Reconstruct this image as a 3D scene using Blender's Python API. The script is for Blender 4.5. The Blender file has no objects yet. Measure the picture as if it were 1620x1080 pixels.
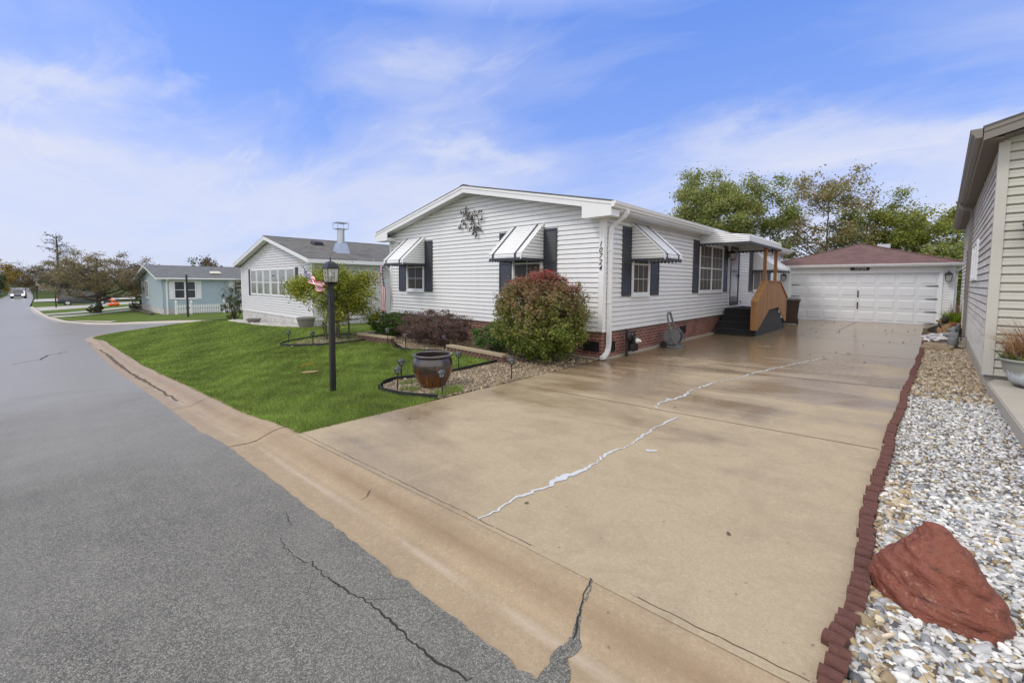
import bpy, bmesh, math, random
import numpy as np
from mathutils import Vector, Matrix
R_=math.radians
random.seed(7); rng=np.random.default_rng(11)
sc=bpy.context.scene
COL=sc.collection
# ------------------------------------------------------------------ camera
cam_d=bpy.data.cameras.new("camera"); cam=bpy.data.objects.new("camera",cam_d); COL.objects.link(cam)
DX=np.array([0.73275654,0.04856631,-0.6787556]); DY=np.array([0.6804596,-0.04272902,0.73153876]); DZ=np.array([0.00652558,-0.99790558,-0.06435738])
RW=np.stack([DX,DY,DZ])
cX=RW@[1,0,0]; cY=RW@[0,-1,0]; cZ=RW@[0,0,-1]
cam.matrix_world=Matrix(((cX[0],cY[0],cZ[0],0),(cX[1],cY[1],cZ[1],0),(cX[2],cY[2],cZ[2],1.62),(0,0,0,1)))
cam_d.sensor_width=36; cam_d.lens=36*684.82/1620; cam_d.shift_y=-49/1620; cam_d.clip_end=6000; cam_d.clip_start=.05
sc.camera=cam
# ------------------------------------------------------------------ exposure
sc.view_settings.view_transform='Standard'; sc.view_settings.look='None'
sc.view_settings.gamma=1; sc.view_settings.use_curve_mapping=False
sc.view_settings.exposure=0.0
# ------------------------------------------------------------------ sun and sky
SUN_EL=48; SUN_AZ=215   # azimuth of the sun, degrees clockwise from +Y
sd=bpy.data.lights.new("sun","SUN"); sun=bpy.data.objects.new("sun",sd); COL.objects.link(sun)
sd.energy=1.5; sd.angle=R_(16); sd.color=(1,.94,.85)
sv=Vector((math.sin(R_(SUN_AZ))*math.cos(R_(SUN_EL)),math.cos(R_(SUN_AZ))*math.cos(R_(SUN_EL)),math.sin(R_(SUN_EL))))
sun.rotation_euler=sv.to_track_quat('Z','Y').to_euler()

class NT:
    """tiny node-graph writer"""
    def __init__(s,tree): s.t=tree; s.n=tree.nodes; s.l=tree.links
    def node(s,typ,**kw):
        n=s.n.new(typ)
        for k,v in kw.items(): setattr(n,k,v)
        return n
    def set(s,sock,v):
        if hasattr(v,'is_output') : s.l.new(v,sock)
        elif v is not None:
            if isinstance(v,(tuple,list)) and len(v)==3 and sock.type=='RGBA': v=(*v,1)
            sock.default_value=v
    def math(s,op,a,b=None,clamp=False):
        n=s.node('ShaderNodeMath',operation=op,use_clamp=clamp); s.set(n.inputs[0],a)
        if b is not None: s.set(n.inputs[1],b)
        return n.outputs[0]
    def vmath(s,op,a,b=None):
        n=s.node('ShaderNodeVectorMath',operation=op); s.set(n.inputs[0],a)
        if b is not None: s.set(n.inputs[1],b)
        return n.outputs[0]
    def noise(s,vec,scale,detail=3,rough=.5,dist=0,out=0):
        n=s.node('ShaderNodeTexNoise'); s.set(n.inputs['Vector'],vec); n.inputs['Scale'].default_value=scale
        n.inputs['Detail'].default_value=detail; n.inputs['Roughness'].default_value=rough; n.inputs['Distortion'].default_value=dist
        return n.outputs[out]
    def voro(s,vec,scale,feature='F1',out='Distance'):
        n=s.node('ShaderNodeTexVoronoi',feature=feature); s.set(n.inputs['Vector'],vec); n.inputs['Scale'].default_value=scale
        return n.outputs[out]
    def ramp(s,fac,stops):
        n=s.node('ShaderNodeValToRGB'); s.set(n.inputs[0],fac); e=n.color_ramp.elements
        while len(e)<len(stops): e.new(.5)
        for i,(p,c) in enumerate(stops):
            e[i].position=p; e[i].color=(c,c,c,1) if isinstance(c,(int,float)) else (*c,1)
        return n.outputs[0]
    def mix(s,fac,a,b,mode='MIX'):
        n=s.node('ShaderNodeMix',data_type='RGBA',blend_type=mode); s.set(n.inputs[0],fac); s.set(n.inputs[6],a); s.set(n.inputs[7],b)
        return n.outputs[2]
    def mapping(s,vec,scale=(1,1,1),loc=(0,0,0),rot=(0,0,0)):
        n=s.node('ShaderNodeMapping'); s.set(n.inputs[0],vec); n.inputs['Scale'].default_value=scale; n.inputs['Location'].default_value=loc; n.inputs['Rotation'].default_value=rot
        return n.outputs[0]
    def combine(s,x,y,z):
        n=s.node('ShaderNodeCombineXYZ'); s.set(n.inputs[0],x); s.set(n.inputs[1],y); s.set(n.inputs[2],z); return n.outputs[0]
    def sep(s,v):
        n=s.node('ShaderNodeSeparateXYZ'); s.set(n.inputs[0],v); return n.outputs
    def bump(s,hgt,strength=.3,dist=.01,normal=None):
        n=s.node('ShaderNodeBump'); s.set(n.inputs['Height'],hgt); n.inputs['Strength'].default_value=strength; n.inputs['Distance'].default_value=dist
        if normal is not None: s.set(n.inputs['Normal'],normal)
        return n.outputs[0]

CLOUDS=[(-15,16,11,2.2,.19),(-3,13.5,9,1.6,.14),(-20,12,9,2.0,.07),(-90,17,6,1.6,.17),(-80,18,3.5,2.0,.15),(-86,11.5,10,1.5,.12),(-48,16.5,7,1.3,.12),(-52,26,5,1.8,.08),(-78,8.5,22,2.5,.06),(4,14,6,2.2,.08)]
w=bpy.data.worlds.new("World"); sc.world=w; w.use_nodes=True
W=NT(w.node_tree); W.n.clear()
tc=W.node('ShaderNodeTexCoord').outputs['Generated']
sky=W.node('ShaderNodeTexSky',sky_type='NISHITA'); sky.sun_disc=False; sky.sun_elevation=R_(SUN_EL); sky.sun_rotation=R_(SUN_AZ)
sky.air_density=1.0; sky.dust_density=1.0; sky.ozone_density=2.0
dxyz=W.sep(tc)
zz=W.math('MAXIMUM',dxyz[2],0.0)
den=W.math('ADD',zz,.16)
pl=W.combine(W.math('DIVIDE',dxyz[0],den),W.math('DIVIDE',dxyz[1],den),0.0)
warp=W.noise(pl,.55,3,.5,0,1)
pl2=W.vmath('ADD',pl,W.vmath('SCALE',W.vmath('SUBTRACT',warp,(.5,.5,.5)))); pl2.node.inputs[3].default_value=1.0 if False else 1.0
n1=W.noise(W.mapping(pl2,(.50,1.15,1),(5.3,1.2,0),(0,0,R_(38))),1.05,6,.56,.6)
n2=W.noise(W.mapping(pl,(.7,1.1,1),(9.1,4.2,3),(0,0,R_(-20))),.45,3,.5)
cl=W.math('ADD',W.math('MULTIPLY',n1,.68),W.math('MULTIPLY',n2,.42))
hz=W.math('POWER',W.math('SUBTRACT',1.0,zz,True),3.2)
cl=W.math('ADD',cl,W.math('MULTIPLY',hz,.30))
up=W.ramp(zz,[(.52,0.0),(.80,.30)])  # extra cloud added high up, mostly out of view, for its light
cl=W.math('ADD',cl,up)
aw=W.math('MULTIPLY',W.math('ARCTAN2',dxyz[0],dxyz[1]),57.3); ew=W.math('MULTIPLY',W.math('ARCSINE',dxyz[2]),57.3)
wn=W.sep(W.vmath('SUBTRACT',W.noise(W.mapping(tc,(1,1,2.2)),5.5,5,.6,0,1),(.5,.5,.5)))
aw=W.math('ADD',aw,W.math('MULTIPLY',wn[0],22.)); ew=W.math('ADD',ew,W.math('MULTIPLY',wn[1],11.))
for az_,el_,wa_,we_,am_ in CLOUDS:   # banks of cloud, placed by compass bearing and height
    q=W.math('ADD',W.math('POWER',W.math('ABSOLUTE',W.math('DIVIDE',W.math('SUBTRACT',aw,az_),wa_)),2.),W.math('POWER',W.math('ABSOLUTE',W.math('DIVIDE',W.math('SUBTRACT',ew,el_),we_)),2.))
    cl=W.math('ADD',cl,W.math('MULTIPLY',W.math('EXPONENT',W.math('MULTIPLY',q,-1.)),am_))
wsp=W.noise(W.mapping(pl2,(.55,2.0,1),(2.3,7.2,0),(0,0,R_(24))),2.1,7,.62,1.1)
cl=W.math('ADD',cl,W.math('MULTIPLY',W.ramp(wsp,[(.56,0.),(.70,1.)]),W.math('MULTIPLY',W.ramp(n2,[(.40,0.),(.62,1.)]),.10)))
mask=W.ramp(cl,[(.56,0.0),(.68,.30),(.80,.70),(.95,.95)])
skyc=W.mix(1.0,sky.outputs[0],(1.10,1.22,1.95),'MULTIPLY')
base=W.ramp(zz,[(0.0,(6.0,6.9,9.3)),(.12,(5.6,6.7,9.7)),(.30,(2.9,4.7,10.1)),(.55,(1.6,3.6,10.2)),(1.0,(1.4,2.9,7.2))])
hue=W.mix(.65,skyc,base)
col=W.mix(mask,hue,(7.3,7.7,9.3))
# unseen bright overcast, added overhead and behind the photographer to light the scene
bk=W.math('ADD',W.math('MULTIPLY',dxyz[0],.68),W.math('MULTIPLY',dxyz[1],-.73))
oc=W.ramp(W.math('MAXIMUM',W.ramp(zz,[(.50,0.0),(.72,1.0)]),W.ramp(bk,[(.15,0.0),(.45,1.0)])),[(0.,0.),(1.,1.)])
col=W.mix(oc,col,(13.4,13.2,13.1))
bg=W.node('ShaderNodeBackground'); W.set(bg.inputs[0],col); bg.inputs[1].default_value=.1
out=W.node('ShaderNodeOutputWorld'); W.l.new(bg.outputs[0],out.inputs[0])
# ColorRamp clamps nothing above 1 in values, it stores floats as given
# ------------------------------------------------------------------ materials
MATS={}
def newmat(name):
    m=bpy.data.materials.new(name); m.use_nodes=True; t=NT(m.node_tree); t.n.clear()
    p=t.node('ShaderNodeBsdfPrincipled'); o=t.node('ShaderNodeOutputMaterial'); t.l.new(p.outputs[0],o.inputs[0])
    MATS[name]=m; return m,t,p
def pin(t,p,**kw):
    for k,v in kw.items(): t.set(p.inputs[k.replace('_',' ')],v)
def objc(t): return t.node('ShaderNodeTexCoord').outputs['Object']
def geo(t): return t.node('ShaderNodeNewGeometry').outputs['Position']
def uvc(t): return t.node('ShaderNodeTexCoord').outputs['UV']
def simple(name,col,rough=.5,var=.08,scale=6,bump=0.,bscale=60,metal=0,spec=.5,streak=0):
    m,t,p=newmat(name); g=geo(t)
    n=t.noise(g,scale,5,.6)
    c=t.mix(n,tuple(x*(1-var) for x in col),tuple(min(1,x*(1+var)) for x in col))
    if streak:
        s=t.noise(t.mapping(g,(9,9,.6)),1.5,4,.6)
        c=t.mix(t.math('MULTIPLY',t.ramp(s,[(.45,0.),(.75,1.)]),streak),c,tuple(x*.55 for x in col))
    pin(t,p,Base_Color=c,Roughness=t.math('ADD',rough-.06,t.math('MULTIPLY',n,.12)),Metallic=metal,Specular_IOR_Level=spec)
    if bump: pin(t,p,Normal=t.bump(t.noise(g,bscale,4,.6),bump,.01))
    return m
def siding_mat(name,col,dirt=.10,dirtcol=(.40,.40,.34),rough=.42):
    m,t,p=newmat(name); g=geo(t)
    n=t.noise(g,1.1,5,.65); s=t.noise(t.mapping(g,(3,3,.35)),1.6,5,.7)
    c=t.mix(n,tuple(x*.95 for x in col),col)
    c=t.mix(t.math('MULTIPLY',t.ramp(s,[(.48,0.),(.78,1.)]),dirt),c,dirtcol)
    pin(t,p,Base_Color=c,Roughness=rough,Specular_IOR_Level=.35)
    gr=t.math('ADD',t.noise(t.mapping(g,(1.5,1.5,60)),4,3,.6),t.math('MULTIPLY',t.noise(g,2.4,2,.5),9.))
    pin(t,p,Normal=t.bump(gr,.06,.003)); return m
simple('white_trim',(.80,.81,.83),.4,.03,2,streak=.10)
simple('white_alu',(.80,.81,.83),.33,.03,3,streak=.06)
simple('soffit',(.66,.66,.66),.5,.04,3)
simple('charcoal',(.040,.045,.058),.45,.15,9,.2,90)
simple('black_metal',(.018,.018,.020),.36,.25,12,.25,120)
simple('black_plastic',(.02,.02,.021),.5,.3,20)
simple('grey_plastic',(.16,.165,.175),.5,.10,12)
simple('galv',(.50,.53,.56),.30,.12,8,metal=.7)
simple('pipe_grey',(.22,.23,.24),.5,.15,15)
simple('dark_inside',(.05,.045,.04),.8)
simple('curtain',(.42,.43,.42),.9,.12,3)
simple('rubber',(.02,.02,.02),.8)
simple('bark',(.085,.065,.05),.9,.35,8,.6,25)
simple('bark_dark',(.085,.072,.06),.9,.35,8,.6,25)
simple('soil',(.10,.075,.05),.95,.4,12,.6,30)
simple('conc_old',(.37,.345,.30),.6,.18,2.5,.35,90,streak=.0)
simple('conc_tan',(.42,.385,.33),.7,.12,5,.2,60)
simple('stone_cap',(.36,.29,.20),.75,.2,10,.4,60)
simple('block_brown',(.17,.10,.08),.85,.3,9,.5,50)
simple('red_edge',(.105,.042,.033),.85,.55,40,.8,70)
simple('tan_trim',(.50,.485,.44),.5,.05,3)
simple('brown_gutter',(.20,.18,.16),.45,.12,5)
simple('taupe_soffit',(.17,.145,.125),.7,.10,5)
simple('brown_shutter',(.05,.022,.022),.5,.1,8)
simple('wood_grey',(.16,.13,.09),.85,.3,5,.5,30)
simple('terracotta',(.30,.10,.05),.8,.15)
simple('white_pvc',(.78,.79,.80),.4,.02)
simple('orange_plastic',(.9,.14,.015),.45,.08)
simple('teal_plastic',(.05,.30,.28),.5)
simple('plastic_bag',(.50,.50,.53),.25,.35,14,.8,20)
simple('brown_bin',(.05,.028,.022),.5,.2,6)
simple('bin_lid',(.22,.21,.21),.5,.1,6)
simple('cream',(.62,.60,.50),.6,.1)
simple('steel_rim',(.55,.56,.58),.3,.1,metal=.8)
simple('tail_red',(.35,.01,.01),.2,.05)
simple('plate_white',(.7,.7,.7),.5)
simple('far_conc',(.38,.37,.35),.7,.08,1.5)
simple('bronze',(.045,.038,.028),.6,.4,30)
simple('wire_tan',(.35,.28,.17),.6)
simple('dog_fur_dark',(.03,.025,.022),.8,.3,30)
simple('dog_fur_tan',(.30,.18,.09),.8,.3,30)
simple('dry_soil',(.30,.20,.11),.9,.3,20)
simple('hose_dark',(.055,.055,.045),.5,.3,20)
simple('grout_white',(.50,.53,.57),.6,.08,20)
siding_mat('siding_white',(.80,.81,.83),.16)
siding_mat('siding_neigh',(.68,.68,.70),.15)
siding_mat('siding_blue',(.41,.51,.56),.12,(.2,.3,.3))
siding_mat('siding_tan',(.50,.49,.435),.12)
# weathered far side wall of the tan home: pale chalky streaks and greenish algae
m,t,p=newmat('siding_tan_side'); g=geo(t)
n=t.noise(t.mapping(g,(1,.8,2.6)),1.3,5,.65,.5); n2=t.noise(t.mapping(g,(4,1.2,9)),1.5,3,.5,.2)
c=t.mix(t.ramp(n,[(.38,0.),(.62,1.)]),(.47,.46,.40),(.64,.63,.59)); c=t.mix(t.math('MULTIPLY',t.ramp(n2,[(.5,0.),(.62,1.)]),.5),c,(.60,.61,.63))
pin(t,p,Base_Color=c,Roughness=.5)
# gas: glass
def glass(name,col=(.035,.04,.045),rough=.06):
    m,t,p=newmat(name); g=geo(t)
    pin(t,p,Base_Color=t.mix(t.noise(g,2.2,3),tuple(x*.5 for x in col),tuple(x*1.7 for x in col)),Roughness=rough,Specular_IOR_Level=.35 if rough>.2 else .8)
    return m
glass('glass_dark'); glass('glass_screen',(.055,.048,.040),.35); glass('glass_curtain',(.22,.235,.235),.12)
glass('glass_door',(.30,.33,.37),.05)
m,t,p=newmat('lantern_glass'); pin(t,p,Base_Color=(.85,.88,.86,1),Roughness=.2,Transmission_Weight=.3,IOR=1.3,Alpha=.42)
# shingles
def shingle(name,a,b,c3):
    m,t,p=newmat(name); u=uvc(t)
    br=t.node('ShaderNodeTexBrick'); t.set(br.inputs['Vector'],u); br.inputs['Scale'].default_value=1
    br.inputs['Brick Width'].default_value=.30; br.inputs['Row Height'].default_value=.14; br.inputs['Mortar Size'].default_value=.006
    br.inputs['Mortar Smooth'].default_value=.3; br.offset=.37; br.inputs['Bias'].default_value=0
    t.set(br.inputs['Color1'],a); t.set(br.inputs['Color2'],b); t.set(br.inputs['Mortar'],tuple(x*.3 for x in a))
    big=t.noise(u,.9,4,.6); gr=t.noise(u,60,3,.6)
    c=t.mix(t.ramp(big,[(.35,0.),(.7,.6)]),br.outputs[0],c3); c=t.mix(t.math('MULTIPLY',gr,.5),c,tuple(x*.5 for x in a))
    pin(t,p,Base_Color=c,Roughness=.85,Normal=t.bump(t.math('ADD',br.outputs[1],t.math('MULTIPLY',gr,-.4)),-.5,.012))
shingle('shingle_grey',(.085,.082,.08),(.19,.185,.18),(.15,.145,.14))
shingle('shingle_bluegrey',(.10,.105,.115),(.19,.195,.205),(.14,.145,.155))
shingle('shingle_red',(.10,.05,.05),(.20,.105,.10),(.15,.085,.08))
# red brick
m,t,p=newmat('brick'); u=uvc(t)
br=t.node('ShaderNodeTexBrick'); t.set(br.inputs['Vector'],u); br.inputs['Scale'].default_value=1
br.inputs['Brick Width'].default_value=.20; br.inputs['Row Height'].default_value=.073; br.inputs['Mortar Size'].default_value=.007; br.inputs['Mortar Smooth'].default_value=.2
t.set(br.inputs['Color1'],(.25,.085,.062)); t.set(br.inputs['Color2'],(.16,.055,.045)); t.set(br.inputs['Mortar'],(.46,.36,.31))
n=t.noise(u,2.3,4,.6); c=t.mix(t.ramp(n,[(.45,0.),(.75,.6)]),br.outputs[0],(.10,.035,.035))
pin(t,p,Base_Color=c,Roughness=.7,Normal=t.bump(br.outputs[1],-.6,.01))
# white split-stone skirting
m,t,p=newmat('white_stone'); u=uvc(t)
uw=t.vmath('ADD',u,t.vmath('SCALE',t.noise(u,2.5,3,.5,0,1))); uw.node.inputs[3].default_value=.06
br=t.node('ShaderNodeTexBrick'); t.set(br.inputs['Vector'],uw); br.inputs['Scale'].default_value=1
br.inputs['Brick Width'].default_value=.42; br.inputs['Row Height'].default_value=.11; br.inputs['Mortar Size'].default_value=.012; br.inputs['Mortar Smooth'].default_value=.5
t.set(br.inputs['Color1'],(.62,.61,.60)); t.set(br.inputs['Color2'],(.50,.50,.50)); t.set(br.inputs['Mortar'],(.22,.21,.20))
pin(t,p,Base_Color=br.outputs[0],Roughness=.7,Normal=t.bump(t.math('ADD',br.outputs[1],t.math('MULTIPLY',t.noise(u,14,4),-.8)),-.8,.03))
# wood boards
m,t,p=newmat('cedar'); g=geo(t)
n=t.noise(t.mapping(g,(7.1,7.1,.5)),1.5,4,.6); n2=t.noise(t.mapping(g,(30,30,1.2)),2,4,.6)
c=t.mix(t.ramp(n,[(.3,0.),(.7,1.)]),(.29,.135,.048),(.50,.27,.11)); c=t.mix(t.math('MULTIPLY',n2,.5),c,(.24,.115,.045))
pin(t,p,Base_Color=c,Roughness=.6,Normal=t.bump(n2,.3,.005))
# asphalt
m,t,p=newmat('asphalt'); g=geo(t)
v1=t.voro(g,270,out='Color'); sx=t.sep(v1)
v2=t.voro(g,105,out='Color'); s2=t.sep(v2)
big=t.noise(g,.35,5,.6,.3); mid=t.noise(g,3.5,4,.5)
c=t.ramp(sx[0],[(0.,(.040,.040,.037)),(.40,(.092,.090,.082)),(.75,(.145,.142,.129)),(1.,(.38,.37,.34))])
c=t.mix(t.math('MULTIPLY',t.ramp(s2[1],[(.80,0.),(.86,1.)]),.5),c,(.27,.25,.215))
c=t.mix(t.ramp(mid,[(.45,0.),(.75,.22)]),c,(.05,.05,.05)); wp=t.noise(t.mapping(g,(.05,1.1,1)),1.3,4,.6,.3); c=t.mix(t.ramp(wp,[(.40,.0),(.62,.30)]),c,(.21,.205,.19))
gx=t.sep(g)
wet=t.math('ADD',t.math('MULTIPLY',gx[0],-.22),t.math('MULTIPLY',t.math('SUBTRACT',big,.5),3.0))   # farther down the street the asphalt is still wet, its sky sheen painted in as paler colour
wet=t.ramp(t.math('MULTIPLY',t.math('SUBTRACT',wet,.8),.5),[(0.,0.),(1.,1.)])
c=t.mix(t.math('MULTIPLY',wet,.6),c,(.27,.25,.215))
rg=t.mix(wet,(.65,.65,.65),(.34,.34,.34))
pin(t,p,Base_Color=c,Roughness=rg,Specular_IOR_Level=t.math('ADD',.35,t.math('MULTIPLY',wet,.15)))
bs=t.bump(sx[0],.5,.006); pin(t,p,Normal=bs)
nb=bs.node; t.set(nb.inputs['Strength'],t.math('SUBTRACT',.55,t.math('MULTIPLY',wet,.42)))
# concrete for driveway and kerb
def conc(name,dry,wetc,speck=1.,wetness=1.,band=False):
    m,t,p=newmat(name); g=geo(t); gs=t.sep(g)
    big=t.noise(g,.55,5,.62,.6); stre=t.noise(t.mapping(g,(.30,1.6,1),(0,0,0),(0,0,R_(8))),.9,4,.6,.5); fine=t.noise(g,38,4,.7); med=t.noise(g,5,5,.65)
    # rain still sits in the hollows towards the house and the garage
    wet=t.math('ADD',t.math('MULTIPLY',t.math('SUBTRACT',big,.5),3.4),t.math('MULTIPLY',t.math('SUBTRACT',stre,.5),2.8))
    wet=t.math('ADD',wet,t.math('MULTIPLY',t.math('SUBTRACT',gs[1],3.2),.17))
    wet=t.math('ADD',wet,t.math('MULTIPLY',t.math('ADD',gs[0],2.2),-.14))
    wet=t.math('MULTIPLY',t.ramp(wet,[(0.,0.),(1.,1.)]),wetness)
    c=t.mix(med,tuple(x*.88 for x in dry),tuple(x*1.07 for x in dry))
    c=t.mix(t.math('MULTIPLY',fine,.45),c,tuple(x*.66 for x in dry))
    grain=t.sep(t.voro(g,150,out='Color'))[0]; c=t.mix(t.math('MULTIPLY',grain,.42),c,tuple(x*.55 for x in dry)); c=t.mix(t.ramp(t.noise(g,2.2,6,.7,.8),[(.46,0.),(.66,.45)]),c,tuple(x*.60 for x in dry))
    c=t.mix(t.math('MULTIPLY',wet,.85),c,wetc)
    # exposed pale aggregate, dark pits
    vd=t.voro(t.vmath('ADD',g,t.vmath('SCALE',t.noise(g,30,2,.5,0,1))),55); vd.node.inputs['Randomness'].default_value=1
    vc=t.sep(t.voro(g,55,out='Color'))
    sp=t.math('MULTIPLY',t.ramp(vc[0],[(.84,0.),(.86,1.)]),t.ramp(vd,[(.10,1.),(.35,0.)]))
    c=t.mix(t.math('MULTIPLY',sp,min(1.,.5*speck)),c,(.70,.67,.60))
    vb=t.sep(t.voro(g,31,out='Color')); vbd=t.voro(t.vmath('ADD',g,t.vmath('SCALE',t.noise(g,60,2,.5,0,1))),31); [l.from_node for l in vbd.node.inputs['Vector'].links][0].inputs['Scale' if False else 3].default_value=.03; sb=t.math('MULTIPLY',t.ramp(vb[2],[(.82,0.),(.84,1.)]),t.ramp(vbd,[(.10,1.),(.24,0.)])); c=t.mix(t.math('MULTIPLY',sb,min(1.,.42*speck)),c,(.72,.70,.64))
    vc2=t.sep(t.voro(g,17,out='Color')); vd2=t.voro(g,17)
    dk=t.math('MULTIPLY',t.ramp(vc2[1],[(.86,0.),(.88,1.)]),t.ramp(vd2,[(.06,1.),(.16,0.)]))
    c=t.mix(t.math('MULTIPLY',dk,.7),c,(.09,.07,.05))
    ro=t.mix(wet,(.66,.66,.66),(.19,.19,.19))
    if band:
        bn=t.noise(t.mapping(g,(.35,5,5)),1.6,5,.65,.4); yb=t.ramp(gs[1],[(0.,0.),(1.,0.)]); yy=t.math('SUBTRACT',1.0,t.math('ABSOLUTE',t.math('DIVIDE',t.math('SUBTRACT',gs[1],1.60),.10)),True)
        c=t.mix(t.math('MULTIPLY',t.math('MULTIPLY',yy,t.ramp(bn,[(.35,.35),(.65,1.)])),.62),c,(.17,.105,.055)); pn=t.math('SUBTRACT',1.0,t.math('ABSOLUTE',t.math('DIVIDE',t.math('SUBTRACT',gs[1],1.42),.045)),True)
        c=t.mix(t.math('MULTIPLY',t.math('MULTIPLY',pn,t.ramp(bn,[(.45,0.),(.60,1.)])),.40),c,(.50,.44,.38))
    pin(t,p,Base_Color=c,Roughness=ro,Specular_IOR_Level=t.math('ADD',.35,t.math('MULTIPLY',wet,.25)))
    b=t.bump(t.math('ADD',fine,t.math('MULTIPLY',sp,.6)),.3,.004); t.set(b.node.inputs['Strength'],t.math('SUBTRACT',.35,t.math('MULTIPLY',wet,.30)))
    pin(t,p,Normal=b)
conc('driveway_conc',(.445,.360,.245),(.215,.150,.085),1.7)
conc('kerb_conc',(.40,.305,.198),(.22,.145,.08),2.2,.35,True)
# grass sheet
def grass_mat(name,a,b):
    m,t,p=newmat(name); g=geo(t)
    n=t.noise(g,.8,5,.65); f=t.noise(g,45,4,.7)
    c=t.mix(t.ramp(n,[(.3,0.),(.7,1.)]),a,b); c=t.mix(t.math('MULTIPLY',f,.6),c,tuple(x*.45 for x in a))
    pin(t,p,Base_Color=c,Roughness=.9,Specular_IOR_Level=.08,Normal=t.bump(f,.8,.03)); return m
grass_mat('lawn_mat',(.095,.145,.028),(.14,.19,.045)); grass_mat('field_mat',(.05,.085,.02),(.085,.11,.03))
# materials that read a per-point colour attribute
def attrmat(name,rough=.6,trans=0.,spec=.4,bump=0):
    m,t,p=newmat(name); a=t.node('ShaderNodeAttribute'); a.attribute_name='col'
    pin(t,p,Base_Color=a.outputs[0],Roughness=rough,Specular_IOR_Level=spec)
    if bump: pin(t,p,Normal=t.bump(t.noise(geo(t),90,3),bump,.004))
    if trans:
        tr=t.node('ShaderNodeBsdfTranslucent'); t.l.new(a.outputs[0],tr.inputs[0]); mx=t.node('ShaderNodeMixShader'); mx.inputs[0].default_value=trans
        t.l.new(p.outputs[0],mx.inputs[1]); t.l.new(tr.outputs[0],mx.inputs[2]); o=[n for n in t.n if n.type=='OUTPUT_MATERIAL'][0]; t.l.new(mx.outputs[0],o.inputs[0])
    return m
attrmat('leaf',.55,.42); attrmat('blade',.6,.35); attrmat('pebble',.38,0,.5,.3)
# red painted boulder
m,t,p=newmat('boulder_red'); g=geo(t)
n=t.noise(g,5,5,.65,.4); n2=t.noise(t.mapping(g,(1,1,3)),11,5,.7); v=t.noise(g,22,4,.75,.8)
c=t.mix(n,(.12,.032,.018),(.24,.066,.036)); c=t.mix(t.ramp(v,[(.60,0.),(.68,.6)]),c,(.42,.27,.20)); c=t.mix(t.ramp(n2,[(.32,.8),(.44,0.)]),c,(.05,.016,.010))
pin(t,p,Base_Color=c,Roughness=.5,Normal=t.bump(t.math('ADD',n2,t.math('MULTIPLY',n,.6)),.75,.03))
m,t,p=newmat('rock_tan'); g=geo(t)
c=t.mix(t.noise(g,7,5,.65),(.17,.115,.065),(.36,.29,.20)); pin(t,p,Base_Color=c,Roughness=.75,Normal=t.bump(t.noise(g,18,5,.7),.7,.03))
# glazed pot: dark glaze with rust drips
m,t,p=newmat('glaze_pot'); o=objc(t); os=t.sep(o)
ang=t.math('ARCTAN2',os[1],os[0]); sv_=t.combine(t.math('MULTIPLY',ang,4.0),0.,t.math('MULTIPLY',os[2],.9)); dr=t.noise(sv_,1.6,4,.6,.3)
edge=t.math('ADD',dr,t.math('MULTIPLY',t.math('SUBTRACT',.30,os[2]),1.1))
c=t.mix(t.ramp(edge,[(.56,0.),(.64,1.)]),(.045,.034,.032),(.115,.036,.014)); c=t.mix(t.ramp(t.math('ADD',t.noise(sv_,2.3,3,.5),t.math('MULTIPLY',t.math('SUBTRACT',.22,os[2]),.9)),[(.66,0.),(.72,1.)]),c,(.26,.10,.018))
c=t.mix(t.ramp(t.noise(t.combine(t.math('MULTIPLY',ang,11.),0.,os[2]),1.5,3,.6),[(.5,0.),(.8,.6)]),c,(.03,.02,.018))
pin(t,p,Base_Color=c,Roughness=.22,Specular_IOR_Level=.7,Coat_Weight=.5,Coat_Roughness=.12)
# planter on the tan porch: grey-green with pale glaze band
m,t,p=newmat('glaze_pale'); o=objc(t); os=t.sep(o); ang=t.math('ARCTAN2',os[1],os[0])
dr=t.noise(t.combine(t.math('MULTIPLY',ang,5.),0.,os[2]),1.6,3,.6)
e=t.math('ADD',os[2],t.math('MULTIPLY',dr,.14))
c=t.ramp(t.math('MULTIPLY',e,2.),[(.20,(.04,.035,.035)),(.28,(.36,.38,.38)),(.44,(.55,.60,.64)),(.56,(.26,.27,.24))])
pin(t,p,Base_Color=c,Roughness=.3)
# flag cloth
m,t,p=newmat('flag_cloth'); u=t.sep(uvc(t))   # u along the fly 0..1, v across the hoist 0..1
st=t.math('GREATER_THAN',t.math('FRACT',t.math('MULTIPLY',u[1],6.5)),.5)
c=t.mix(st,(.42,.02,.03),(.72,.70,.70)); cant=t.math('MULTIPLY',t.math('LESS_THAN',u[0],.42),t.math('GREATER_THAN',u[1],.46))
vs=t.math('LESS_THAN',t.voro(uvc(t),16),.26); vs.node.inputs[0].links[0].from_node.inputs['Randomness'].default_value=.1
c=t.mix(cant,c,t.mix(vs,(.015,.025,.10),(.6,.6,.65))); pin(t,p,Base_Color=c,Roughness=.8)
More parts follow.
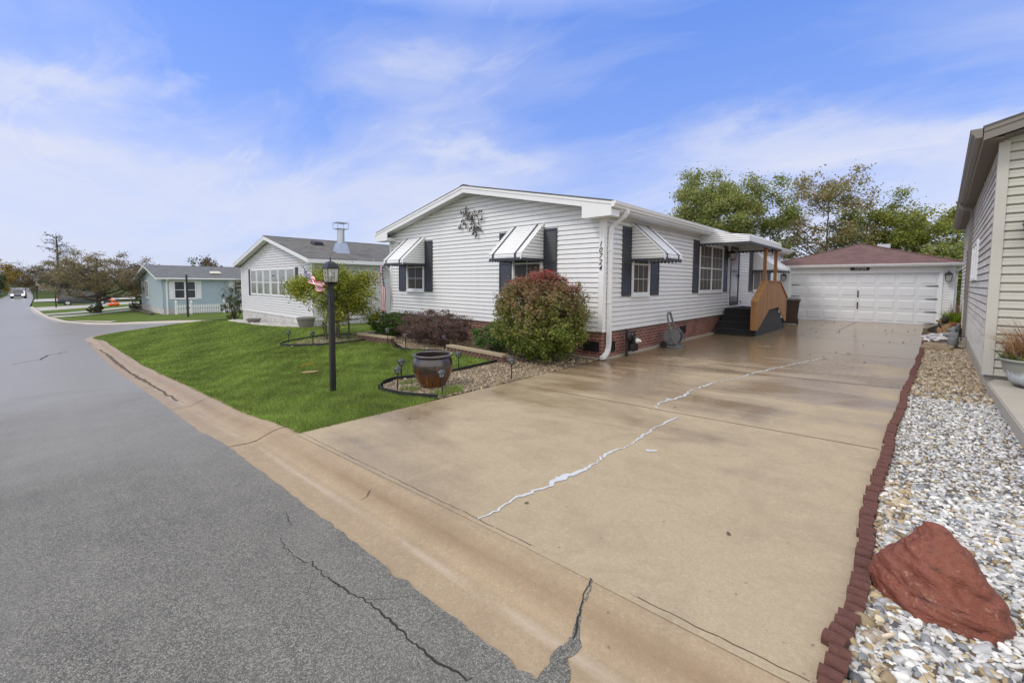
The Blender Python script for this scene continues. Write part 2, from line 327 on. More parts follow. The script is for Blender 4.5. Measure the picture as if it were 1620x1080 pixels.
# step carpet
m,t,p=newmat('black_carpet'); g=geo(t)
pin(t,p,Base_Color=t.mix(t.noise(g,70,4,.7),(.008,.008,.010),(.05,.05,.056)),Roughness=.95,Normal=t.bump(t.noise(g,120,3,.7),.9,.01))
m,t,p=newmat('grey_carpet'); g=geo(t)
pin(t,p,Base_Color=t.mix(t.noise(g,60,4,.7),(.035,.037,.042),(.085,.09,.10)),Roughness=.95,Normal=t.bump(t.noise(g,120,3,.7),.7,.01))
def carpaint(name,col):
    m,t,p=newmat(name); pin(t,p,Base_Color=(*col,1),Roughness=.25,Metallic=.4,Coat_Weight=1.)
carpaint('paint_dark',(.035,.045,.06)); carpaint('paint_grey',(.10,.115,.13))
m,t,p=newmat('headlamp_lit'); pin(t,p,Base_Color=(.9,.9,.85,1),Emission_Color=(1,.95,.85,1),Emission_Strength=6.)
m,t,p=newmat('garage_white'); g=geo(t)
pin(t,p,Base_Color=t.mix(t.noise(g,1.2,4),(.66,.68,.73),(.72,.74,.78)),Roughness=.4,Normal=t.bump(t.noise(t.mapping(g,(50,50,4)),3,2),.08,.003))
# ------------------------------------------------------------------ terrain
KX=[-400,-130,-90,-65,-45,-38,-25,-16,-9.8,-4.7,0,10,30]; KZ=[-1.9,-1.85,-1.7,-1.55,-1.45,-1.4,-1.15,-.8,-.37,-.06,.17,.5,.9]
FX=[-400,-110,-70,-45,-38,-28,-20,-13,30]; FZ=[-1.9,-1.8,-1.45,-1.21,-.95,-.6,-.35,0,0]
SY=[-20,1.75,5,8.3,12,18,60]; SV=[.045,.045,.033,.036,.025,0,0]
def G(x,y):
    x=np.asarray(x,float); y=np.asarray(y,float)
    k=np.interp(x,KX,KZ); f=np.interp(x,FX,FZ); t=np.clip((y-1.75)/4.75,0,1); t=t*t*(3-2*t)
    left=k*(1-t)+f*t; s=np.interp(y,SY,SV)*np.minimum(x+4.8,6)
    a=np.clip((-4.8-x)/1.5,0,1)
    return np.where(x>-4.8,s,left*a)
PY=[-50,1.20,1.38,1.46,1.56,1.66,1.75,1e4]; PZ=[-.065,-.068,-.088,-.075,-.035,-.006,0,0]
def S(x,y): return G(x,y)+np.where(np.asarray(x,float)>-27.5,np.interp(y,PY,PZ),0)   # with the rolled kerb profile
# ------------------------------------------------------------------ mesh helpers
def tag(o,label=None,cat=None,group=None,kind=None):
    if label: o['label']=label
    if cat: o['category']=cat
    if group: o['group']=group
    if kind: o['kind']=kind
    return o
def thing(name,label,cat,loc=(0,0,0),rz=0,group=None):
    o=bpy.data.objects.new(name,None); COL.objects.link(o); o.location=loc; o.rotation_euler=(0,0,rz); o.empty_display_size=.1
    return tag(o,label,cat,group)
class MB:
    def __init__(s,w=None): s.v=[]; s.f=[]; s.m=[]; s.mats=[]; s.cur=0; s.uv=None
    def mat(s,name):
        if name not in s.mats: s.mats.append(name)
        s.cur=s.mats.index(name); return s
    def face(s,pts):
        i=len(s.v); s.v+= [tuple(map(float,p)) for p in pts]; s.f.append(tuple(range(i,i+len(pts)))); s.m.append(s.cur)
    def mesh(s,vs,fs):
        i=len(s.v); s.v+=[tuple(map(float,p)) for p in vs]
        for f in fs: s.f.append(tuple(i+k for k in f)); s.m.append(s.cur)
    def hexa(s,P):  # P: 8 points, bottom 4 ccw then top 4
        s.mesh(P,[(3,2,1,0),(4,5,6,7),(0,1,5,4),(1,2,6,5),(2,3,7,6),(3,0,4,7)])
    def box(s,x0,x1,y0,y1,z0,z1): s.hexa([(x0,y0,z0),(x1,y0,z0),(x1,y1,z0),(x0,y1,z0),(x0,y0,z1),(x1,y0,z1),(x1,y1,z1),(x0,y1,z1)])
    def bbox(s,x0,x1,y0,y1,z0,z1,b=.01):  # chamfered box
        bm=bmesh.new(); bmesh.ops.create_cube(bm,size=1)
        for v in bm.verts: v.co=((x0+x1)/2+v.co.x*(x1-x0),(y0+y1)/2+v.co.y*(y1-y0),(z0+z1)/2+v.co.z*(z1-z0))
        bmesh.ops.bevel(bm,geom=bm.edges[:],offset=b,segments=2,affect='EDGES',profile=.6)
        bm.verts.index_update(); s.mesh([v.co[:] for v in bm.verts],[[v.index for v in f.verts] for f in bm.faces]); bm.free()
    def prism(s,poly,n0,n1):  # poly of 3d points, extruded from offset n0 to n1 (vectors)
        a=[Vector(p)+Vector(n0) for p in poly]; b=[Vector(p)+Vector(n1) for p in poly]; k=len(poly)
        s.mesh([*a,*b],[tuple(reversed(range(k))),tuple(range(k,2*k))]+[(i,(i+1)%k,k+(i+1)%k,k+i) for i in range(k)])
    def tube(s,path,r,n=8,cap=True):
        path=[Vector(p) for p in path]; rs=r if hasattr(r,'__len__') else [r]*len(path); vs=[]; up=None
        for i,p in enumerate(path):
            d=(path[min(i+1,len(path)-1)]-path[max(i-1,0)]); d=d.normalized() if d.length>1e-9 else Vector((0,0,1))
            if up is None: up=d.orthogonal().normalized()
            up=(up-d*up.dot(d)); up=up.normalized() if up.length>1e-6 else d.orthogonal().normalized()
            q=d.cross(up)
            for k in range(n):
                a=2*math.pi*k/n; vs.append(p+(up*math.cos(a)+q*math.sin(a))*rs[i])
        fs=[(i*n+k,i*n+(k+1)%n,(i+1)*n+(k+1)%n,(i+1)*n+k) for i in range(len(path)-1) for k in range(n)]
        if cap: fs+= [tuple(reversed(range(n))),tuple(range((len(path)-1)*n,len(path)*n))]
        s.mesh(vs,fs)
    def lathe(s,prof,c=(0,0,0),n=24,axis='z'):
        vs=[];c=Vector(c)
        for r,z in prof:
            for k in range(n):
                a=2*math.pi*k/n; x,y=r*math.cos(a),r*math.sin(a)
                vs.append(c+Vector({'z':(x,y,z),'y':(x,z,y),'x':(z,x,y)}[axis]))
        fs=[(i*n+k,i*n+(k+1)%n,(i+1)*n+(k+1)%n,(i+1)*n+k) for i in range(len(prof)-1) for k in range(n)]
        if prof[0][0]>0: fs.append(tuple(reversed(range(n))))
        if prof[-1][0]>0: fs.append(tuple(range((len(prof)-1)*n,len(prof)*n)))
        s.mesh(vs,fs)
    def build(s,name,mat=None,parent=None,world=False,smooth=False,uv=None,label=None):
        if mat and not s.mats: s.mats=[mat]
        me=bpy.data.meshes.new(name); V=np.array(s.v)
        if world and parent is not None: V=V-np.array(parent.location)
        me.from_pydata(V.tolist(),[],s.f); me.validate()
        for mm in s.mats: me.materials.append(MATS[mm])
        if len(me.polygons)==len(s.m): me.polygons.foreach_set('material_index',s.m)
        ul=me.uv_layers.new(name='UVMap')
        if uv is not None:
            for lp in me.loops: ul.data[lp.index].uv=uv[lp.vertex_index]
        elif len(me.polygons)<20000:
            for pg in me.polygons:
                n=pg.normal; tt=Vector((-n.y,n.x,0)); 
                if tt.length<.05: tt=Vector((1,0,0))
                tt.normalize(); b=n.cross(tt)
                for li in pg.loop_indices:
                    q=me.vertices[me.loops[li].vertex_index].co; ul.data[li].uv=(q.dot(tt),q.dot(b))
        if smooth:
            me.polygons.foreach_set('use_smooth',[True]*len(me.polygons))
            try: me.set_sharp_from_angle(angle=R_(40))
            except Exception: pass
        me.update()
        o=bpy.data.objects.new(name,me); COL.objects.link(o)
        if parent is not None: o.parent=parent
        if label: o['label']=label
        return o
def clip(poly,v0,v1):   # keep v0<=v<=v1 of a 2-d polygon [(u,v)]
    def half(P,s,c):
        o=[]
        for i in range(len(P)):
            a,b=P[i],P[(i+1)%len(P)]; da=s*(a[1]-c); db=s*(b[1]-c)
            if da>=0: o.append(a)
            if (da>0 and db<0) or (da<0 and db>0):
                t=da/(da-db); o.append((a[0]+t*(b[0]-a[0]),a[1]+t*(b[1]-a[1])))
        return o
    P=half(poly,1,v0)
    return half(P,-1,v1) if len(P)>2 else P
def bands(mb,o,U,V,N,poly,course,prof,v0=None):
    """polygon in the plane (o,U,V) built from lapped courses; prof=[(fraction of course, depth)]"""
    o,U,V,N=map(Vector,(o,U,V,N)); lo=min(p[1] for p in poly) if v0 is None else v0; hi=max(p[1] for p in poly); k=0
    while lo+k*course<hi-1e-6:
        b=lo+k*course
        for (f0,d0),(f1,d1) in zip(prof[:-1],prof[1:]):
            a0,a1=b+f0*course,b+f1*course
            if a1-a0<1e-7:
                P=clip(poly,a0-1e-5,a0+1e-5)
                if len(P)>2:
                    ul=min(p[0] for p in P); ur=max(p[0] for p in P)
                    mb.face([o+U*ul+V*a0+N*d0,o+U*ur+V*a0+N*d0,o+U*ur+V*a0+N*d1,o+U*ul+V*a0+N*d1][::-1])
                continue
            P=clip(poly,a0,a1)
            if len(P)<3: continue
            mb.face([o+U*u+V*v+N*(d0+(d1-d0)*(v-a0)/(a1-a0)) for u,v in P])
        k+=1
SID=[(0,-.022),(0,.018),(.10,.018),(.50,.010),(.51,.013),(.80,.006),(.80,-.022),(1,-.022)]
SLAT=[(0,-.02),(0,.014),(.70,.004),(.70,-.02),(1,-.02)]
class Fr:
    """wall frame: P(u,z,d) = point at u along the wall, height z, d out of it"""
    def __init__(s,o,U): s.o=Vector(o); s.U=Vector(U).normalized(); s.N=s.U.cross(Vector((0,0,1)))
    def P(s,u,z,d=0): return s.o+s.U*u+Vector((0,0,1))*z+s.N*d
    def box(s,mb,u0,u1,z0,z1,d0,d1): mb.hexa([s.P(u0,z0,d1),s.P(u1,z0,d1),s.P(u1,z0,d0),s.P(u0,z0,d0),s.P(u0,z1,d1),s.P(u1,z1,d1),s.P(u1,z1,d0),s.P(u0,z1,d0)])
    def siding(s,name,poly,mat,parent,course=.105,label=None,world=True):
        mb=MB(); bands(mb,s.o,s.U,(0,0,1),s.N,poly,course,SID); return mb.build(name,mat,parent,world,label=label)
    def plane(s,mb,poly,d=0): mb.face([s.P(u,z,d) for u,z in poly])
# ------------------------------------------------------------------ draped sheets and ribbons
def drape(poly,dz,res,H=S,inner=None):
    """flat polygon cut on a grid and laid on the terrain -> (verts,faces)"""
    bm=bmesh.new(); vs=[bm.verts.new((x,y,0)) for x,y in poly]; bm.faces.new(vs); bmesh.ops.triangulate(bm,faces=bm.faces[:])
    xs=[p[0] for p in poly]; ys=[p[1] for p in poly]
    def cut(lo,hi,ax,res):
        vals=res(lo,hi) if callable(res) else np.arange(math.floor(lo/res)*res,hi,res)
        for c in vals:
            if c<=lo or c>=hi: continue
            co=[0,0,0]; no=[0,0,0]; co[ax]=c; no[ax]=1
            bmesh.ops.bisect_plane(bm,geom=bm.verts[:]+bm.edges[:]+bm.faces[:],plane_co=co,plane_no=no,dist=1e-6)
    cut(min(xs),max(xs),0,res[0]); cut(min(ys),max(ys),1,res[1])
    bm.verts.index_update(); V=np.array([v.co[:] for v in bm.verts]); V[:,2]=H(V[:,0],V[:,1])+dz
    F=[[v.index for v in f.verts] for f in bm.faces]; bm.free()
    # faces upward
    F=[f if np.cross(V[f[1]]-V[f[0]],V[f[2]]-V[f[0]])[2]>=0 else f[::-1] for f in F]
    return V,F
def sheet(name,poly,dz,res,mat,kind='structure',H=S):
    mb=MB(); mb.mat(mat); V,F=drape(poly,dz,res,H); mb.mesh(V,F); o=mb.build(name,smooth=False)
    if kind: o['kind']=kind
    return o
def ribbon(mb,pts,ws,dz=.003,H=S,sub=.12,jit=0.0,seed=0):
    rr=random.Random(seed); P=[];Wd=[]
    for i in range(len(pts)-1):
        a,b=np.array(pts[i][:2],float),np.array(pts[i+1][:2],float); n=max(1,int(np.linalg.norm(b-a)/sub))
        for k in range(n):
            t=k/n; P.append(a+(b-a)*t); Wd.append(ws[i]+(ws[i+1]-ws[i])*t)
    P.append(np.array(pts[-1][:2],float)); Wd.append(ws[-1]); P=np.array(P); off=np.array([[rr.gauss(0,jit),rr.gauss(0,jit)] for _ in P]); off[0]=0; P=P+off
    T=np.gradient(P,axis=0); T/=np.linalg.norm(T,axis=1)[:,None]+1e-9; Nn=np.stack([-T[:,1],T[:,0]],1)
    sm=lambda: np.convolve(np.array([rr.uniform(-1,1) if jit else 0 for _ in range(len(Wd)+4)]),[.2]*5,'valid')*.9
    w1=(np.array(Wd)*(1+sm()))[:,None]/2; w2=(np.array(Wd)*(1+sm()))[:,None]/2
    A=P+Nn*w1; B=P-Nn*w2; n=len(P)
    V=[(x,y,float(H(x,y))+dz) for x,y in A]+[(x,y,float(H(x,y))+dz) for x,y in B]
    mb.mesh(V,[(n+i,n+i+1,i+1,i) for i in range(n-1)])
# base ground: grid with fine steps near, reaching the horizon
def gridvals(a,b): return np.concatenate([[-1500,-900,-600,-400,-300,-200],np.arange(-150,-60,10),np.arange(-60,-30,3.),np.arange(-30,12,.5),np.arange(12,40,4),[60,100,200,500,1500]])
gx=gridvals(0,0); gy=np.concatenate([[-1500,-700,-300,-150,-80,-40,-20],np.arange(-12,12,.475),np.arange(12,40,3),[50,80,130,220,400,800,1500]])
mb=MB(); XX,YY=np.meshgrid(gx,gy); ZZ=G(XX,YY)-.045
ZZ=np.where((YY<12)&(YY>-14)&(XX>-300),ZZ-.14,ZZ)
nx,ny=len(gx),len(gy)
mb.mat('field_mat'); mb.mesh(np.stack([XX.ravel(),YY.ravel(),ZZ.ravel()],1),[(j*nx+i,j*nx+i+1,(j+1)*nx+i+1,(j+1)*nx+i) for j in range(ny-1) for i in range(nx-1)])
mb.build('ground')['kind']='structure'
simple('crack_dark',(.022,.021,.020),.9); simple('joint_dark',(.085,.06,.038),.9); simple('patch_grey',(.11,.105,.095),.85,.35,30,.6,60)
# street: one sheet with its cracks
_rj=random.Random(3); HS=lambda x,y:G(x,y)-.065
mb=MB(); mb.mat('asphalt')
sx_=list(np.arange(30,3,-1.))+list(np.arange(3,-9,-.06))+list(np.arange(-9,-26.6,-.4))+[-26.5]
rows=[-6.4,-4.,-2.,-1.,0.,.6,1.]; vs=[]
for x in sx_:
    e=1.212+(_rj.gauss(0,.006) if -9<x<3 else 0)
    for y in rows+[e]: vs.append((x,y,float(HS(x,y))))
nr=len(rows)+1; mb.mesh(vs,[(i*nr+k,i*nr+k+1,(i+1)*nr+k+1,(i+1)*nr+k) for i in range(len(sx_)-1) for k in range(nr-1)])
SPX=[(-26.5,1.212),(-27.6,1.33),(-29.0,1.2),(-30.6,1.5),(-32.2,2.4),(-31.9,3.9),(-30.4,5.2),(-29.4,6.2),(-30.4,5.75),(-38.5,3.9),(-42.6,2.1),(-46.5,.75),(-53,-.1),(-60,-.5),(-79,-1.4),(-120,-1.6),(-275,-4),(-275,-10),(-150,-5.8),(-120,-5.6),(-90,-5.9),(-60,-6.2),(-26.5,-6.4)]
V,F=drape(SPX,0,(lambda a,b:np.concatenate([np.arange(-270,-60,15),np.arange(-60,-26,1.)]),lambda a,b:np.concatenate([np.arange(-12,0,2.),np.arange(0,7,.5)])),H=HS)
mb.mesh(V,F); mb.mat('crack_dark')
ck=[(-2.83,.93),(-2.71,.92),(-2.55,.91),(-2.41,.95),(-2.27,.95),(-2.09,.97),(-1.86,1.0),(-1.66,1.01),(-1.54,1.01),(-1.35,1.01),(-1.18,1.05)]
ribbon(mb,ck,[.003,.007,.006,.009,.007,.010,.008,.012,.008,.011,.007],.003,sub=.02,jit=.006,seed=2)
ribbon(mb,[(-3.16,1.08),(-3.01,1.05),(-2.91,1.04)],[.002,.005,.002],.003,sub=.02,jit=.004,seed=3)
ribbon(mb,[(-2.3,.95),(-2.2,.85),(-2.12,.83)],[.004,.003,.002],.003,sub=.02,jit=.005,seed=4)
ribbon(mb,[(-1.9,1.0),(-1.8,1.1)],[.004,.002],.003,sub=.02,jit=.005,seed=9)
ribbon(mb,[(-20.5,-.8),(-21.5,-.2),(-23.2,.0),(-24,.5)],[.05,.08,.06,.05],.004,sub=.3,jit=.05,seed=5)
ribbon(mb,[(-33,-6.4),(-33.4,-1),(-33.2,1.0)],[.05,.05,.05],.004,sub=.3,jit=.03,seed=6)
mb.mat('asphalt')
mb.build('street')['kind']='structure'
# kerb: swept rolled profile with joints
def sweep_kerb(path,prof,H):
    P=np.array(path,float); T=np.gradient(P,axis=0); T/=np.linalg.norm(T,axis=1)[:,None]; Nn=np.stack([T[:,1],-T[:,0]],1)
    vs=[];n=len(prof)
    for p,nn in zip(P,Nn):
        z=float(H(*p))
        for d,dz in prof: q=p+nn*d; vs.append((q[0],q[1],z+dz))
    return vs,[(i*n+k,(i+1)*n+k,(i+1)*n+k+1,i*n+k+1) for i in range(len(P)-1) for k in range(n-1)]
prof=[(.64,-.16),(.60,-.080),(.50,-.080),(.37,-.088),(.29,-.080),(.20,-.045),(.12,-.014),(.05,-.001),(0,.002),(-.03,.0),(-.03,-.12)]
xs=list(np.arange(30,-27,-.5)); path=[(x,1.77+.01*math.sin(x*1.3)) for x in xs]+[(-27.5,1.72),(-28.6,1.5),(-29.6,1.45),(-30.6,1.65),(-31.6,2.1),(-32.1,2.7),(-31.9,3.4),(-31.2,4.2),(-30.2,5.2),(-29.3,6.1)]
# moving towards -x, the road lies on the left-hand side: normal (T.y,-T.x) for T=(-1,0) is (0,1); flip
vs,fs=sweep_kerb(path,[(-d,z) for d,z in prof],G)
mb=MB(); mb.mat('kerb_conc'); mb.mesh(vs,fs); mb.mat('joint_dark')
def kH(x,y): return G(x,1.77)+np.interp(1.77-np.asarray(y,float),[d for d,z in prof[1:10]][::-1],[z for d,z in prof[1:10]][::-1])
for xx in [-5.13,-8.3,-11.3,-14.3,-17.3,-20.3,-23.3]:
    ribbon(mb,[(xx,1.2),(xx+.01,1.77)],[.012,.012],.002,kH,.04,.002,int(-xx*10))
ribbon(mb,[(-4.9,1.79),(-3,1.795),(-.2,1.795)],[.006,.008,.006],.004,G,.05,.003,71)
ribbon(mb,[(-9,1.43),(-16,1.43),(-24,1.42)],[.03,.09,.07],.003,kH,.2,.012,12)
# broken corner filled with asphalt
mb.mat('asphalt')
ribbon(mb,[(-.90,1.20),(-.95,1.29),(-1.0,1.38),(-.985,1.46),(-1.01,1.50),(-1.045,1.60),(-1.06,1.70),(-1.10,1.77)],[.19,.10,.060,.055,.035,.018,.012,.008],.004,kH,.018,.0035,8)
mb.mat('crack_dark')
ribbon(mb,[(-1.0,1.48),(-1.03,1.56),(-1.06,1.64),(-1.09,1.76)],[.010,.010,.006,.005],.007,kH,.02,.003,9)
ribbon(mb,[(-2.93,1.60),(-2.89,1.55),(-2.91,1.50)],[.006,.005,.003],.004,kH,.02,.003,10)
mb.mat('grout_white'); 
o=mb.build('kerb'); o['kind']='structure'
# kerb round the lawn of the blue house
far=[(-29.4,6.45),(-38.5,4.05),(-42.6,2.25),(-46.5,.95),(-53,.15),(-60,-.3),(-79,-1.2)]
fp=[]
for a,b in zip(far[:-1],far[1:]):
    n=max(2,int(math.dist(a,b)/1.2)); fp+=[(a[0]+(b[0]-a[0])*k/n,a[1]+(b[1]-a[1])*k/n) for k in range(n)]
vs,fs=sweep_kerb(fp,[(-d*.7,z*.8+.0) for d,z in prof],G)
mb=MB(); mb.mat('conc_tan'); mb.mesh(vs,fs); mb.build('kerb')['kind']='structure'
# main driveway with joints, sealed crack
DW=[(-.15,1.74),(-.13,4.6),(-.05,7.0),(0.06,10.),(.16,13.),(.33,18.9),(.42,20.5),(.95,24.6),(-5.0,24.6),(-5.0,8.0),(-4.74,7.95),(-4.74,5.2),(-4.72,1.74),(-3,1.75),(-1.5,1.76)]
mb=MB(); mb.mat('driveway_conc'); V,F=drape(DW,.004,(.3,.3),G); mb.mesh(V,F)
mb.mat('joint_dark')
for y0,x1 in ((5.02,-.17),(8.12,-.03),(11.9,.08),(15.6,.18),(19.2,.3)): ribbon(mb,[(-4.73,y0),(x1,y0-.02)],[.013,.016],.007,G,.15,.002,int(y0*10))
ribbon(mb,[(-1.9,19.2),(-1.75,24.3)],[.02,.02],.0065,G,.3,.004,3)
mb.mat('grout_white')
ribbon(mb,[(-1.94,1.79),(-1.93,1.95),(-1.97,2.15),(-1.94,2.28),(-1.90,2.45),(-1.93,2.62),(-1.86,2.85),(-1.88,3.1),(-1.93,3.35),(-1.87,3.6),(-1.90,3.95),(-1.93,4.3),(-1.92,4.65),(-1.90,4.85)],[.010,.020,.016,.034,.018,.070,.034,.010,.036,.008,.022,.012,.026,.016],.008,G,.03,.009,21)
ribbon(mb,[(-2.27,5.0),(-2.33,5.35),(-2.24,5.8),(-2.28,6.3),(-2.22,6.7),(-2.2,7.0),(-2.02,7.5),(-1.95,8.1),(-1.7,9.2),(-1.35,10.7),(-1.04,12.2)],[.012,.022,.040,.018,.042,.024,.018,.026,.024,.02,.012],.008,G,.05,.012,22)
ribbon(mb,[(-1.70,3.62),(-1.62,3.66)],[.05,.03],.008,G,.02,.004,23)
ribbon(mb,[(-2.35,5.55),(-2.26,5.58)],[.05,.03],.008,G,.02,.004,24)
mb.build('driveway')['kind']='structure'
# slab edge the brick skirting stands on
# lawns
L1=[(-4.72,1.75)]+[(x,1.75+.02*math.sin(x*2.1)) for x in np.arange(-5.2,-27,-.7)]+[(-27.6,1.7),(-28.7,1.5),(-29.7,1.45),(-30.7,1.65),(-31.6,2.1),(-32.1,2.7),(-31.9,3.4),(-31.2,4.2),(-30.2,5.2),(-29.3,6.1),(-29.3,9.),(-30.5,14),(-30.5,30),(-12.9,30),(-12.9,6.3),(-10.1,6.2),(-8.9,5.75),(-8.0,6.2),(-6.2,6.4),(-6.05,5.4),(-6.25,4.5),(-6.6,4.1),(-6.5,3.7),(-6.1,3.5),(-5.4,3.45),(-4.78,3.62)]
LAWN=L1
sheet('lawn',L1,.0,(.5,.5),'lawn_mat',H=G)
Lb=[(-29.4,6.45),(-38.5,4.07),(-42.6,2.27),(-46.5,.97),(-50.8,.45),(-52.2,1.4),(-53.5,2.5),(-57,5.5),(-60,9),(-60,24),(-33,24)]
sheet('lawn',Lb,.02,(2,1),'lawn_mat',H=G)
sheet('lawn',[(-53.2,.13),(-55.3,0.),(-60,5.4),(-64,9),(-61.5,9),(-57.5,5.4)],.02,(2,1),'lawn_mat',H=G)
sheet('lawn',[(-57.4,-.12),(-63.9,-.45),(-75,8),(-69,8),(-64.5,6)],.02,(2,1),'lawn_mat',H=G)
sheet('lawn',[(-72.8,-.88),(-80,-1.2),(-92,-1.35),(-92,3),(-82,6)],.02,(3,1),'lawn_mat',H=G)
sheet('driveway',[(-50.8,.42),(-53.25,.10),(-57.4,5.2),(-61,9),(-58,9),(-55.5,5.8)],.03,(2,1),'far_conc',H=G)
sheet('driveway',[(-55.2,-.02),(-57.5,-.15),(-64.5,6),(-68,9.4),(-65.5,9.4),(-60,5)],.03,(2,1),'far_conc',H=G)
sheet('driveway',[(-63.8,-.48),(-73,-.92),(-82,6),(-84,9),(-76,9)],.03,(2,1),'far_conc',H=G)
sheet('driveway',[(-95,-1.3),(-110,-1.3),(-125,12),(-100,12)],.03,(4,2),'far_conc',H=G)
sheet('path',[(-46.2,1.05),(-44.6,1.6),(-41.0,2.95),(-41.6,3.4),(-44.9,2.0)],.04,(1,1),'conc_tan',H=G)
# beds under the gravel
BED1=[(-4.76,3.68),(-5.35,3.50),(-6.05,3.55),(-6.42,3.78),(-6.52,4.08),(-6.3,4.45),(-6.12,4.85),(-6.10,5.4),(-6.1,6.0),(-6.15,6.5),(-8.0,6.35),(-8.9,5.85),(-10.0,6.25),(-12.8,6.4),(-12.8,7.93),(-4.8,7.93),(-4.76,7.9)]
sheet('gravel_bed',BED1,.012,(.4,.4),'soil',H=G)
BED2=[(-13.35,4.75),(-13.2,4.55),(-12.6,4.6),(-11.35,5.15),(-11.0,5.75),(-11.15,6.1),(-12.3,6.35),(-13.0,5.6)]
sheet('gravel_bed',BED2,.012,(.4,.4),'soil',H=G)
BEDW=[(-.12,1.3),(-.10,4.6),(-.02,7.0),(.06,8.7),(.74,8.7),(.74,1.3)]
BEDT=[(.06,8.7),(.1,10),(.2,13),(.37,18.9),(.5,20.4),(1.1,20.4),(1.45,18),(.95,8.95),(.74,8.7)]
sheet('gravel_bed',BEDW,.006,(.3,.5),'soil',H=G); sheet('gravel_bed',BEDT,.006,(.4,.6),'soil',H=G)
BED3=[(-27.3,6.7),(-28.3,7.0),(-28.4,7.55),(-18.3,7.55),(-18.3,6.95),(-22,6.6)]
sheet('gravel_bed',BED3,.015,(.5,.4),'conc_tan',H=G)
simple('stone_white',(.55,.54,.50),.8,.3,40,.7,60)
# walkway of the tan home
mb=MB(); mb.mat('conc_old')
wk=[(.77,.9),(.77,8.5),(.86,8.86),(3.5,8.86),(3.5,.9)]
k=len(wk); top=[(x,y,.335) for x,y in wk]; bot=[(x,y,.0) for x,y in wk]
bm=bmesh.new(); vb=[bm.verts.new(p) for p in bot]; vt=[bm.verts.new(p) for p in top]; bm.faces.new(vt[::-1]); [bm.faces.new((vb[i],vb[(i+1)%k],vt[(i+1)%k],vt[i])) for i in range(k)]
bmesh.ops.recalc_face_normals(bm,faces=bm.faces[:]); bmesh.ops.bevel(bm,geom=[e for e in bm.edges if min(v.co.z for v in e.verts)>.3],offset=.012,segments=2,affect='EDGES')
bm.verts.index_update(); mb.mesh([v.co[:] for v in bm.verts],[[v.index for v in f.verts] for f in bm.faces]); bm.free()
mb.build('walkway')['kind']='structure'
# ------------------------------------------------------------------ scattering helpers (numpy)
def ico(sub):
    bm=bmesh.new(); bmesh.ops.create_icosphere(bm,subdivisions=sub,radius=1); bm.verts.index_update()
    V=np.array([v.co[:] for v in bm.verts]); F=np.array([[v.index for v in f.verts] for f in bm.faces]); bm.free(); return V,F
def npmesh(name,V,F,colr,mat,parent=None,smooth=True,loc=None):
    """V (n,3), F (m,k) all the same size, colr (n,3) per point"""
    me=bpy.data.meshes.new(name); n,m,k=len(V),len(F),F.shape[1]
    if parent is not None: V=V-np.array(parent.location)
    me.vertices.add(n); me.vertices.foreach_set('co',V.astype(np.float32).ravel())
    me.loops.add(m*k); me.loops.foreach_set('vertex_index',F.astype(np.int32).ravel())
    me.polygons.add(m); me.polygons.foreach_set('loop_start',np.arange(0,m*k,k,dtype=np.int32)); me.polygons.foreach_set('loop_total',np.full(m,k,dtype=np.int32))
    me.polygons.foreach_set('use_smooth',np.full(m,smooth))
    ca=me.attributes.new('col','FLOAT_COLOR','POINT'); c4=np.ones((n,4),np.float32); c4[:,:3]=colr; ca.data.foreach_set('color',c4.ravel())
    me.materials.append(MATS[mat]); me.update(calc_edges=True)
    o=bpy.data.objects.new(name,me); COL.objects.link(o)
    if parent is not None: o.parent=parent
    return o
def inpoly(P,poly):
    x,y=P[:,0],P[:,1]; r=np.zeros(len(P),bool); k=len(poly)
    for i in range(k):
        x0,y0=poly[i]; x1,y1=poly[(i+1)%k]
        c=((y0>y)!=(y1>y))&(x<(x1-x0)*(y-y0)/((y1-y0) if abs(y1-y0)>1e-9 else 1e-9)+x0); r^=c
    return r
def rotmats(n,flat=.35):
    a=rng.uniform(0,2*np.pi,n); ca,sa=np.cos(a),np.sin(a); Z=np.zeros(n); O=np.ones(n)
    Rz=np.stack([np.stack([ca,-sa,Z],1),np.stack([sa,ca,Z],1),np.stack([Z,Z,O],1)],1)
    b=rng.normal(0,flat,n); cb,sb=np.cos(b),np.sin(b); Rx=np.stack([np.stack([O,Z,Z],1),np.stack([Z,cb,-sb],1),np.stack([Z,sb,cb],1)],1)
    c=rng.normal(0,flat,n); cc,sc_=np.cos(c),np.sin(c); Ry=np.stack([np.stack([cc,Z,sc_],1),np.stack([Z,O,Z],1),np.stack([-sc_,Z,cc],1)],1)
    return Rz@Rx@Ry
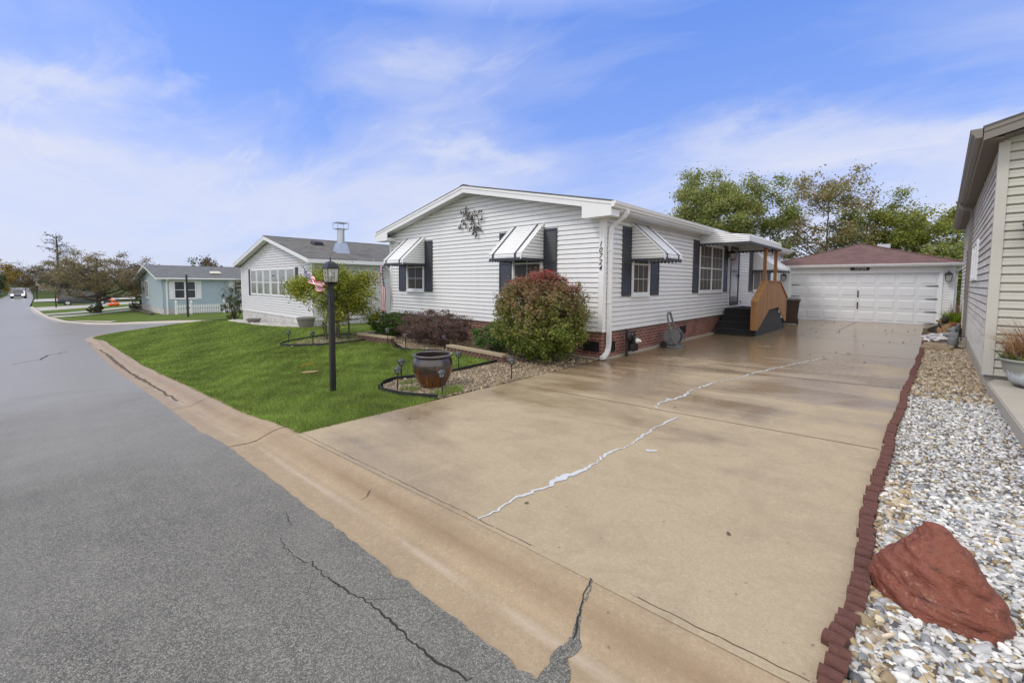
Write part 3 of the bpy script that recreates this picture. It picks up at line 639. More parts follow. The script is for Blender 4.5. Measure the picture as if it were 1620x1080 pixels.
def pebbles(name,poly,dens,size,palette,label,sub=1,H=G,zoff=.0,layers=1,sizevar=.3,flat=.6,densf=None,box=None):
    P=np.array(poly); lo,hi=P.min(0),P.max(0); N=int((hi-lo).prod()*dens); Q=rng.uniform(lo,hi,(N,2)); Q=Q[inpoly(Q,poly)]
    if densf is not None: Q=Q[rng.random(len(Q))<densf(Q)]
    n=len(Q); V0,F0=ico(sub); nv=len(V0)
    def one():
        v=V0.copy()
        for _ in range(5):   # chip flat facets off
            d=rng.normal(0,1,3); d/=np.linalg.norm(d); k=rng.uniform(.45,.8); q=v@d; v=v-np.outer(np.maximum(0,q-k),d)
        return v*[1.25,rng.uniform(.65,1.),rng.uniform(.40,.75)]
    var=[one() for _ in range(24)]
    var=np.array(var)[rng.integers(0,24,n)]
    sz=size*np.exp(rng.normal(0,sizevar,n)); Rm=rotmats(n,.35)
    V=np.einsum('nij,nkj->nki',Rm,var*sz[:,None,None])
    z=H(Q[:,0],Q[:,1])+zoff+rng.uniform(.1,.9,n)*size*flat
    V+=np.stack([Q[:,0],Q[:,1],z],1)[:,None,:]
    F=(F0[None]+np.arange(n)[:,None,None]*nv).reshape(-1,3)
    pal=np.array([p[0] for p in palette]); wt=np.array([p[1] for p in palette],float); wt/=wt.sum()
    c=pal[rng.choice(len(pal),n,p=wt)]*rng.uniform(.75,1.2,(n,1)); C=np.repeat(c,nv,0)*rng.uniform(.93,1.07,(n*nv,1))
    o=npmesh(name,V.reshape(-1,3),F,C,'pebble'); o['kind']='stuff'; o['label']=label; o['category']='gravel'; return o
WP=[((.52,.52,.515),4),((.36,.365,.38),3.2),((.68,.67,.65),3.0),((.19,.20,.215),1.7),((.42,.34,.21),1.1),((.30,.22,.12),.6),((.08,.08,.09),.5)]
TP=[((.32,.24,.14),4),((.43,.35,.235),3),((.22,.155,.09),2.5),((.50,.43,.32),1.6),((.13,.09,.06),1.2),((.30,.25,.20),1)]
near=[(-.14,1.3),(-.11,4.2),(.76,4.2),(.76,1.3)]; mid=[(-.11,4.2),(-.02,7.0),(.06,8.6),(.78,8.6),(.76,4.2)]
pebbles('white_gravel',near,3900,.0150,WP,'pale grey and white marble gravel in the strip beside the driveway',2)
pebbles('white_gravel',mid,2900,.0140,WP,'pale grey and white marble gravel in the strip beside the driveway',1)
pebbles('tan_pebbles',[(-.12,1.3),(-.10,4.2),(.06,4.2),(.0,2.0),(.08,1.3)],700,.018,TP,'tan pebbles mixed into the white gravel beside the brick edging',2,zoff=.008)
pebbles('tan_pebbles',BEDT,1500,.019,TP,'tan river pebbles beside the tan home',1,sizevar=.35)
pebbles('tan_pebbles',[(0.,7.6),(.06,8.8),(.8,8.8),(.78,7.6)],700,.018,TP,'tan river pebbles beside the tan home',1,zoff=.01)
pebbles('river_gravel',[p for p in BED1[:10]]+[(-4.8,6.6),(-4.76,6.5)],2600,.0155,TP,'tan and brown river gravel in the front bed around the glazed pot',1)
pebbles('river_gravel',[(-4.78,6.4),(-12.8,6.35),(-12.8,7.9),(-4.8,7.9)],900,.02,TP,'tan river gravel under the foundation shrubs',1)
pebbles('river_gravel',[(-8.0,6.4),(-8.9,5.85),(-10.0,6.25),(-9,7)],1800,.017,TP,'tan river gravel under the foundation shrubs',1)
pebbles('river_gravel',BED2,1300,.019,TP,'river gravel in the kidney shaped bed under the small tree',1)
pebbles('white_stones',BED3,500,.03,[((.6,.59,.55),3),((.45,.43,.38),2)],'off-white landscaping stones along the neighbouring home',1)
# grass blades
def grass(name,poly,N,hgt,label,far=30,x0=None,pal=None,wid=.005,lean=.6,keep=None):
    P=np.array(poly); lo,hi=P.min(0),P.max(0); Q=rng.uniform(lo,hi,(N,2)); Q=Q[inpoly(Q,poly)]
    if keep is not None: Q=Q[keep(Q)]
    n=len(Q); a=rng.uniform(0,2*np.pi,n); hh=hgt*rng.uniform(.5,1.25,n)*(1+.35*np.sin(Q[:,0]*4.3+2*np.sin(Q[:,1]*3.7))*np.sin(Q[:,1]*5.1+Q[:,0])); d=np.hypot(Q[:,0],Q[:,1]); wd=np.maximum(wid,d*.0009)*rng.uniform(.7,1.3,n)
    le=rng.normal(0,lean,n)*hh; b=rng.uniform(0,2*np.pi,n)
    z=G(Q[:,0],Q[:,1]); base=np.stack([Q[:,0],Q[:,1],z-.004],1); s=np.stack([np.cos(a),np.sin(a),np.zeros(n)],1)*wd[:,None]/2
    lv=np.stack([np.cos(b)*le,np.sin(b)*le,hh],1)
    V=np.stack([base-s,base+s,base+lv*.55+s*.8-[0,0,0],base+lv],1); V[:,2]+=0
    V=np.stack([base-s,base+s,base+lv],1).reshape(-1,3); F=np.arange(3*n).reshape(n,3)
    pal=np.array(pal or [(.15,.235,.035),(.22,.315,.055),(.33,.42,.10),(.085,.15,.022),(.44,.43,.19)]); c=pal[rng.choice(len(pal),n,p=[.32,.30,.18,.14,.06])]
    # slow patchiness of the turf
    pt=np.sin(Q[:,0]*1.7+np.sin(Q[:,1]*2.3)*1.3)*.5+np.sin(Q[:,1]*3.1+Q[:,0]*.7)*.5
    p2=np.sin(Q[:,0]*6.1+1.7*np.sin(Q[:,1]*5.3))*np.sin(Q[:,1]*7.3+Q[:,0]*2.1); c=c*(1+.22*pt[:,None]+.22*p2[:,None])*rng.uniform(.8,1.2,(n,1)); C=np.repeat(c,3,0)
    o=npmesh(name,V,F,C,'blade',smooth=False); o['kind']='stuff'; o['label']=label; o['category']='grass'; return o
def kp(f): 
    def k(Q): d=np.hypot(Q[:,0],Q[:,1]); return rng.random(len(Q))<np.clip((f/d)**1.6,0,1)
    return k
grass('grass',[p for p in LAWN if p[0]>-13.5]+[(-13.5,2)] if False else [(-4.70,1.76),(-13.5,1.76),(-13.5,6.6),(-10.1,6.15),(-8.9,5.75),(-8.0,6.15),(-6.2,6.35),(-6.10,5.4),(-6.28,4.5),(-6.62,4.1),(-6.55,3.75),(-6.1,3.48),(-5.4,3.42),(-4.72,3.62)],480000,.044,'short mown green grass on the front lawn',keep=kp(6.0))
grass('grass',[(-13.5,1.82),(-26.8,1.82),(-29.6,1.6),(-31.5,2.6),(-29.3,6.1),(-27.2,6.6),(-22,6.5),(-18.3,6.85),(-13.0,7.9),(-13.2,4.5)],240000,.05,'short mown green grass on the front lawn',keep=kp(16.))
grass('grass',[(-6.1,5.0),(-6.15,6.2),(-8.0,6.3),(-8.8,5.9),(-7.2,5.0)],9000,.06,'short mown green grass on the front lawn')
grass('weeds',[(-5.1,3.75),(-4.8,3.75),(-4.8,4.15),(-5.05,4.2)],900,.10,'yellow-green weeds in the gravel near the glazed pot',pal=[(.20,.30,.05),(.26,.34,.07),(.14,.24,.03),(.3,.33,.1),(.1,.2,.03)])
grass('weeds',[(-5.75,3.62),(-5.45,3.6),(-5.4,3.85),(-5.7,3.85)],450,.07,'yellow-green weeds in the gravel near the glazed pot',pal=[(.20,.30,.05),(.26,.34,.07),(.14,.24,.03),(.3,.33,.1),(.1,.2,.03)])
grass('weeds',[(-6.25,3.95),(-6.0,3.9),(-6.0,4.2),(-6.2,4.2)],420,.07,'yellow-green weeds in the gravel near the glazed pot',pal=[(.20,.30,.05),(.26,.34,.07),(.14,.24,.03),(.3,.33,.1),(.1,.2,.03)])

grass('grass_patch',[(-9.75,3.70),(-9.55,3.68),(-9.50,3.90),(-9.62,3.98),(-9.74,3.88)],900,.055,'small yellowed patch of grass on the lawn left of the lamp post',pal=[(.55,.45,.06),(.48,.42,.08),(.36,.36,.06),(.6,.5,.1),(.3,.33,.05)])
sheet('bare_soil',[(-8.92,3.40),(-8.75,3.40),(-8.62,3.56),(-8.66,3.68),(-8.80,3.60),(-8.92,3.50)],.030,(.2,.2),'dry_soil',H=G)
# ------------------------------------------------------------------ house parts
def window(fr,root,u0,u1,z0,z1,glassm='glass_dark',sash=1,cols=1,grid=None,fw=.05,name='window',world=True,single_z=None,sill=True,label=None):
    mb=MB(); mb.mat('white_trim')
    for a in ((u0-fw,u0,z0-fw,z1+fw),(u1,u1+fw,z0-fw,z1+fw),(u0,u1,z0-fw,z0),(u0,u1,z1,z1+fw)): fr.box(mb,*a,-.01,.045)
    for c in range(1,cols): uc=u0+(u1-u0)*c/cols; fr.box(mb,uc-.028,uc+.028,z0,z1,-.005,.040)
    zm=(z0+z1)/2 if single_z is None else single_z
    for c in range(cols):
        a=u0+(u1-u0)*c/cols+(.028 if c else 0); b=u0+(u1-u0)*(c+1)/cols-(.028 if c<cols-1 else 0)
        # sash rails
        for q in ((a,a+.025,z0,z1),(b-.025,b,z0,z1),(a+.025,b-.025,z0,z0+.03),(a+.025,b-.025,z1-.025,z1)): fr.box(mb,*q,-.005,.028)
        if sash: fr.box(mb,a+.025,b-.025,zm-.02,zm+.02,-.005,.033)
        if grid:
            gc,gr=grid
            for k in range(1,gc): uu=a+(b-a)*k/gc; fr.box(mb,uu-.006,uu+.006,z0+.03,z1-.025,.0185,.0215)
            for k in range(1,gr):
                z_=z0+(z1-z0)*k/gr
                if abs(z_-zm)>.04: fr.box(mb,a+.025,b-.025,z_-.006,z_+.006,.0185,.0215)
    wdw=mb.build(name,parent=root,world=world,label=label)
    mb=MB(); mb.mat(glassm); fr.plane(mb,[(u0,z0),(u1,z0),(u1,z1),(u0,z1)],.020); g=mb.build('pane'); 
    if world: 
        g.data.transform(Matrix.Translation(-Vector(root.location)))
    g.parent=wdw
    if sill:
        mb=MB(); mb.mat('white_trim'); fr.box(mb,u0-fw-.02,u1+fw+.02,z0-fw-.03,z0-fw-.002,.0,.07); s=mb.build('sill')
        if world: s.data.transform(Matrix.Translation(-Vector(root.location)))
        s.parent=wdw
    return wdw
def shutter(fr,root,u0,u1,z0,z1,mat='charcoal',world=True,louvre=True,label=None):
    mb=MB(); mb.mat(mat)
    f=.035; d=.038
    for q in ((u0,u0+f,z0,z1),(u1-f,u1,z0,z1),(u0+f,u1-f,z0,z0+.06),(u0+f,u1-f,z1-.06,z1),(u0+f,u1-f,(z0+z1)/2-.035,(z0+z1)/2+.035)): fr.box(mb,*q,.012,d)
    fr.box(mb,u0+.004,u1-.004,z0+.004,z1-.004,.008,.020)
    if louvre:
        for a,b in ((z0+.06,(z0+z1)/2-.035),((z0+z1)/2+.035,z1-.06)):
            n=max(1,int((b-a)/.045)); s=(b-a)/n
            for k in range(n):
                zc=a+k*s; mb.hexa([fr.P(u0+f,zc+.003,.036),fr.P(u1-f,zc+.003,.036),fr.P(u1-f,zc+.003,.021),fr.P(u0+f,zc+.003,.021),fr.P(u0+f,zc+s*.8,.024),fr.P(u1-f,zc+s*.8,.024),fr.P(u1-f,zc+s*.8,.021),fr.P(u0+f,zc+s*.8,.021)])
    return mb.build('shutter',parent=root,world=world,label=label)
def awning(fr,root,u0,u1,zt,zf,D,drop=.07,stripes=True):
    """aluminium hood: sloped pan roof, slatted cheeks, front lip, dark scalloped valance"""
    V3=Vector; mb=MB(); mb.mat('white_alu'); zl=zf+.12
    A=fr.P(u0,zt,.02); slope=fr.P(u0,zl,D)-A; L=slope.length; Sx=slope.normalized(); Nn=fr.U.cross(-Sx).normalized()
    if Nn.z<0: Nn=-Nn
    bands(mb,A,fr.U,Sx,Nn,[(0,0),(u1-u0,0),(u1-u0,L),(0,L)],.075,[(0,.012),(.75,.012),(.76,.0),(.98,.0),(1,.012)])
    mb.prism([fr.P(u0,zt,.02),fr.P(u0,zl,D),fr.P(u1,zl,D),fr.P(u1,zt,.02)],-Nn*.012,-Nn*.008)
    # front lip, lapped
    bands(mb,fr.P(u0,0,D),fr.U,(0,0,1),fr.N,[(0,zf),(u1-u0,zf),(u1-u0,zl),(0,zl)],.06,[(0,0),(0,.012),(.8,.006),(.8,0),(1,0)])
    # cheeks
    for u,sg in ((u0,-1),(u1,1)):
        o=fr.P(u,0,0)
        if sg>0: bands(mb,o,fr.N,(0,0,1),fr.U,[(.02,zf),(D,zf),(D,zl),(.02,zt)],.075,SLAT)
        else: bands(mb,o,fr.N,(0,0,1),-fr.U,[(.02,zf),(D,zf),(D,zl),(.02,zt)],.075,SLAT)
        # rail along the slope
        mb.tube([fr.P(u,zt+.01,.02),fr.P(u,zl+.012,D+.004),fr.P(u,zf,D+.012)],.016,6)
    aw=mb.build('awning',parent=root,world=True)
    def sub(mb,n):
        s=mb.build(n); s.data.transform(Matrix.Translation(-V3(root.location))); s.parent=aw; return s
    if stripes:
        for us in (u0+.10,u1-.20) if stripes!=2 else (u0+.05,u1-.28): 
            mb=MB(); mb.mat('charcoal'); a=fr.P(us,zt,.02)+Nn*.014; b=fr.P(us,zl,D)+Nn*.014; w_=fr.U*.055
            mb.prism([a,b,b+w_,a+w_],(0,0,0),Nn*.005); mb.prism([fr.P(us,zf,D+.014),fr.P(us+.055,zf,D+.014),fr.P(us+.055,zl+.01,D+.014),fr.P(us,zl+.01,D+.014)],(0,0,0),fr.N*.005); sub(mb,'stripe')
    mb=MB(); mb.mat('charcoal')
    def val(P0,dirv,length,nrm):
        n=max(2,int(length/.085)); s=length/n; pts=[P0+V3((0,0,.0)),]
        prev=None
        for k in range(n):
            a=P0+dirv*(k*s); q=[a,a+dirv*s]+[a+dirv*(s*(1-t))+V3((0,0,-(drop*.55+drop*.55*math.sin(math.pi*t)))) for t in (0,.17,.33,.5,.67,.83,1)]
            mb.prism(q,nrm*.002,nrm*.008)
    Z=V3((0,0,1))
    val(fr.P(u0-.01,zf+.035,D+.012),fr.U,u1-u0+.02,fr.N); val(fr.P(u0-.012,zf+.035,.02),fr.N,D-.01,-fr.U); val(fr.P(u1+.012,zf+.035,.02),fr.N,D-.01,fr.U)
    sub(mb,'valance'); return aw
def carriage_lamp(root,pos,nrm,name='wall_lamp',s=1.,world=True,col='black_metal'):
    P=Vector(pos); N=Vector(nrm).normalized(); T=Vector((-N.y,N.x,0)); Z=Vector((0,0,1))
    mb=MB(); mb.mat(col)
    def bx(c,w,d,h_,): 
        pts=[]
        for dz in (-h_/2,h_/2):
            for a,b in ((-1,1),(1,1),(1,-1),(-1,-1)): pts.append(c+T*(a*w/2)+N*(b*d/2)+Z*dz)
        mb.hexa(pts)
    bx(P+N*.012*s,.11*s,.024*s,.17*s)
    mb.tube([P+N*.02*s+Z*.06*s,P+N*.09*s+Z*.13*s,P+N*.12*s+Z*.10*s],.010*s,6)
    c=P+N*.12*s
    def loft(z,w): return [c+T*(a*w)+N*(b*w)+Z*z for a,b in ((-1,1),(1,1),(1,-1),(-1,-1))]
    mb.hexa([*loft(-.14*s,.035*s),*loft(-.12*s,.05*s)]); mb.hexa([*loft(.05*s,.075*s),*loft(.10*s,.02*s)])
    mb.hexa([*loft(.035*s,.075*s),*loft(.05*s,.078*s)])
    for a,b in ((-1,1),(1,1),(1,-1),(-1,-1)): mb.tube([c+T*(a*.048*s)+N*(b*.048*s)+Z*-.12*s,c+T*(a*.065*s)+N*(b*.065*s)+Z*.04*s],.006*s,4)
    L=mb.build(name,parent=root,world=world)
    mb=MB(); mb.mat('lantern_glass'); mb.hexa([*loft(-.118*s,.043*s),*loft(.034*s,.06*s)]); g=mb.build('lamp_glass')
    if world: g.data.transform(Matrix.Translation(-Vector(root.location)))
    g.parent=L; return L
def ogutter(mb,a,b,out,up=Vector((0,0,1)),w=.11,h_=.11):
    """K-style gutter from a to b (top inner edge), opening upwards"""
    a,b,out=Vector(a),Vector(b),Vector(out)
    pr=[(0,0),(0,-h_),(w*.55,-h_),(w*.62,-h_*.75),(w*.9,-h_*.45),(w*.92,-h_*.1),(w,-h_*.08),(w,0),(w*.94,0),(w*.90,-h_*.12),(w*.84,-h_*.42),(w*.58,-h_*.68),(w*.5,-h_*.94),(.006,-h_*.94),(.006,0)]
    A=[a+out*x+up*z for x,z in pr]; B=[b+out*x+up*z for x,z in pr]; k=len(pr)
    mb.mesh([*A,*B],[(i,(i+1)%k,k+(i+1)%k,k+i) for i in range(k)])
    for Q in (a,b): mb.face([Q+out*x+up*z for x,z in pr[:9]])
def gable_roof(root,x0,x1,y0,y1,xr,zl,zr_,zp,mat,th=.035,trim='white_trim',fas=.17,cap=True):
    """ridge along y. x0,x1 roof edges; zl,zr_ top of the roof at the edges, zp at the ridge"""
    mb=MB(); mb.mat(mat)
    mb.hexa([(x0,y0,zl-th),(xr,y0,zp-th),(xr,y1,zp-th),(x0,y1,zl-th),(x0,y0,zl),(xr,y0,zp),(xr,y1,zp),(x0,y1,zl)])
    mb.hexa([(xr,y0,zp-th),(x1,y0,zr_-th),(x1,y1,zr_-th),(xr,y1,zp-th),(xr,y0,zp),(x1,y0,zr_),(x1,y1,zr_),(xr,y1,zp)])
    if cap:  # ridge cap
        for sg,xe,ze in ((-1,x0,zl),(1,x1,zr_)):
            d=Vector((xe-xr,0,ze-zp)).normalized()*.14
            mb.face([(xr,y0-.004,zp+.014),(xr,y1,zp+.014),(xr+d.x,y1,zp+d.z+.012),(xr+d.x,y0-.004,zp+d.z+.012)][::sg])
    return mb.build('roof',parent=root,world=True)
def rake(root,x0,x1,xr,zl,zr_,zp,y,th=.035,fas=.17,depth=.02,wall_y=None,wx0=None,wx1=None,ret=True,mat='white_trim',sof='soffit',rz=0.):
    mb=MB(); mb.mat(mat); t=th+.002
    mb.prism([(x0,y,zl-t),(x0,y,zl-t-fas),(xr,y,zp-t-fas),(xr,y,zp-t)],(0,-depth,0),(0,.0,0)) ; mb.prism([(x1,y,zr_-t),(xr,y,zp-t),(xr,y,zp-t-fas),(x1,y,zr_-t-fas)],(0,-depth,0),(0,.0,0))
    mb.prism([(x0,y-.021,zl-t),(x0,y-.021,zl-t-.05),(xr,y-.021,zp-t-.05),(xr,y-.021,zp-t)],(0,-.012,0),(0,.0,0)); mb.prism([(x1,y-.021,zr_-t),(xr,y-.021,zp-t),(xr,y-.021,zp-t-.05),(x1,y-.021,zr_-t-.05)],(0,-.012,0),(0,.0,0))
    sl=(zp-zl)/(xr-x0); sr=(zp-zr_)/(x1-xr)
    if ret:  # boxed eave returns
        for xe,xw,ze,sg in ((x0,wx0,zl,1),(x1,wx1,zr_,-1)):
            xi=xw+sg*.34
            mb.box(min(xe,xi)+.004,max(xe,xi)-.004,y+.003,wall_y-.002,ze-t-fas-.10,ze-t-fas-.0)
            mb.prism([(xe,y-.003,ze-t-fas+.004),(xe,y-.003,ze-t-fas-.10),(xi,y-.003,ze-t-fas-.10),(xi,y-.003,ze-t-fas+abs(xi-xe)*(sl if sg>0 else sr))],(0,-.018,0),(0,.004,0))
    f=mb.build('fascia',parent=root,world=True)
    mb=MB(); mb.mat(sof); e=.012
    for xe,ze in ((x0,zl),(x1,zr_)):
        n=int(abs(xr-xe)/.15)
        for k in range(n):
            a=k/n;b=(k+1)/n; xa,xb=xe+(xr-xe)*a,xe+(xr-xe)*b; za,zb=ze+(zp-ze)*a-t-fas+.03,ze+(zp-ze)*b-t-fas+.03; dz=.004*(k%2)
            mb.prism([(xa,y+.001,za-dz),(xb,y+.001,zb-dz),(xb,wall_y,zb-dz),(xa,wall_y,za-dz)],(0,0,0),(0,0,.008))
    s=mb.build('soffit',parent=root,world=True); return f
def brickwall(root,fr,u0,u1,z0,z1,mat,name,d=.0,gz=None,world=True):
    mb=MB(); mb.mat(mat); n=max(1,int((u1-u0)/1.)); 
    for k in range(n):
        a=u0+(u1-u0)*k/n; b=u0+(u1-u0)*(k+1)/n
        za=zb=z0
        if gz is not None: za,zb=gz(a),gz(b)
        mb.face([fr.P(a,za,d),fr.P(b,zb,d),fr.P(b,z1,d),fr.P(a,z1,d)])
    mb.face([fr.P(u0,z1,d),fr.P(u1,z1,d),fr.P(u1,z1,d-.05),fr.P(u0,z1,d-.05)])
    return mb.build(name,parent=root,world=world)
def textmesh(s,size,mat,name,parent,M,shear=0.,ext=.004,font_off=0.):
    cu=bpy.data.curves.new(name,'FONT'); cu.body=s; cu.size=size; cu.extrude=ext; cu.shear=shear; cu.align_x='CENTER'; cu.align_y='CENTER'; cu.offset=font_off
    o=bpy.data.objects.new(name,cu); COL.objects.link(o); bpy.context.view_layer.update()
    me=bpy.data.meshes.new_from_object(o.evaluated_get(bpy.context.evaluated_depsgraph_get())); bpy.data.objects.remove(o)
    me.transform(M); me.materials.clear(); me.materials.append(MATS[mat]); q=bpy.data.objects.new(name,me); COL.objects.link(q)
    if parent is not None: q.parent=parent
    return q
def wallM(fr,u,z,d,root=None):   # text matrix on a wall frame
    p=fr.P(u,z,d)-(Vector(root.location) if root else Vector()); U,N=fr.U,fr.N
    return Matrix(((U.x,0,N.x,p.x),(U.y,0,N.y,p.y),(0,1,0,p.z),(0,0,0,1)))
def barnumber(fr,us,ztop,ht,sub,root): pass
# =================================================================== MAIN HOME
X0,X1,YF,YB=-12.97,-4.78,7.95,24.05
home=thing('mobile_home','white vinyl sided home on red brick skirting with striped window awnings and corner number 10724','house',(-8.9,7.95,0))
ff=Fr((0,YF,0),(1,0,0)); fs_=Fr((X1,0,0),(0,1,0))   # u is world x on the front, world y on the side
BZ=.585; EZ=3.08; XR=-8.87; PZ_=3.98
slope=.208
ff.siding('front_wall',[(X0,BZ),(X1,BZ),(X1,3.14),(XR,4.02),(X0,3.14)],'siding_white',home)
fs_.siding('side_wall',[(YF,BZ),(YB,BZ),(YB,3.09),(YF,3.09)],'siding_white',home)
mb=MB(); mb.mat('siding_white'); mb.face([(X0,YB,0),(X0,YF,0),(X0,YF,3.1),(X0,YB,3.1)]); mb.face([(X1,YB,0),(X0,YB,0),(X0,YB,3.1),(XR,YB,4.),(X1,YB,3.1)]); mb.face([(X0,YF+.02,BZ+.02),(X1-.02,YF+.02,BZ+.02),(X1-.02,YB,BZ+.02),(X0,YB,BZ+.02)]); mb.build('rear_wall',parent=home,world=True)
brickwall(home,ff,X0,X1-.02,-.12,BZ-.005,'brick','brick_skirting',-.02); brickwall(home,fs_,YF+.02,YB,-.05,BZ-.005,'brick','brick_skirting',-.02)
mb=MB(); mb.mat('block_brown')   # dark soldier cap under the siding
ff.box(mb,X0,X1-.01,BZ-.045,BZ-.004,-.02,.0); fs_.box(mb,YF+.01,YB,BZ-.045,BZ-.004,-.02,.0); mb.build('skirting_cap',parent=home,world=True)
mb=MB(); mb.mat('conc_tan'); fs_.box(mb,YF-.07,YB,-.03,.035,-.02,.07); ff.box(mb,-6.6,X1+.07,-.03,.035,-.02,.068); mb.build('foundation_ledge',parent=home,world=True)
mb=MB(); mb.mat('white_trim')   # corner trims and bottom starter
ff.box(mb,X0-.02,X0+.09,BZ+.0,3.0,.0,.022); mb.build('corner_trim',parent=home,world=True)
mb=MB(); mb.mat('white_trim'); fs_.box(mb,YB-.09,YB+.02,BZ,3.05,0,.022); mb.build('corner_trim',parent=home,world=True)
mb=MB(); mb.mat('white_trim'); ff.box(mb,X1-.10,X1+.02,BZ+.085,3.05,.0,.022); fs_.box(mb,YF-.018,YF+.085,BZ+.085,3.05,.0,.022); ff.box(mb,X1-.14,X1+.008,BZ-.003,BZ+.088,.004,.018); fs_.box(mb,YF-.02,YF+.06,BZ-.003,BZ+.088,.003,.016)
mb.build('corner_trim',parent=home,world=True)
RX0,RX1,RY0,RY1=-13.32,-4.43,7.62,24.35
zl=zr_=3.255; zp=4.185
gable_roof(home,RX0,RX1,RY0,RY1,XR,zl,zr_,zp,'shingle_grey')
rake(home,RX0,RX1,XR,zl,zr_,zp,RY0+.02,wall_y=YF,wx0=X0,wx1=X1,fas=.165)
rake(home,RX0,RX1,XR,zl,zr_,zp,RY1-.0,wall_y=RY1+.02,wx0=X0,wx1=X1,fas=.165,ret=False)
mb=MB(); mb.mat('soffit'); mb.box(X1+.0,RX1,YF-.0,RY1,3.045,3.06); mb.box(RX0,X0,YF,RY1,3.045,3.06)
for k in range(90): y=YF+.05+k*.18; mb.box(X1+.01,RX1-.01,y,y+.012,3.040,3.046)
mb.build('soffit',parent=home,world=True)
for xa in (RX1-.02,RX0): mb=MB(); mb.mat('white_trim'); mb.box(xa,xa+.02,RY0+.04,RY1,3.035,3.215); mb.build('fascia',parent=home,world=True)
mb=MB(); mb.mat('white_alu'); ogutter(mb,(RX1+.002,RY0-.02,3.222),(RX1+.002,RY1,3.222),(1,0,0)); gut=mb.build('gutter',parent=home,world=True)
mb=MB(); mb.mat('white_alu'); ogutter(mb,(RX0-.002,RY1,3.222),(RX0-.002,RY0-.02,3.222),(-1,0,0)); mb.build('gutter',parent=home,world=True)
mb=MB(); mb.mat('white_alu')   # downspout
def rtube(mb,path,w,d,U):
    U=Vector(U); path=[Vector(p) for p in path]; vs=[]
    for i,p in enumerate(path):
        t=(path[min(i+1,len(path)-1)]-path[max(i-1,0)]).normalized(); q=t.cross(U).normalized()
        vs+=[p+U*w/2+q*d/2,p-U*w/2+q*d/2,p-U*w/2-q*d/2,p+U*w/2-q*d/2]
    n=len(path); mb.mesh(vs,[(i*4+k,i*4+(k+1)%4,(i+1)*4+(k+1)%4,(i+1)*4+k) for i in range(n-1) for k in range(4)]+[(3,2,1,0),tuple(range(4*n-4,4*n))])
rtube(mb,[(X1+.40,8.15,3.12),(X1+.40,8.15,3.04),(X1+.34,8.13,2.96),(X1+.16,8.11,2.84),(X1+.09,8.10,2.76),(X1+.075,8.10,2.6),(X1+.075,8.10,.30),(X1+.085,8.07,.20),(X1+.12,7.99,.13),(X1+.15,7.86,.085),(X1+.16,7.80,.07)],.062,.085,(0,1,0)) if False else rtube(mb,[(X1+.40,8.15,3.12),(X1+.40,8.15,3.04),(X1+.34,8.13,2.96),(X1+.16,8.11,2.84),(X1+.09,8.10,2.76),(X1+.075,8.10,2.6),(X1+.075,8.10,.32),(X1+.08,8.07,.22),(X1+.09,7.99,.14),(X1+.10,7.87,.09),(X1+.10,7.78,.07)],.09,.065,(1,0,0))
for z_ in (2.3,1.2): mb.box(X1+.02,X1+.115,8.05,8.15,z_,z_+.03)
mb.build('downspout',parent=home,world=True)
# front windows, shutters, awnings
window(ff,home,-11.93,-11.10,1.38,2.78,'glass_screen',1,1,(2,4)); shutter(ff,home,-12.42,-12.02,1.33,2.86); shutter(ff,home,-11.02,-10.62,1.33,2.86)
awning(ff,home,-12.03,-11.0,2.97,2.14,.80)
window(ff,home,-7.30,-6.45,1.38,2.78,'glass_screen',1,1,(2,4)); shutter(ff,home,-7.80,-7.38,1.33,2.86); shutter(ff,home,-6.36,-5.98,1.33,2.86)
awning(ff,home,-7.37,-6.37,2.97,2.14,.80)
# side windows
window(fs_,home,9.22,10.0,1.38,2.75,'glass_screen',1,1,(3,4)); shutter(fs_,home,8.70,9.12,1.33,2.87); shutter(fs_,home,10.1,10.58,1.33,2.4)
awning(fs_,home,9.10,10.02,2.97,2.14,.80)
window(fs_,home,13.42,15.5,1.40,2.80,'glass_screen',1,2,(3,4)); shutter(fs_,home,12.88,13.33,1.35,2.90); shutter(fs_,home,15.58,16.02,1.35,2.90)
window(fs_,home,19.35,21.45,1.38,2.55,'glass_screen',0,2,None); shutter(fs_,home,18.74,19.27,1.33,2.9); shutter(fs_,home,21.6,22.1,1.33,2.9)
awning(fs_,home,19.2,21.6,2.90,2.14,.85,stripes=2)
# storm door
mb=MB(); mb.mat('white_trim')
for q in ((16.25,16.31,.86,3.0),(17.36,17.42,.86,3.0),(16.31,17.36,2.94,3.0)): fs_.box(mb,*q,0,.035)
door=mb.build('door_frame',parent=home,world=True)
mb=MB(); mb.mat('charcoal')
for q in ((16.32,16.40,.88,2.93),(17.27,17.35,.88,2.93),(16.40,17.27,2.84,2.93),(16.40,17.27,.88,1.0)): fs_.box(mb,*q,.0,.048)
fs_.box(mb,17.20,17.25,1.85,1.99,.05,.085); sdoor=mb.build('storm_door',parent=home,world=True)
mb=MB(); mb.mat('glass_door'); fs_.plane(mb,[(16.40,1.0),(17.27,1.0),(17.27,2.84),(16.40,2.84)],.03); g=mb.build('pane'); g.data.transform(Matrix.Translation(-Vector(home.location))); g.parent=sdoor
carriage_lamp(home,fs_.P(16.13,2.62,.015),fs_.N,s=1.3)
mb=MB(); mb.mat('white_pvc'); mb.lathe([(0,.04),(.05,.04),(.065,.03),(.07,0)],fs_.P(17.75,.98,.01),14,'x'); mb.build('hose_bib_cover',parent=home,world=True)
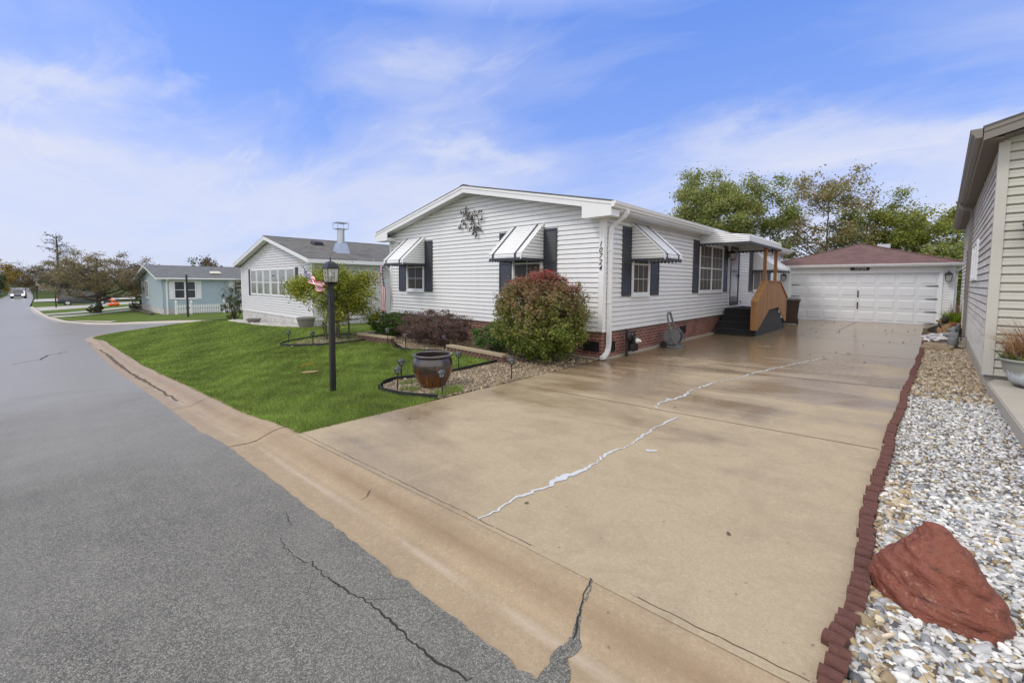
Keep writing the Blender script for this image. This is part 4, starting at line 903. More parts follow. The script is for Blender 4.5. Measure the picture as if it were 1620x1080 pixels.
# door canopy
cm=MB(); cm.mat('white_alu'); cy0,cy1,cd=13.32,17.15,1.38
A=fs_.P(cy0,3.15,.04); slope_v=fs_.P(cy0,2.98,cd)-A; L=slope_v.length; Sx=slope_v.normalized(); Nn=Vector((0,1,0)).cross(-Sx); Nn=Nn if Nn.z>0 else -Nn
bands(cm,A,Sx,(0,1,0),Nn,[(0,0),(L,0),(L,cy1-cy0),(0,cy1-cy0)],.15,[(0,.02),(.12,.02),(.14,.0),(.98,.0),(1,.02)],v0=0)
cm.prism([fs_.P(cy0,3.13,.04),fs_.P(cy0,2.96,cd),fs_.P(cy1,2.96,cd),fs_.P(cy1,3.13,.04)],(0,0,-.02),(0,0,-.012))
bands(cm,fs_.P(cy0,0,cd),(0,1,0),(0,0,1),(1,0,0),[(0,2.80),(cy1-cy0,2.80),(cy1-cy0,2.985),(0,2.985)],.062,[(0,0),(0,.014),(.75,.010),(.8,0),(1,0)])
for y,sg in ((cy0,-1),(cy1,1)): bands(cm,(X1,y,0),(1,0,0),(0,0,1),(0,sg,0),[(.02,2.80),(cd,2.80),(cd,2.99),(.02,3.16)],.062,SLAT)
can=cm.build('porch_canopy',parent=home,world=True)
cm=MB(); cm.mat('charcoal')
def vald(P0,dirv,length,nrm,drop=.07,mb=None):
    n=max(2,int(length/.11)); s=length/n; P0=Vector(P0); dirv=Vector(dirv); nrm=Vector(nrm)
    for k in range(n):
        a=P0+dirv*(k*s); mb.prism([a,a+dirv*s]+[a+dirv*(s*(1-t))+Vector((0,0,-(drop*.6+drop*.5*math.sin(math.pi*t)))) for t in (0,.2,.4,.6,.8,1)],nrm*.002,nrm*.009)
vald((X1+.02,cy0-.012,2.81),(1,0,0),cd,(0,-1,0),mb=cm); vald((X1+cd+.014,cy0,2.81),(0,1,0),cy1-cy0,(1,0,0),mb=cm); vald((X1+.02,cy1+.012,2.81),(1,0,0),cd,(0,1,0),mb=cm)
v=cm.build('valance'); v.data.transform(Matrix.Translation(-Vector(home.location))); v.parent=can
# vents in the brick
def vent(fr,u,z,w_,h_,root):
    mb=MB(); mb.mat('black_plastic'); fr.box(mb,u-w_/2,u+w_/2,z-h_/2,z+h_/2,-.02,-.006)
    for q in ((u-w_/2,u-w_/2+.02,z-h_/2,z+h_/2),(u+w_/2-.02,u+w_/2,z-h_/2,z+h_/2),(u-w_/2+.02,u+w_/2-.02,z-h_/2,z-h_/2+.02),(u-w_/2+.02,u+w_/2-.02,z+h_/2-.02,z+h_/2)): fr.box(mb,*q,-.02,.006)
    for k in range(4): zz_=z-h_/2+.03+k*(h_-.05)/4; fr.box(mb,u-w_/2+.02,u+w_/2-.02,zz_,zz_+.008,-.01,.002)
    mb.build('vent',parent=root,world=True)
vent(fs_,8.33,.24,.34,.22,home); vent(fs_,12.35,.32,.38,.21,home); vent(ff,-5.05,.26,.38,.22,home)
# house number down the corner board
for i,ch in enumerate('10724'): 
    o=textmesh(ch,.155,'black_metal','house_number',home,wallM(ff,-4.845,2.43-i*.125,.026,home),shear=.25,ext=.004,font_off=.001); o['label']='black italic digit %s fixed to the white corner board'%ch
# =================================================================== NEIGHBOUR, WHITE
nb=thing('mobile_home','pale grey sided home with white stone skirting, six-sash front window and metal chimney','house',(-23,7.6,-.6))
NX0,NX1,NYF,NYB=-27.98,-18.42,7.60,22.; nz=.02; nxr=-23.15
nf=Fr((0,NYF,0),(1,0,0)); ns=Fr((NX1,0,0),(0,1,0))
nf.siding('front_wall',[(NX0,nz),(NX1,nz),(NX1,2.42),(nxr,3.60),(NX0,2.42)],'siding_neigh',nb,.12); ns.siding('side_wall',[(NYF,nz),(NYB,nz),(NYB,2.5),(NYF,2.5)],'siding_neigh',nb,.12)
brickwall(nb,nf,NX0,NX1-.02,-.9,nz-.004,'white_stone','stone_skirting',-.01); brickwall(nb,ns,NYF+.02,NYB,-.6,nz-.004,'white_stone','stone_skirting',-.01)
mb=MB(); mb.mat('siding_neigh'); mb.face([(NX0,NYB,-1),(NX0,NYF,-1),(NX0,NYF,2.45),(NX0,NYB,2.45)]); mb.build('rear_wall',parent=nb,world=True)
mb=MB(); mb.mat('white_trim'); nf.box(mb,NX1-.1,NX1+.02,nz,2.45,0,.02); ns.box(mb,NYF-.018,NYF+.12,nz,2.45,0,.02); nf.box(mb,NX0-.02,NX0+.1,nz,2.4,0,.02); ns.box(mb,NYF+.02,NYB,nz-.05,nz+.0,.0,.02); nf.box(mb,NX0,NX1-.02,nz-.05,nz,0,.02); mb.build('corner_trim',parent=nb,world=True)
gable_roof(nb,-28.30,-18.02,7.27,22.3,nxr,2.56,2.56,3.80,'shingle_grey',.03)
rake(nb,-28.30,-18.02,nxr,2.56,2.56,3.80,7.29,th=.03,fas=.16,wall_y=NYF,wx0=NX0,wx1=NX1,ret=False)
for xa,xb in ((-18.04,-17.98),(-28.33,-28.28)): mb=MB(); mb.mat('white_trim'); mb.box(xa,xb,7.29,22.3,2.37,2.53); mb.build('fascia',parent=nb,world=True)
for xa,xb in ((NX1,-18.04),(-28.28,NX0)): mb=MB(); mb.mat('soffit'); mb.box(xa,xb,7.3,22.3,2.37,2.385); mb.build('soffit',parent=nb,world=True)
for g0 in (-26.28,-23.20):
    for k in range(3):
        a=g0+k*1.0+.02; window(nf,nb,a,a+.86,.93,2.16,'glass_curtain',1,1,None,fw=.035,sill=False)
shutter(nf,nb,-26.62,-26.36,.84,2.24,'charcoal',louvre=False); shutter(nf,nb,-20.14,-19.88,.84,2.24,'charcoal',louvre=False)
carriage_lamp(nb,ns.P(11.6,2.05,.01),ns.N,s=1.5)
mb=MB(); mb.mat('galv'); cx_,cy_=-19.75,9.5; zr0=2.56+(-18.02-cx_)*.2417
mb.hexa([(cx_-.30,cy_-.30,zr0-.08),(cx_+.30,cy_-.30,zr0-.08),(cx_+.30,cy_+.30,zr0-.08),(cx_-.30,cy_+.30,zr0-.08),(cx_-.19,cy_-.19,zr0+.42),(cx_+.19,cy_-.19,zr0+.42),(cx_+.19,cy_+.19,zr0+.42),(cx_-.19,cy_+.19,zr0+.42)])
mb.lathe([(.21,0),(.21,.05),(.165,.06),(.165,.64)],(cx_,cy_,zr0+.42),20); 
ch=mb.build('chimney',parent=nb,world=True,smooth=True)
mb=MB(); mb.mat('galv'); mb.box(cx_-.26,cx_+.26,cy_-.26,cy_+.26,zr0+1.34,zr0+1.37)
mb.box(cx_-.25,cx_+.25,cy_-.25,cy_+.25,zr0+1.06,zr0+1.09)
for a,b in ((-1,-1),(1,-1),(1,1),(-1,1)): mb.tube([(cx_+a*.25,cy_+b*.25,zr0+1.06),(cx_+a*.25,cy_+b*.25,zr0+1.36)],.015,4)
q=mb.build('chimney_cap'); q.data.transform(Matrix.Translation(-Vector(nb.location))); q.parent=ch
mb=MB(); mb.mat('black_plastic'); zz0=2.56+(-18.02+21.5)*.2417; mb.hexa([(-21.75,8.9,zz0+.08),(-21.3,8.9,zz0-.03),(-21.3,9.4,zz0-.03),(-21.75,9.4,zz0+.08),(-21.72,8.95,zz0+.20),(-21.33,8.95,zz0+.11),(-21.33,9.35,zz0+.11),(-21.72,9.35,zz0+.20)]); mb.build('roof_vent',parent=nb,world=True)
# =================================================================== BLUE HOME
bh=thing('mobile_home','light blue sided home with white shutters and grey shingle roof behind the picket fence','house',(-50,6.5,-1.3))
BX0,BX1,BYF,BYB=-56.3,-44.7,6.5,24; bz=-.68; bxr=-50.6
bf=Fr((0,BYF,0),(1,0,0)); bs_=Fr((BX1,0,0),(0,1,0))
bf.siding('front_wall',[(BX0,bz),(BX1,bz),(BX1,1.72),(bxr,2.72),(BX0,1.72)],'siding_blue',bh,.15); bs_.siding('side_wall',[(BYF,bz),(BYB,bz),(BYB,1.78),(BYF,1.78)],'siding_blue',bh,.15)
brickwall(bh,bf,BX0,BX1-.02,-1.6,bz-.004,'white_stone','stone_skirting',-.01); brickwall(bh,bs_,BYF+.02,BYB,-1.4,bz-.004,'white_stone','stone_skirting',-.01)
mb=MB(); mb.mat('siding_blue'); mb.face([(BX0,BYB,-2),(BX0,BYF,-2),(BX0,BYF,1.75),(BX0,BYB,1.75)]); mb.build('rear_wall',parent=bh,world=True)
gable_roof(bh,-56.9,-44.3,6.0,24.3,bxr,1.86,1.86,2.98,'shingle_bluegrey',.03)
rake(bh,-56.9,-44.3,bxr,1.86,1.86,2.98,6.03,th=.03,fas=.14,wall_y=BYF,wx0=BX0,wx1=BX1,ret=False)
mb=MB(); mb.mat('white_trim'); mb.box(-44.32,-44.2,6.03,24.3,1.70,1.83); mb.build('gutter',parent=bh,world=True)
mb=MB(); mb.mat('soffit'); mb.box(BX1,-44.32,6.03,24.3,1.68,1.70); mb.build('soffit',parent=bh,world=True)
mb=MB(); mb.mat('white_trim'); rtube(mb,[(-44.25,6.8,1.75),(-44.4,6.75,1.6),(-44.62,6.72,1.45),(-44.62,6.72,-1.2)],.12,.09,(0,1,0)); mb.build('downspout',parent=bh,world=True)
mb=MB(); mb.mat('siding_blue'); bs_.box(mb,BYF-.02,BYF+.12,bz,1.7,0,.025); bf.box(mb,BX1-.12,BX1+.025,bz,1.7,0,.025); mb.build('corner_trim',parent=bh,world=True)
window(bs_,bh,7.25,7.92,.14,1.52,'glass_dark',1,1,None,fw=.07); window(bs_,bh,8.08,8.66,.14,1.52,'glass_dark',1,1,None,fw=.07)
shutter(bs_,bh,6.88,7.17,.06,1.58,'white_trim'); shutter(bs_,bh,8.75,9.08,.06,1.58,'white_trim')
window(bs_,bh,11.55,12.1,.80,1.52,'glass_dark',1,1,None,fw=.07); shutter(bs_,bh,11.1,11.46,.7,1.6,'white_trim')
window(bf,bh,-53.6,-52.0,.05,1.5,'glass_dark',1,2,(2,4),fw=.09)
mb=MB(); mb.mat('cream'); mb.hexa([(-46.6,10.1,2.35),(-45.9,10.1,2.23),(-45.9,10.9,2.23),(-46.6,10.9,2.35),(-46.55,10.15,2.45),(-45.95,10.15,2.33),(-45.95,10.85,2.33),(-46.55,10.85,2.45)]); mb.build('skylight',parent=bh,world=True)
# =================================================================== HOMES FARTHER DOWN
def plain_home(name,label,x0,x1,y0,y1,g,ez,pz,wallm,roofm,windows=(),gm=None):
    r=thing(name,label,'house',((x0+x1)/2,y0,g)); xr=(x0+x1)/2
    a=Fr((0,y0,0),(1,0,0)); b=Fr((x1,0,0),(0,1,0))
    a.siding('front_wall',[(x0,g),(x1,g),(x1,ez),(xr,pz-.1),(x0,ez)],wallm,r,.2); b.siding('side_wall',[(y0,g),(y1,g),(y1,ez),(y0,ez)],wallm,r,.2)
    gable_roof(r,x0-.35,x1+.35,y0-.4,y1+.3,xr,ez+.12,ez+.12,pz+.08,roofm,.04,cap=False); rake(r,x0-.35,x1+.35,xr,ez+.12,ez+.12,pz+.08,y0-.38,th=.04,fas=.18,wall_y=y0,wx0=x0,wx1=x1,ret=False)
    for fr_,u0,u1,z0,z1 in windows: window({'f':a,'s':b}[fr_],r,u0,u1,z0,z1,'glass_dark',1,1,None,fw=.09,sill=False)
    return r,a,b
r4,a4,b4=plain_home('mobile_home','grey roofed home with a white gable half hidden behind the bare crab apple tree',-77,-66,10,24,-1.6,1.3,2.9,'siding_neigh','shingle_grey',[('s',12,13,.0,1.0),('s',15,16.2,.0,1.0)])
r5,a5,b5=plain_home('garage','small white garage standing left of the light blue home',-62.6,-57.3,7.6,13,-1.45,.75,1.7,'siding_neigh','shingle_grey')
r5['category']='garage'
mb=MB(); mb.mat('garage_white'); a5.box(mb,-62.0,-57.9,-1.4,.55,0.02,.05); mb.build('garage_door',parent=r5,world=True)
r6,a6,b6=plain_home('mobile_home','distant beige home at the far end of the street',-215,-200,-2,8,-1.9,1.1,2.9,'siding_tan','shingle_grey',[('s',0,2,-.6,.6),('s',4,6,-.6,.6)])
r7,a7,b7=plain_home('mobile_home','distant white home seen between trees past the parked suv',-128,-114,14,28,-1.8,1.2,2.9,'siding_neigh','shingle_bluegrey',[('s',16,17,-.2,.8)])
# =================================================================== GARAGE
gr_=thing('garage','detached garage with a maroon hip roof and white panelled door at the driveway end','garage',(-2,24.3,0))
gf=Fr((0,24.3,0),(1,0,0)); GX0,GX1=-5.15,1.13
gz0=0.
for nm,poly in (('front_wall',[(GX0,.0),(-4.42,.0),(-4.42,2.42),(GX0,2.42)]),('front_wall',[(.80,.0),(GX1,.0),(GX1,2.42),(.80,2.42)])): gf.siding(nm,poly,'siding_white',gr_,.105)
gs_=Fr((GX1,0,0),(0,1,0)); gs_.siding('side_wall',[(24.3,0),(30.9,0),(30.9,2.42),(24.3,2.42)],'siding_white',gr_)
mb=MB(); mb.mat('white_trim'); gf.box(mb,-4.42,.80,2.20,2.42,-.02,.01); gf.box(mb,GX0,GX1,2.40,2.46,-.02,.004) ; gf.box(mb,GX1-.09,GX1+.02,0,2.4,0,.025); gf.box(mb,-4.44,-4.33,.0,2.12,-.06,.04); gf.box(mb,.71,.82,.0,2.12,-.06,.04); gf.box(mb,-4.44,.82,2.12,2.23,-.06,.042); mb.build('door_frame',parent=gr_,world=True)
mb=MB(); mb.mat('garage_white')
cols,rows=8,4; W0,W1,H0,H1=-4.33,.71,.012,2.12; cw=(W1-W0)/cols; rh=(H1-H0)/rows
for r in range(rows):
    zb=H0+r*rh; zt=zb+rh
    gf.box(mb,W0,W1,zb+.003,zt-.003,-.06,-.030)
    for c in range(cols):
        u=W0+c*cw; a,b,c0,c1=u+.055,u+cw-.055,zb+.085,zt-.085
        # raised panel with a moulded groove
        mb.hexa([gf.P(a,c0,-.028),gf.P(b,c0,-.028),gf.P(b,c0,-.031),gf.P(a,c0,-.031),gf.P(a,c1,-.028),gf.P(b,c1,-.028),gf.P(b,c1,-.031),gf.P(a,c1,-.031)])
        for q in ((a-.022,b+.022,c1,c1+.022),(a-.022,b+.022,c0-.022,c0),(a-.022,a,c0,c1),(b,b+.022,c0,c1)):
            gf.box(mb,*q,-.031,-.0305)
        gf.box(mb,a+.0,b-.0,c0,c1,-.03,-.018) if False else None
        e=.03; O=[gf.P(a,c0,-.030),gf.P(b,c0,-.030),gf.P(b,c1,-.030),gf.P(a,c1,-.030)]; I=[gf.P(a+e,c0+e,-.016),gf.P(b-e,c0+e,-.016),gf.P(b-e,c1-e,-.016),gf.P(a+e,c1-e,-.016)]
        mb.face(I)
        for i in range(4): mb.face([O[i],O[(i+1)%4],I[(i+1)%4],I[i]])
gd=mb.build('garage_door',parent=gr_,world=True)
def hinge(u,z,dirn):
    mb=MB(); mb.mat('black_metal'); a,b=(u,u+dirn*.34)
    P=[gf.P(a,z-.02,-.015),gf.P(b,z-.008,-.015),gf.P(b+dirn*.03,z,-.015),gf.P(b,z+.008,-.015),gf.P(a,z+.02,-.015)]
    if dirn<0: P=P[::-1]
    mb.prism(P,gf.N*.0,gf.N*.012); o=mb.build('hinge_strap'); o.data.transform(Matrix.Translation(-Vector(gr_.location))); o.parent=gd
for r in (1,2,3): hinge(W0+.02,H0+r*rh,1); hinge(W1-.02,H0+r*rh,-1)
hinge(W0+.02,H0+.05,1); hinge(W1-.02,H0+.05,-1)
for z in (1.22,.72):
    mb=MB(); mb.mat('black_metal'); uc=(W0+W1)/2; gf.box(mb,uc-.022,uc+.022,z-.15,z+.15,-.03,-.012); mb.tube([gf.P(uc,z-.11,-.01),gf.P(uc,z-.08,.02),gf.P(uc,z+.08,.02),gf.P(uc,z+.11,-.01)],.010,6); o=mb.build('handle'); o.data.transform(Matrix.Translation(-Vector(gr_.location))); o.parent=gd
carriage_lamp(gr_,gf.P(-4.62,1.98,.01),gf.N,s=1.35); carriage_lamp(gr_,gf.P(.96,1.98,.01),gf.N,s=1.6)
mb=MB(); mb.mat('black_metal'); mb.prism([gf.P(-1.79+x,2.315+z,0) for x,z in ((-.30,-.075),(.30,-.075),(.33,-.05),(.33,.05),(.30,.075),(-.30,.075),(-.33,.05),(-.33,-.05))],gf.N*.012,gf.N*.03); sg=mb.build('number_plate',parent=gr_,world=True)
o=textmesh('10724',.17,'white_pvc','number',None,wallM(gf,-1.79,2.315,.034,gr_),shear=.15,ext=.003,font_off=.001); o.parent=sg
ox0,ox1,oy0,oy1,ez_=GX0-.28,GX1+.28,24.02,31.2,2.50; apx,apy,apz=(GX0+GX1)/2,24.02+3.43,3.62; 
mb=MB(); mb.mat('shingle_red'); ap2=oy1-3.43
c0,c1,c2,c3=(ox0,oy0,ez_),(ox1,oy0,ez_),(ox1,oy1,ez_),(ox0,oy1,ez_); p1=(apx,apy,apz); p2=(apx,ap2,apz)
mb.face([c0,c1,p1]); mb.face([c1,c2,p2,p1]); mb.face([c2,c3,p2]); mb.face([c3,c0,p1,p2]); mb.face([c3,c2,c1,c0])
for A_ in (c0,c1): mb.tube([Vector(A_)+Vector((0,0,.01)),Vector(p1)+Vector((0,0,.01))],.035,5)
mb.build('roof',parent=gr_,world=True)
mb=MB(); mb.mat('galv'); mb.box(apx+.55,apx+1.05,apy+.7,apy+1.1,3.38,3.62) ; mb.build('roof_vent',parent=gr_,world=True)
mb=MB(); mb.mat('white_alu'); ogutter(mb,(ox0,oy0+.02,ez_+.005),(ox1,oy0+.02,ez_+.005),(0,-1,0)); mb.box(ox0,ox1,oy0+.022,oy0+.04,ez_-.12,ez_-.002); mb.box(ox1-.02,ox1,oy0+.04,oy1,ez_-.12,ez_-.002); mb.build('gutter',parent=gr_,world=True)
mb=MB(); mb.mat('soffit'); mb.box(ox0,ox1-.02,oy0+.04,24.3,ez_-.10,ez_-.085); mb.box(GX1+.02,ox1-.02,24.3,oy1,ez_-.10,ez_-.085); mb.build('soffit',parent=gr_,world=True)
mb=MB(); mb.mat('white_alu'); rtube(mb,[(ox1-.05,oy0-.03,2.42),(ox1-.06,oy0+.03,2.30),(GX1+.07,24.28,2.18),(GX1+.06,24.40,2.05),(GX1+.06,24.42,.1)],.07,.07,(1,0,0)); mb.build('downspout',parent=gr_,world=True)
# =================================================================== TAN HOME ON THE RIGHT
th_=thing('mobile_home','tan vinyl sided home with brown gutter at the right edge, next to the gravel strip','house',(.78,8.91,.15),-R_(1.9))
tf=Fr((0,0,0),(1,0,0)); ts=Fr((0,0,0),(0,-1,0))   # side wall: u runs towards the street so that N points to -x
ts.o=Vector((0,0,0))
Z_=lambda z:z-.15
tf.siding('front_wall',[(0,Z_(.38)),(7.5,Z_(.38)),(7.5,Z_(5.6)),(0,Z_(3.58))],'siding_tan',th_,.117,world=False)
LS=12.85
ts.siding('side_wall',[(-LS,Z_(.42)),(0,Z_(.42)),(0,Z_(3.62)),(-LS,Z_(3.62))],'siding_tan_side',th_,.117,world=False)
mb=MB(); mb.mat('siding_tan'); mb.face([(7.5,0,-.2),(7.5,0,4.4),(7.5,LS,4.4),(7.5,LS,-.2)][::-1]); mb.face([(0,LS,-.2),(0,LS,3.5),(7.5,LS,5.4),(7.5,LS,-.2)]); mb.build('rear_wall',parent=th_)
mb=MB(); mb.mat('conc_old'); mb.box(.02,7.4,.03,LS,-.35,.24); mb.box(-.01,.02,.03,LS,-.35,.20); mb.build('foundation',parent=th_)
mb=MB(); mb.mat('tan_trim'); mb.box(-.03,.075,-.028,0.,Z_(.38),Z_(3.57)); mb.box(-.03,.0,0.,.10,Z_(.38),Z_(3.60)); mb.build('corner_trim',parent=th_)
mb=MB(); mb.mat('shingle_red'); sl=.27; re=-.20; zt0=Z_(3.745)
mb.hexa([(re,-.30,zt0-.03),(4.,-.30,zt0-.03+4.2*sl),(4.,LS+.3,zt0-.03+4.2*sl),(re,LS+.3,zt0-.03),(re,-.30,zt0),(4.,-.30,zt0+4.2*sl),(4.,LS+.3,zt0+4.2*sl),(re,LS+.3,zt0)])
mb.m=[0]*len(mb.m); mb.mats=['shingle_grey']; mb.build('roof',parent=th_)
mb=MB(); mb.mat('brown_gutter'); mb.prism([(re+.01,-.28,zt0-.035),(re+.01,-.28,zt0-.19),(4,-.28,zt0-.19+4.2*sl),(4,-.28,zt0-.035+4.2*sl)],(0,-.022,0),(0,0,0)); mb.prism([(re+.01,-.303,zt0-.035),(re+.01,-.303,zt0-.08),(4,-.303,zt0-.08+4.2*sl),(4,-.303,zt0-.035+4.2*sl)],(0,-.012,0),(0,0,0)); mb.box(re,re+.02,-.26,LS+.3,zt0-.19,zt0-.035); mb.build('fascia',parent=th_)
mb=MB(); mb.mat('brown_gutter'); ogutter(mb,(re-.002,LS+.3,zt0-.03),(re-.002,-.31,zt0-.03),(-1,0,0),w=.115,h_=.12); mb.build('gutter',parent=th_)
mb=MB(); mb.mat('taupe_soffit')
for k in range(int((LS+.3)/.05)): y=-.26+k*.05; mb.box(re+.02,.0,y,y+.043,zt0-.19,zt0-.172)
mb.box(re+.02,.0,-.26,LS+.3,zt0-.175,zt0-.168)
for k in range(40): x=.0+k*.1; mb.prism([(x,-.257,zt0-.165+x*sl),(x+.095,-.257,zt0-.165+(x+.095)*sl),(x+.095,0,zt0-.165+(x+.095)*sl),(x,0,zt0-.165+x*sl)],(0,0,0),(0,0,.01))
mb.build('soffit',parent=th_)
mb=MB(); mb.mat('brown_gutter'); rtube(mb,[(re-.06,6.40,zt0-.12),(re-.06,6.40,zt0-.20),(re-.03,6.40,zt0-.25),(-.07,6.40,zt0-.30),(-.055,6.40,zt0-.42),(-.055,6.40,.30),(-.06,6.40,.2)],.075,.06,(0,1,0)); mb.build('downspout',parent=th_)
window(ts,th_,-5.3,-3.6,Z_(1.78),Z_(2.48),'glass_curtain',0,2,None,fw=.05,world=False,sill=False)
shutter(ts,th_,-8.6,-8.1,Z_(1.2),Z_(2.6),'brown_shutter',world=False)
mb=MB(); mb.mat('tan_trim'); mb.tube([(-.02,.12,zt0-.40),(-.02,2.6,zt0-.32),(-.02,2.9,zt0-.26),(-.02,3.0,zt0-.20)],.012,5); mb.build('cable',parent=th_)
carriage_lamp(th_,(.34,-.01,Z_(2.36)),(0,-1,0),s=1.5,world=False)
# ------------------------------------------------------------------ porch steps
st=thing('porch_steps','black carpeted porch steps with a cedar side panel and two cedar posts','steps',(-4.1,16.5,0))
mb=MB(); mb.mat('black_carpet'); sx0,sx1=-4.70,-3.52
pl0,pl1=15.72,17.62
for k in range(4):
    y0=pl0-.33*(3-k); y1=pl1+.33*(3-k); z1=.20*(k+1)
    if k<3:
        mb.bbox(sx0,sx1,y0-.02,pl0+.02,z1-.20 if k else 0,z1,.012); mb.bbox(sx0,sx1,y0-.045,y0,z1-.055,z1+.002,.018)
        mb.bbox(sx0,sx1,pl1-.02,y1+.02,z1-.20 if k else 0,z1,.012)
    else:
        mb.bbox(sx0,sx1,y0-.02,y1+.02,.6,z1,.012); mb.bbox(sx0,sx1,y0-.045,y0,z1-.055,z1+.002,.018)
mb.box(sx0+.02,sx1-.02,pl0,pl1,0,.61)
mb.build('treads',parent=st,world=True)
mb=MB(); mb.mat('grey_carpet'); P=[(pl0-1.02,0)]
for k in range(4): P+= [(pl0-.33*(3-k)-.02,.2*k),(pl0-.33*(3-k)-.02,.2*(k+1))]
for k in range(3,-1,-1): P+= [(pl1+.33*(3-k)+.02,.2*(k+1)),(pl1+.33*(3-k)+.02,.2*k)]
Q=[];[Q.append(p) for p in P if not Q or math.dist(Q[-1],p)>1e-6]
mb.prism([(sx1,y,z) for y,z in Q[1:]],(0.002,0,0),(.03,0,0)); mb.build('side_panel',parent=st,world=True)
# cedar railing: boards clipped to the outline
out_top=[(14.50,1.07),(15.62,1.70),(17.42,1.70),(18.62,1.12)]; out_bot=[(14.50,.22),(14.72,.22),(16.05,.80),(17.35,.84),(18.45,.28),(18.62,.28)]
def ip(L,y): return float(np.interp(y,[p[0] for p in L],[p[1] for p in L]))
mb=MB(); mb.mat('cedar'); y=14.50
while y<18.6:
    w_=.135; a,b=y+.004,min(y+w_-.004,18.62); rj=random.uniform(-.003,.003)
    for xx in (-3.46,):
        mb.prism([(xx+rj,a,ip(out_bot,a)-random.uniform(0,.02)),(xx+rj,b,ip(out_bot,b)-random.uniform(0,.02)),(xx+rj,b,ip(out_top,b)),(xx+rj,a,ip(out_top,a))],(0,0,0),(.022,0,0))
    y+=w_
mb.build('railing_panel',parent=st,world=True)
mb=MB(); mb.mat('cedar')
for (a,b) in zip(out_top[:-1],out_top[1:]): 
    mb.prism([(-3.60,a[0]-.02,a[1]+.002),(-3.60,b[0]+.02,b[1]+.002),(-3.60,b[0]+.02,b[1]+.04),(-3.60,a[0]-.02,a[1]+.04)],(0,0,0),(.19,0,0))
    # inner stringer below the cap
    mb.prism([(-3.50,a[0],a[1]-.09),(-3.50,b[0],b[1]-.09),(-3.50,b[0],b[1]),(-3.50,a[0],a[1])],(0,0,0),(.037,0,0))
mb.box(-3.60,-3.45,14.51,14.60,.22,1.07); mb.box(-3.52,-3.465,18.54,18.62,.28,1.1)
mb.build('handrail',parent=st,world=True)
for y in (15.62,17.05):
    mb=MB(); mb.mat('cedar'); mb.bbox(-3.575,-3.485,y,y+.09,.8,2.80,.006); mb.prism([(-3.53-.045,y+.09,2.78),(-3.53-.045,y+.19,2.78),(-3.53-.045,y+.19,2.60),(-3.53-.045,y+.09,2.50)],(0,0,0),(.09,0,0)); mb.build('post',parent=st,world=True)
mb=MB(); mb.mat('black_metal'); mb.tube([(-3.53,16.55,2.8),(-3.53,16.56,2.70),(-3.53,16.63,2.64),(-3.53,16.66,2.70)],.014,6); tag(mb.build('plant_hook'),'black metal hook hanging from the canopy between the cedar posts','hook')
# ------------------------------------------------------------------ wheelie bin
wb=thing('garbage_can','brown wheeled garbage can with a grey lid behind the cedar railing','garbage can',(-3.66,20.6,0),R_(10))
mb=MB(); mb.mat('brown_bin')
mb.hexa([(-.23,-.26,.05),(.23,-.26,.05),(.23,.26,.05),(-.23,.26,.05),(-.31,-.34,1.0),(.31,-.34,1.0),(.31,.34,1.0),(-.31,.34,1.0)]); mb.bbox(-.335,.335,-.365,.365,.94,.995,.012); mb.build('body',parent=wb)
mb=MB(); mb.mat('bin_lid'); mb.bbox(-.34,.34,-.37,.40,1.0,1.06,.02); mb.bbox(-.28,.28,-.3,.3,1.055,1.09,.02); mb.build('lid',parent=wb)
mb=MB(); mb.mat('bin_lid'); mb.tube([(-.25,.40,.98),(.25,.40,.98)],.016,8); mb.build('handle',parent=wb)
for s in (-1,1): mb=MB(); mb.mat('rubber'); mb.lathe([(0,-.03),(.11,-.03),(.12,0),(.11,.03),(0,.03)],(s*.26,.24,.12),16,'x'); mb.build('wheel',parent=wb)
# ------------------------------------------------------------------ hose reel
hr=thing('hose_reel','grey plastic hose reel cart wound with hose against the brick skirting','hose reel',(-4.40,10.75,0),R_(8))
mb=MB(); mb.mat('grey_plastic')
def disc(yc,sg):
    n=32
    mb.lathe([(.172,-.015),(.20,-.015),(.205,0),(.20,.015),(.172,.015)],(0,yc,.30),n,'y'); mb.lathe([(0,-.012),(.06,-.014),(.06,.014),(0,.012)],(0,yc,.30),n,'y')
    for k in range(5):
        a=2*math.pi*k/5+.4; mb.tube([(math.cos(a)*.04,yc,.30+math.sin(a)*.04),(math.cos(a)*.185,yc,.30+math.sin(a)*.185)],.013,5)
disc(-.17,-1); mb.build('reel',parent=hr)
mb=MB(); mb.mat('grey_plastic'); disc(.15,1); mb.tube([(0,-.16,.30),(0,.14,.30)],.05,10); mb.build('reel',parent=hr)
mb=MB(); mb.mat('grey_plastic')
mb.bbox(-.20,.22,-.22,.24,.02,.07,.015)
for yc in (-.20,.18): mb.tube([(-.12,yc,.05),(0,yc,.30),(-.03,yc,.52)],.018,6); mb.tube([(.16,yc,.05),(0,yc,.30)],.018,6)
mb.tube([(-.02,-.20,.45),(-.10,-.19,.74),(-.12,-.17,.84),(-.12,-.10,.885),(-.12,.06,.885),(-.12,.13,.84),(-.10,.16,.74),(-.02,.18,.45)],.026,8); mb.build('frame',parent=hr,smooth=True)
mb=MB(); mb.mat('hose_dark')
path=[]
for i in range(340):
    t=i/340; a=t*2*math.pi*15; r_=.125+.028*math.sin(t*9)+.02*t; path.append((math.cos(a)*r_,-.13+.24*abs(math.sin(t*5.2)),.30+math.sin(a)*r_))
mb.tube(path,.011,5); mb.mat('grey_plastic'); mb.tube([(.1,-.05,.44),(.18,.05,.42),(.24,.12,.30),(.22,.16,.16),(.15,.12,.10)],.011,6); mb.build('hose',parent=hr,smooth=True)
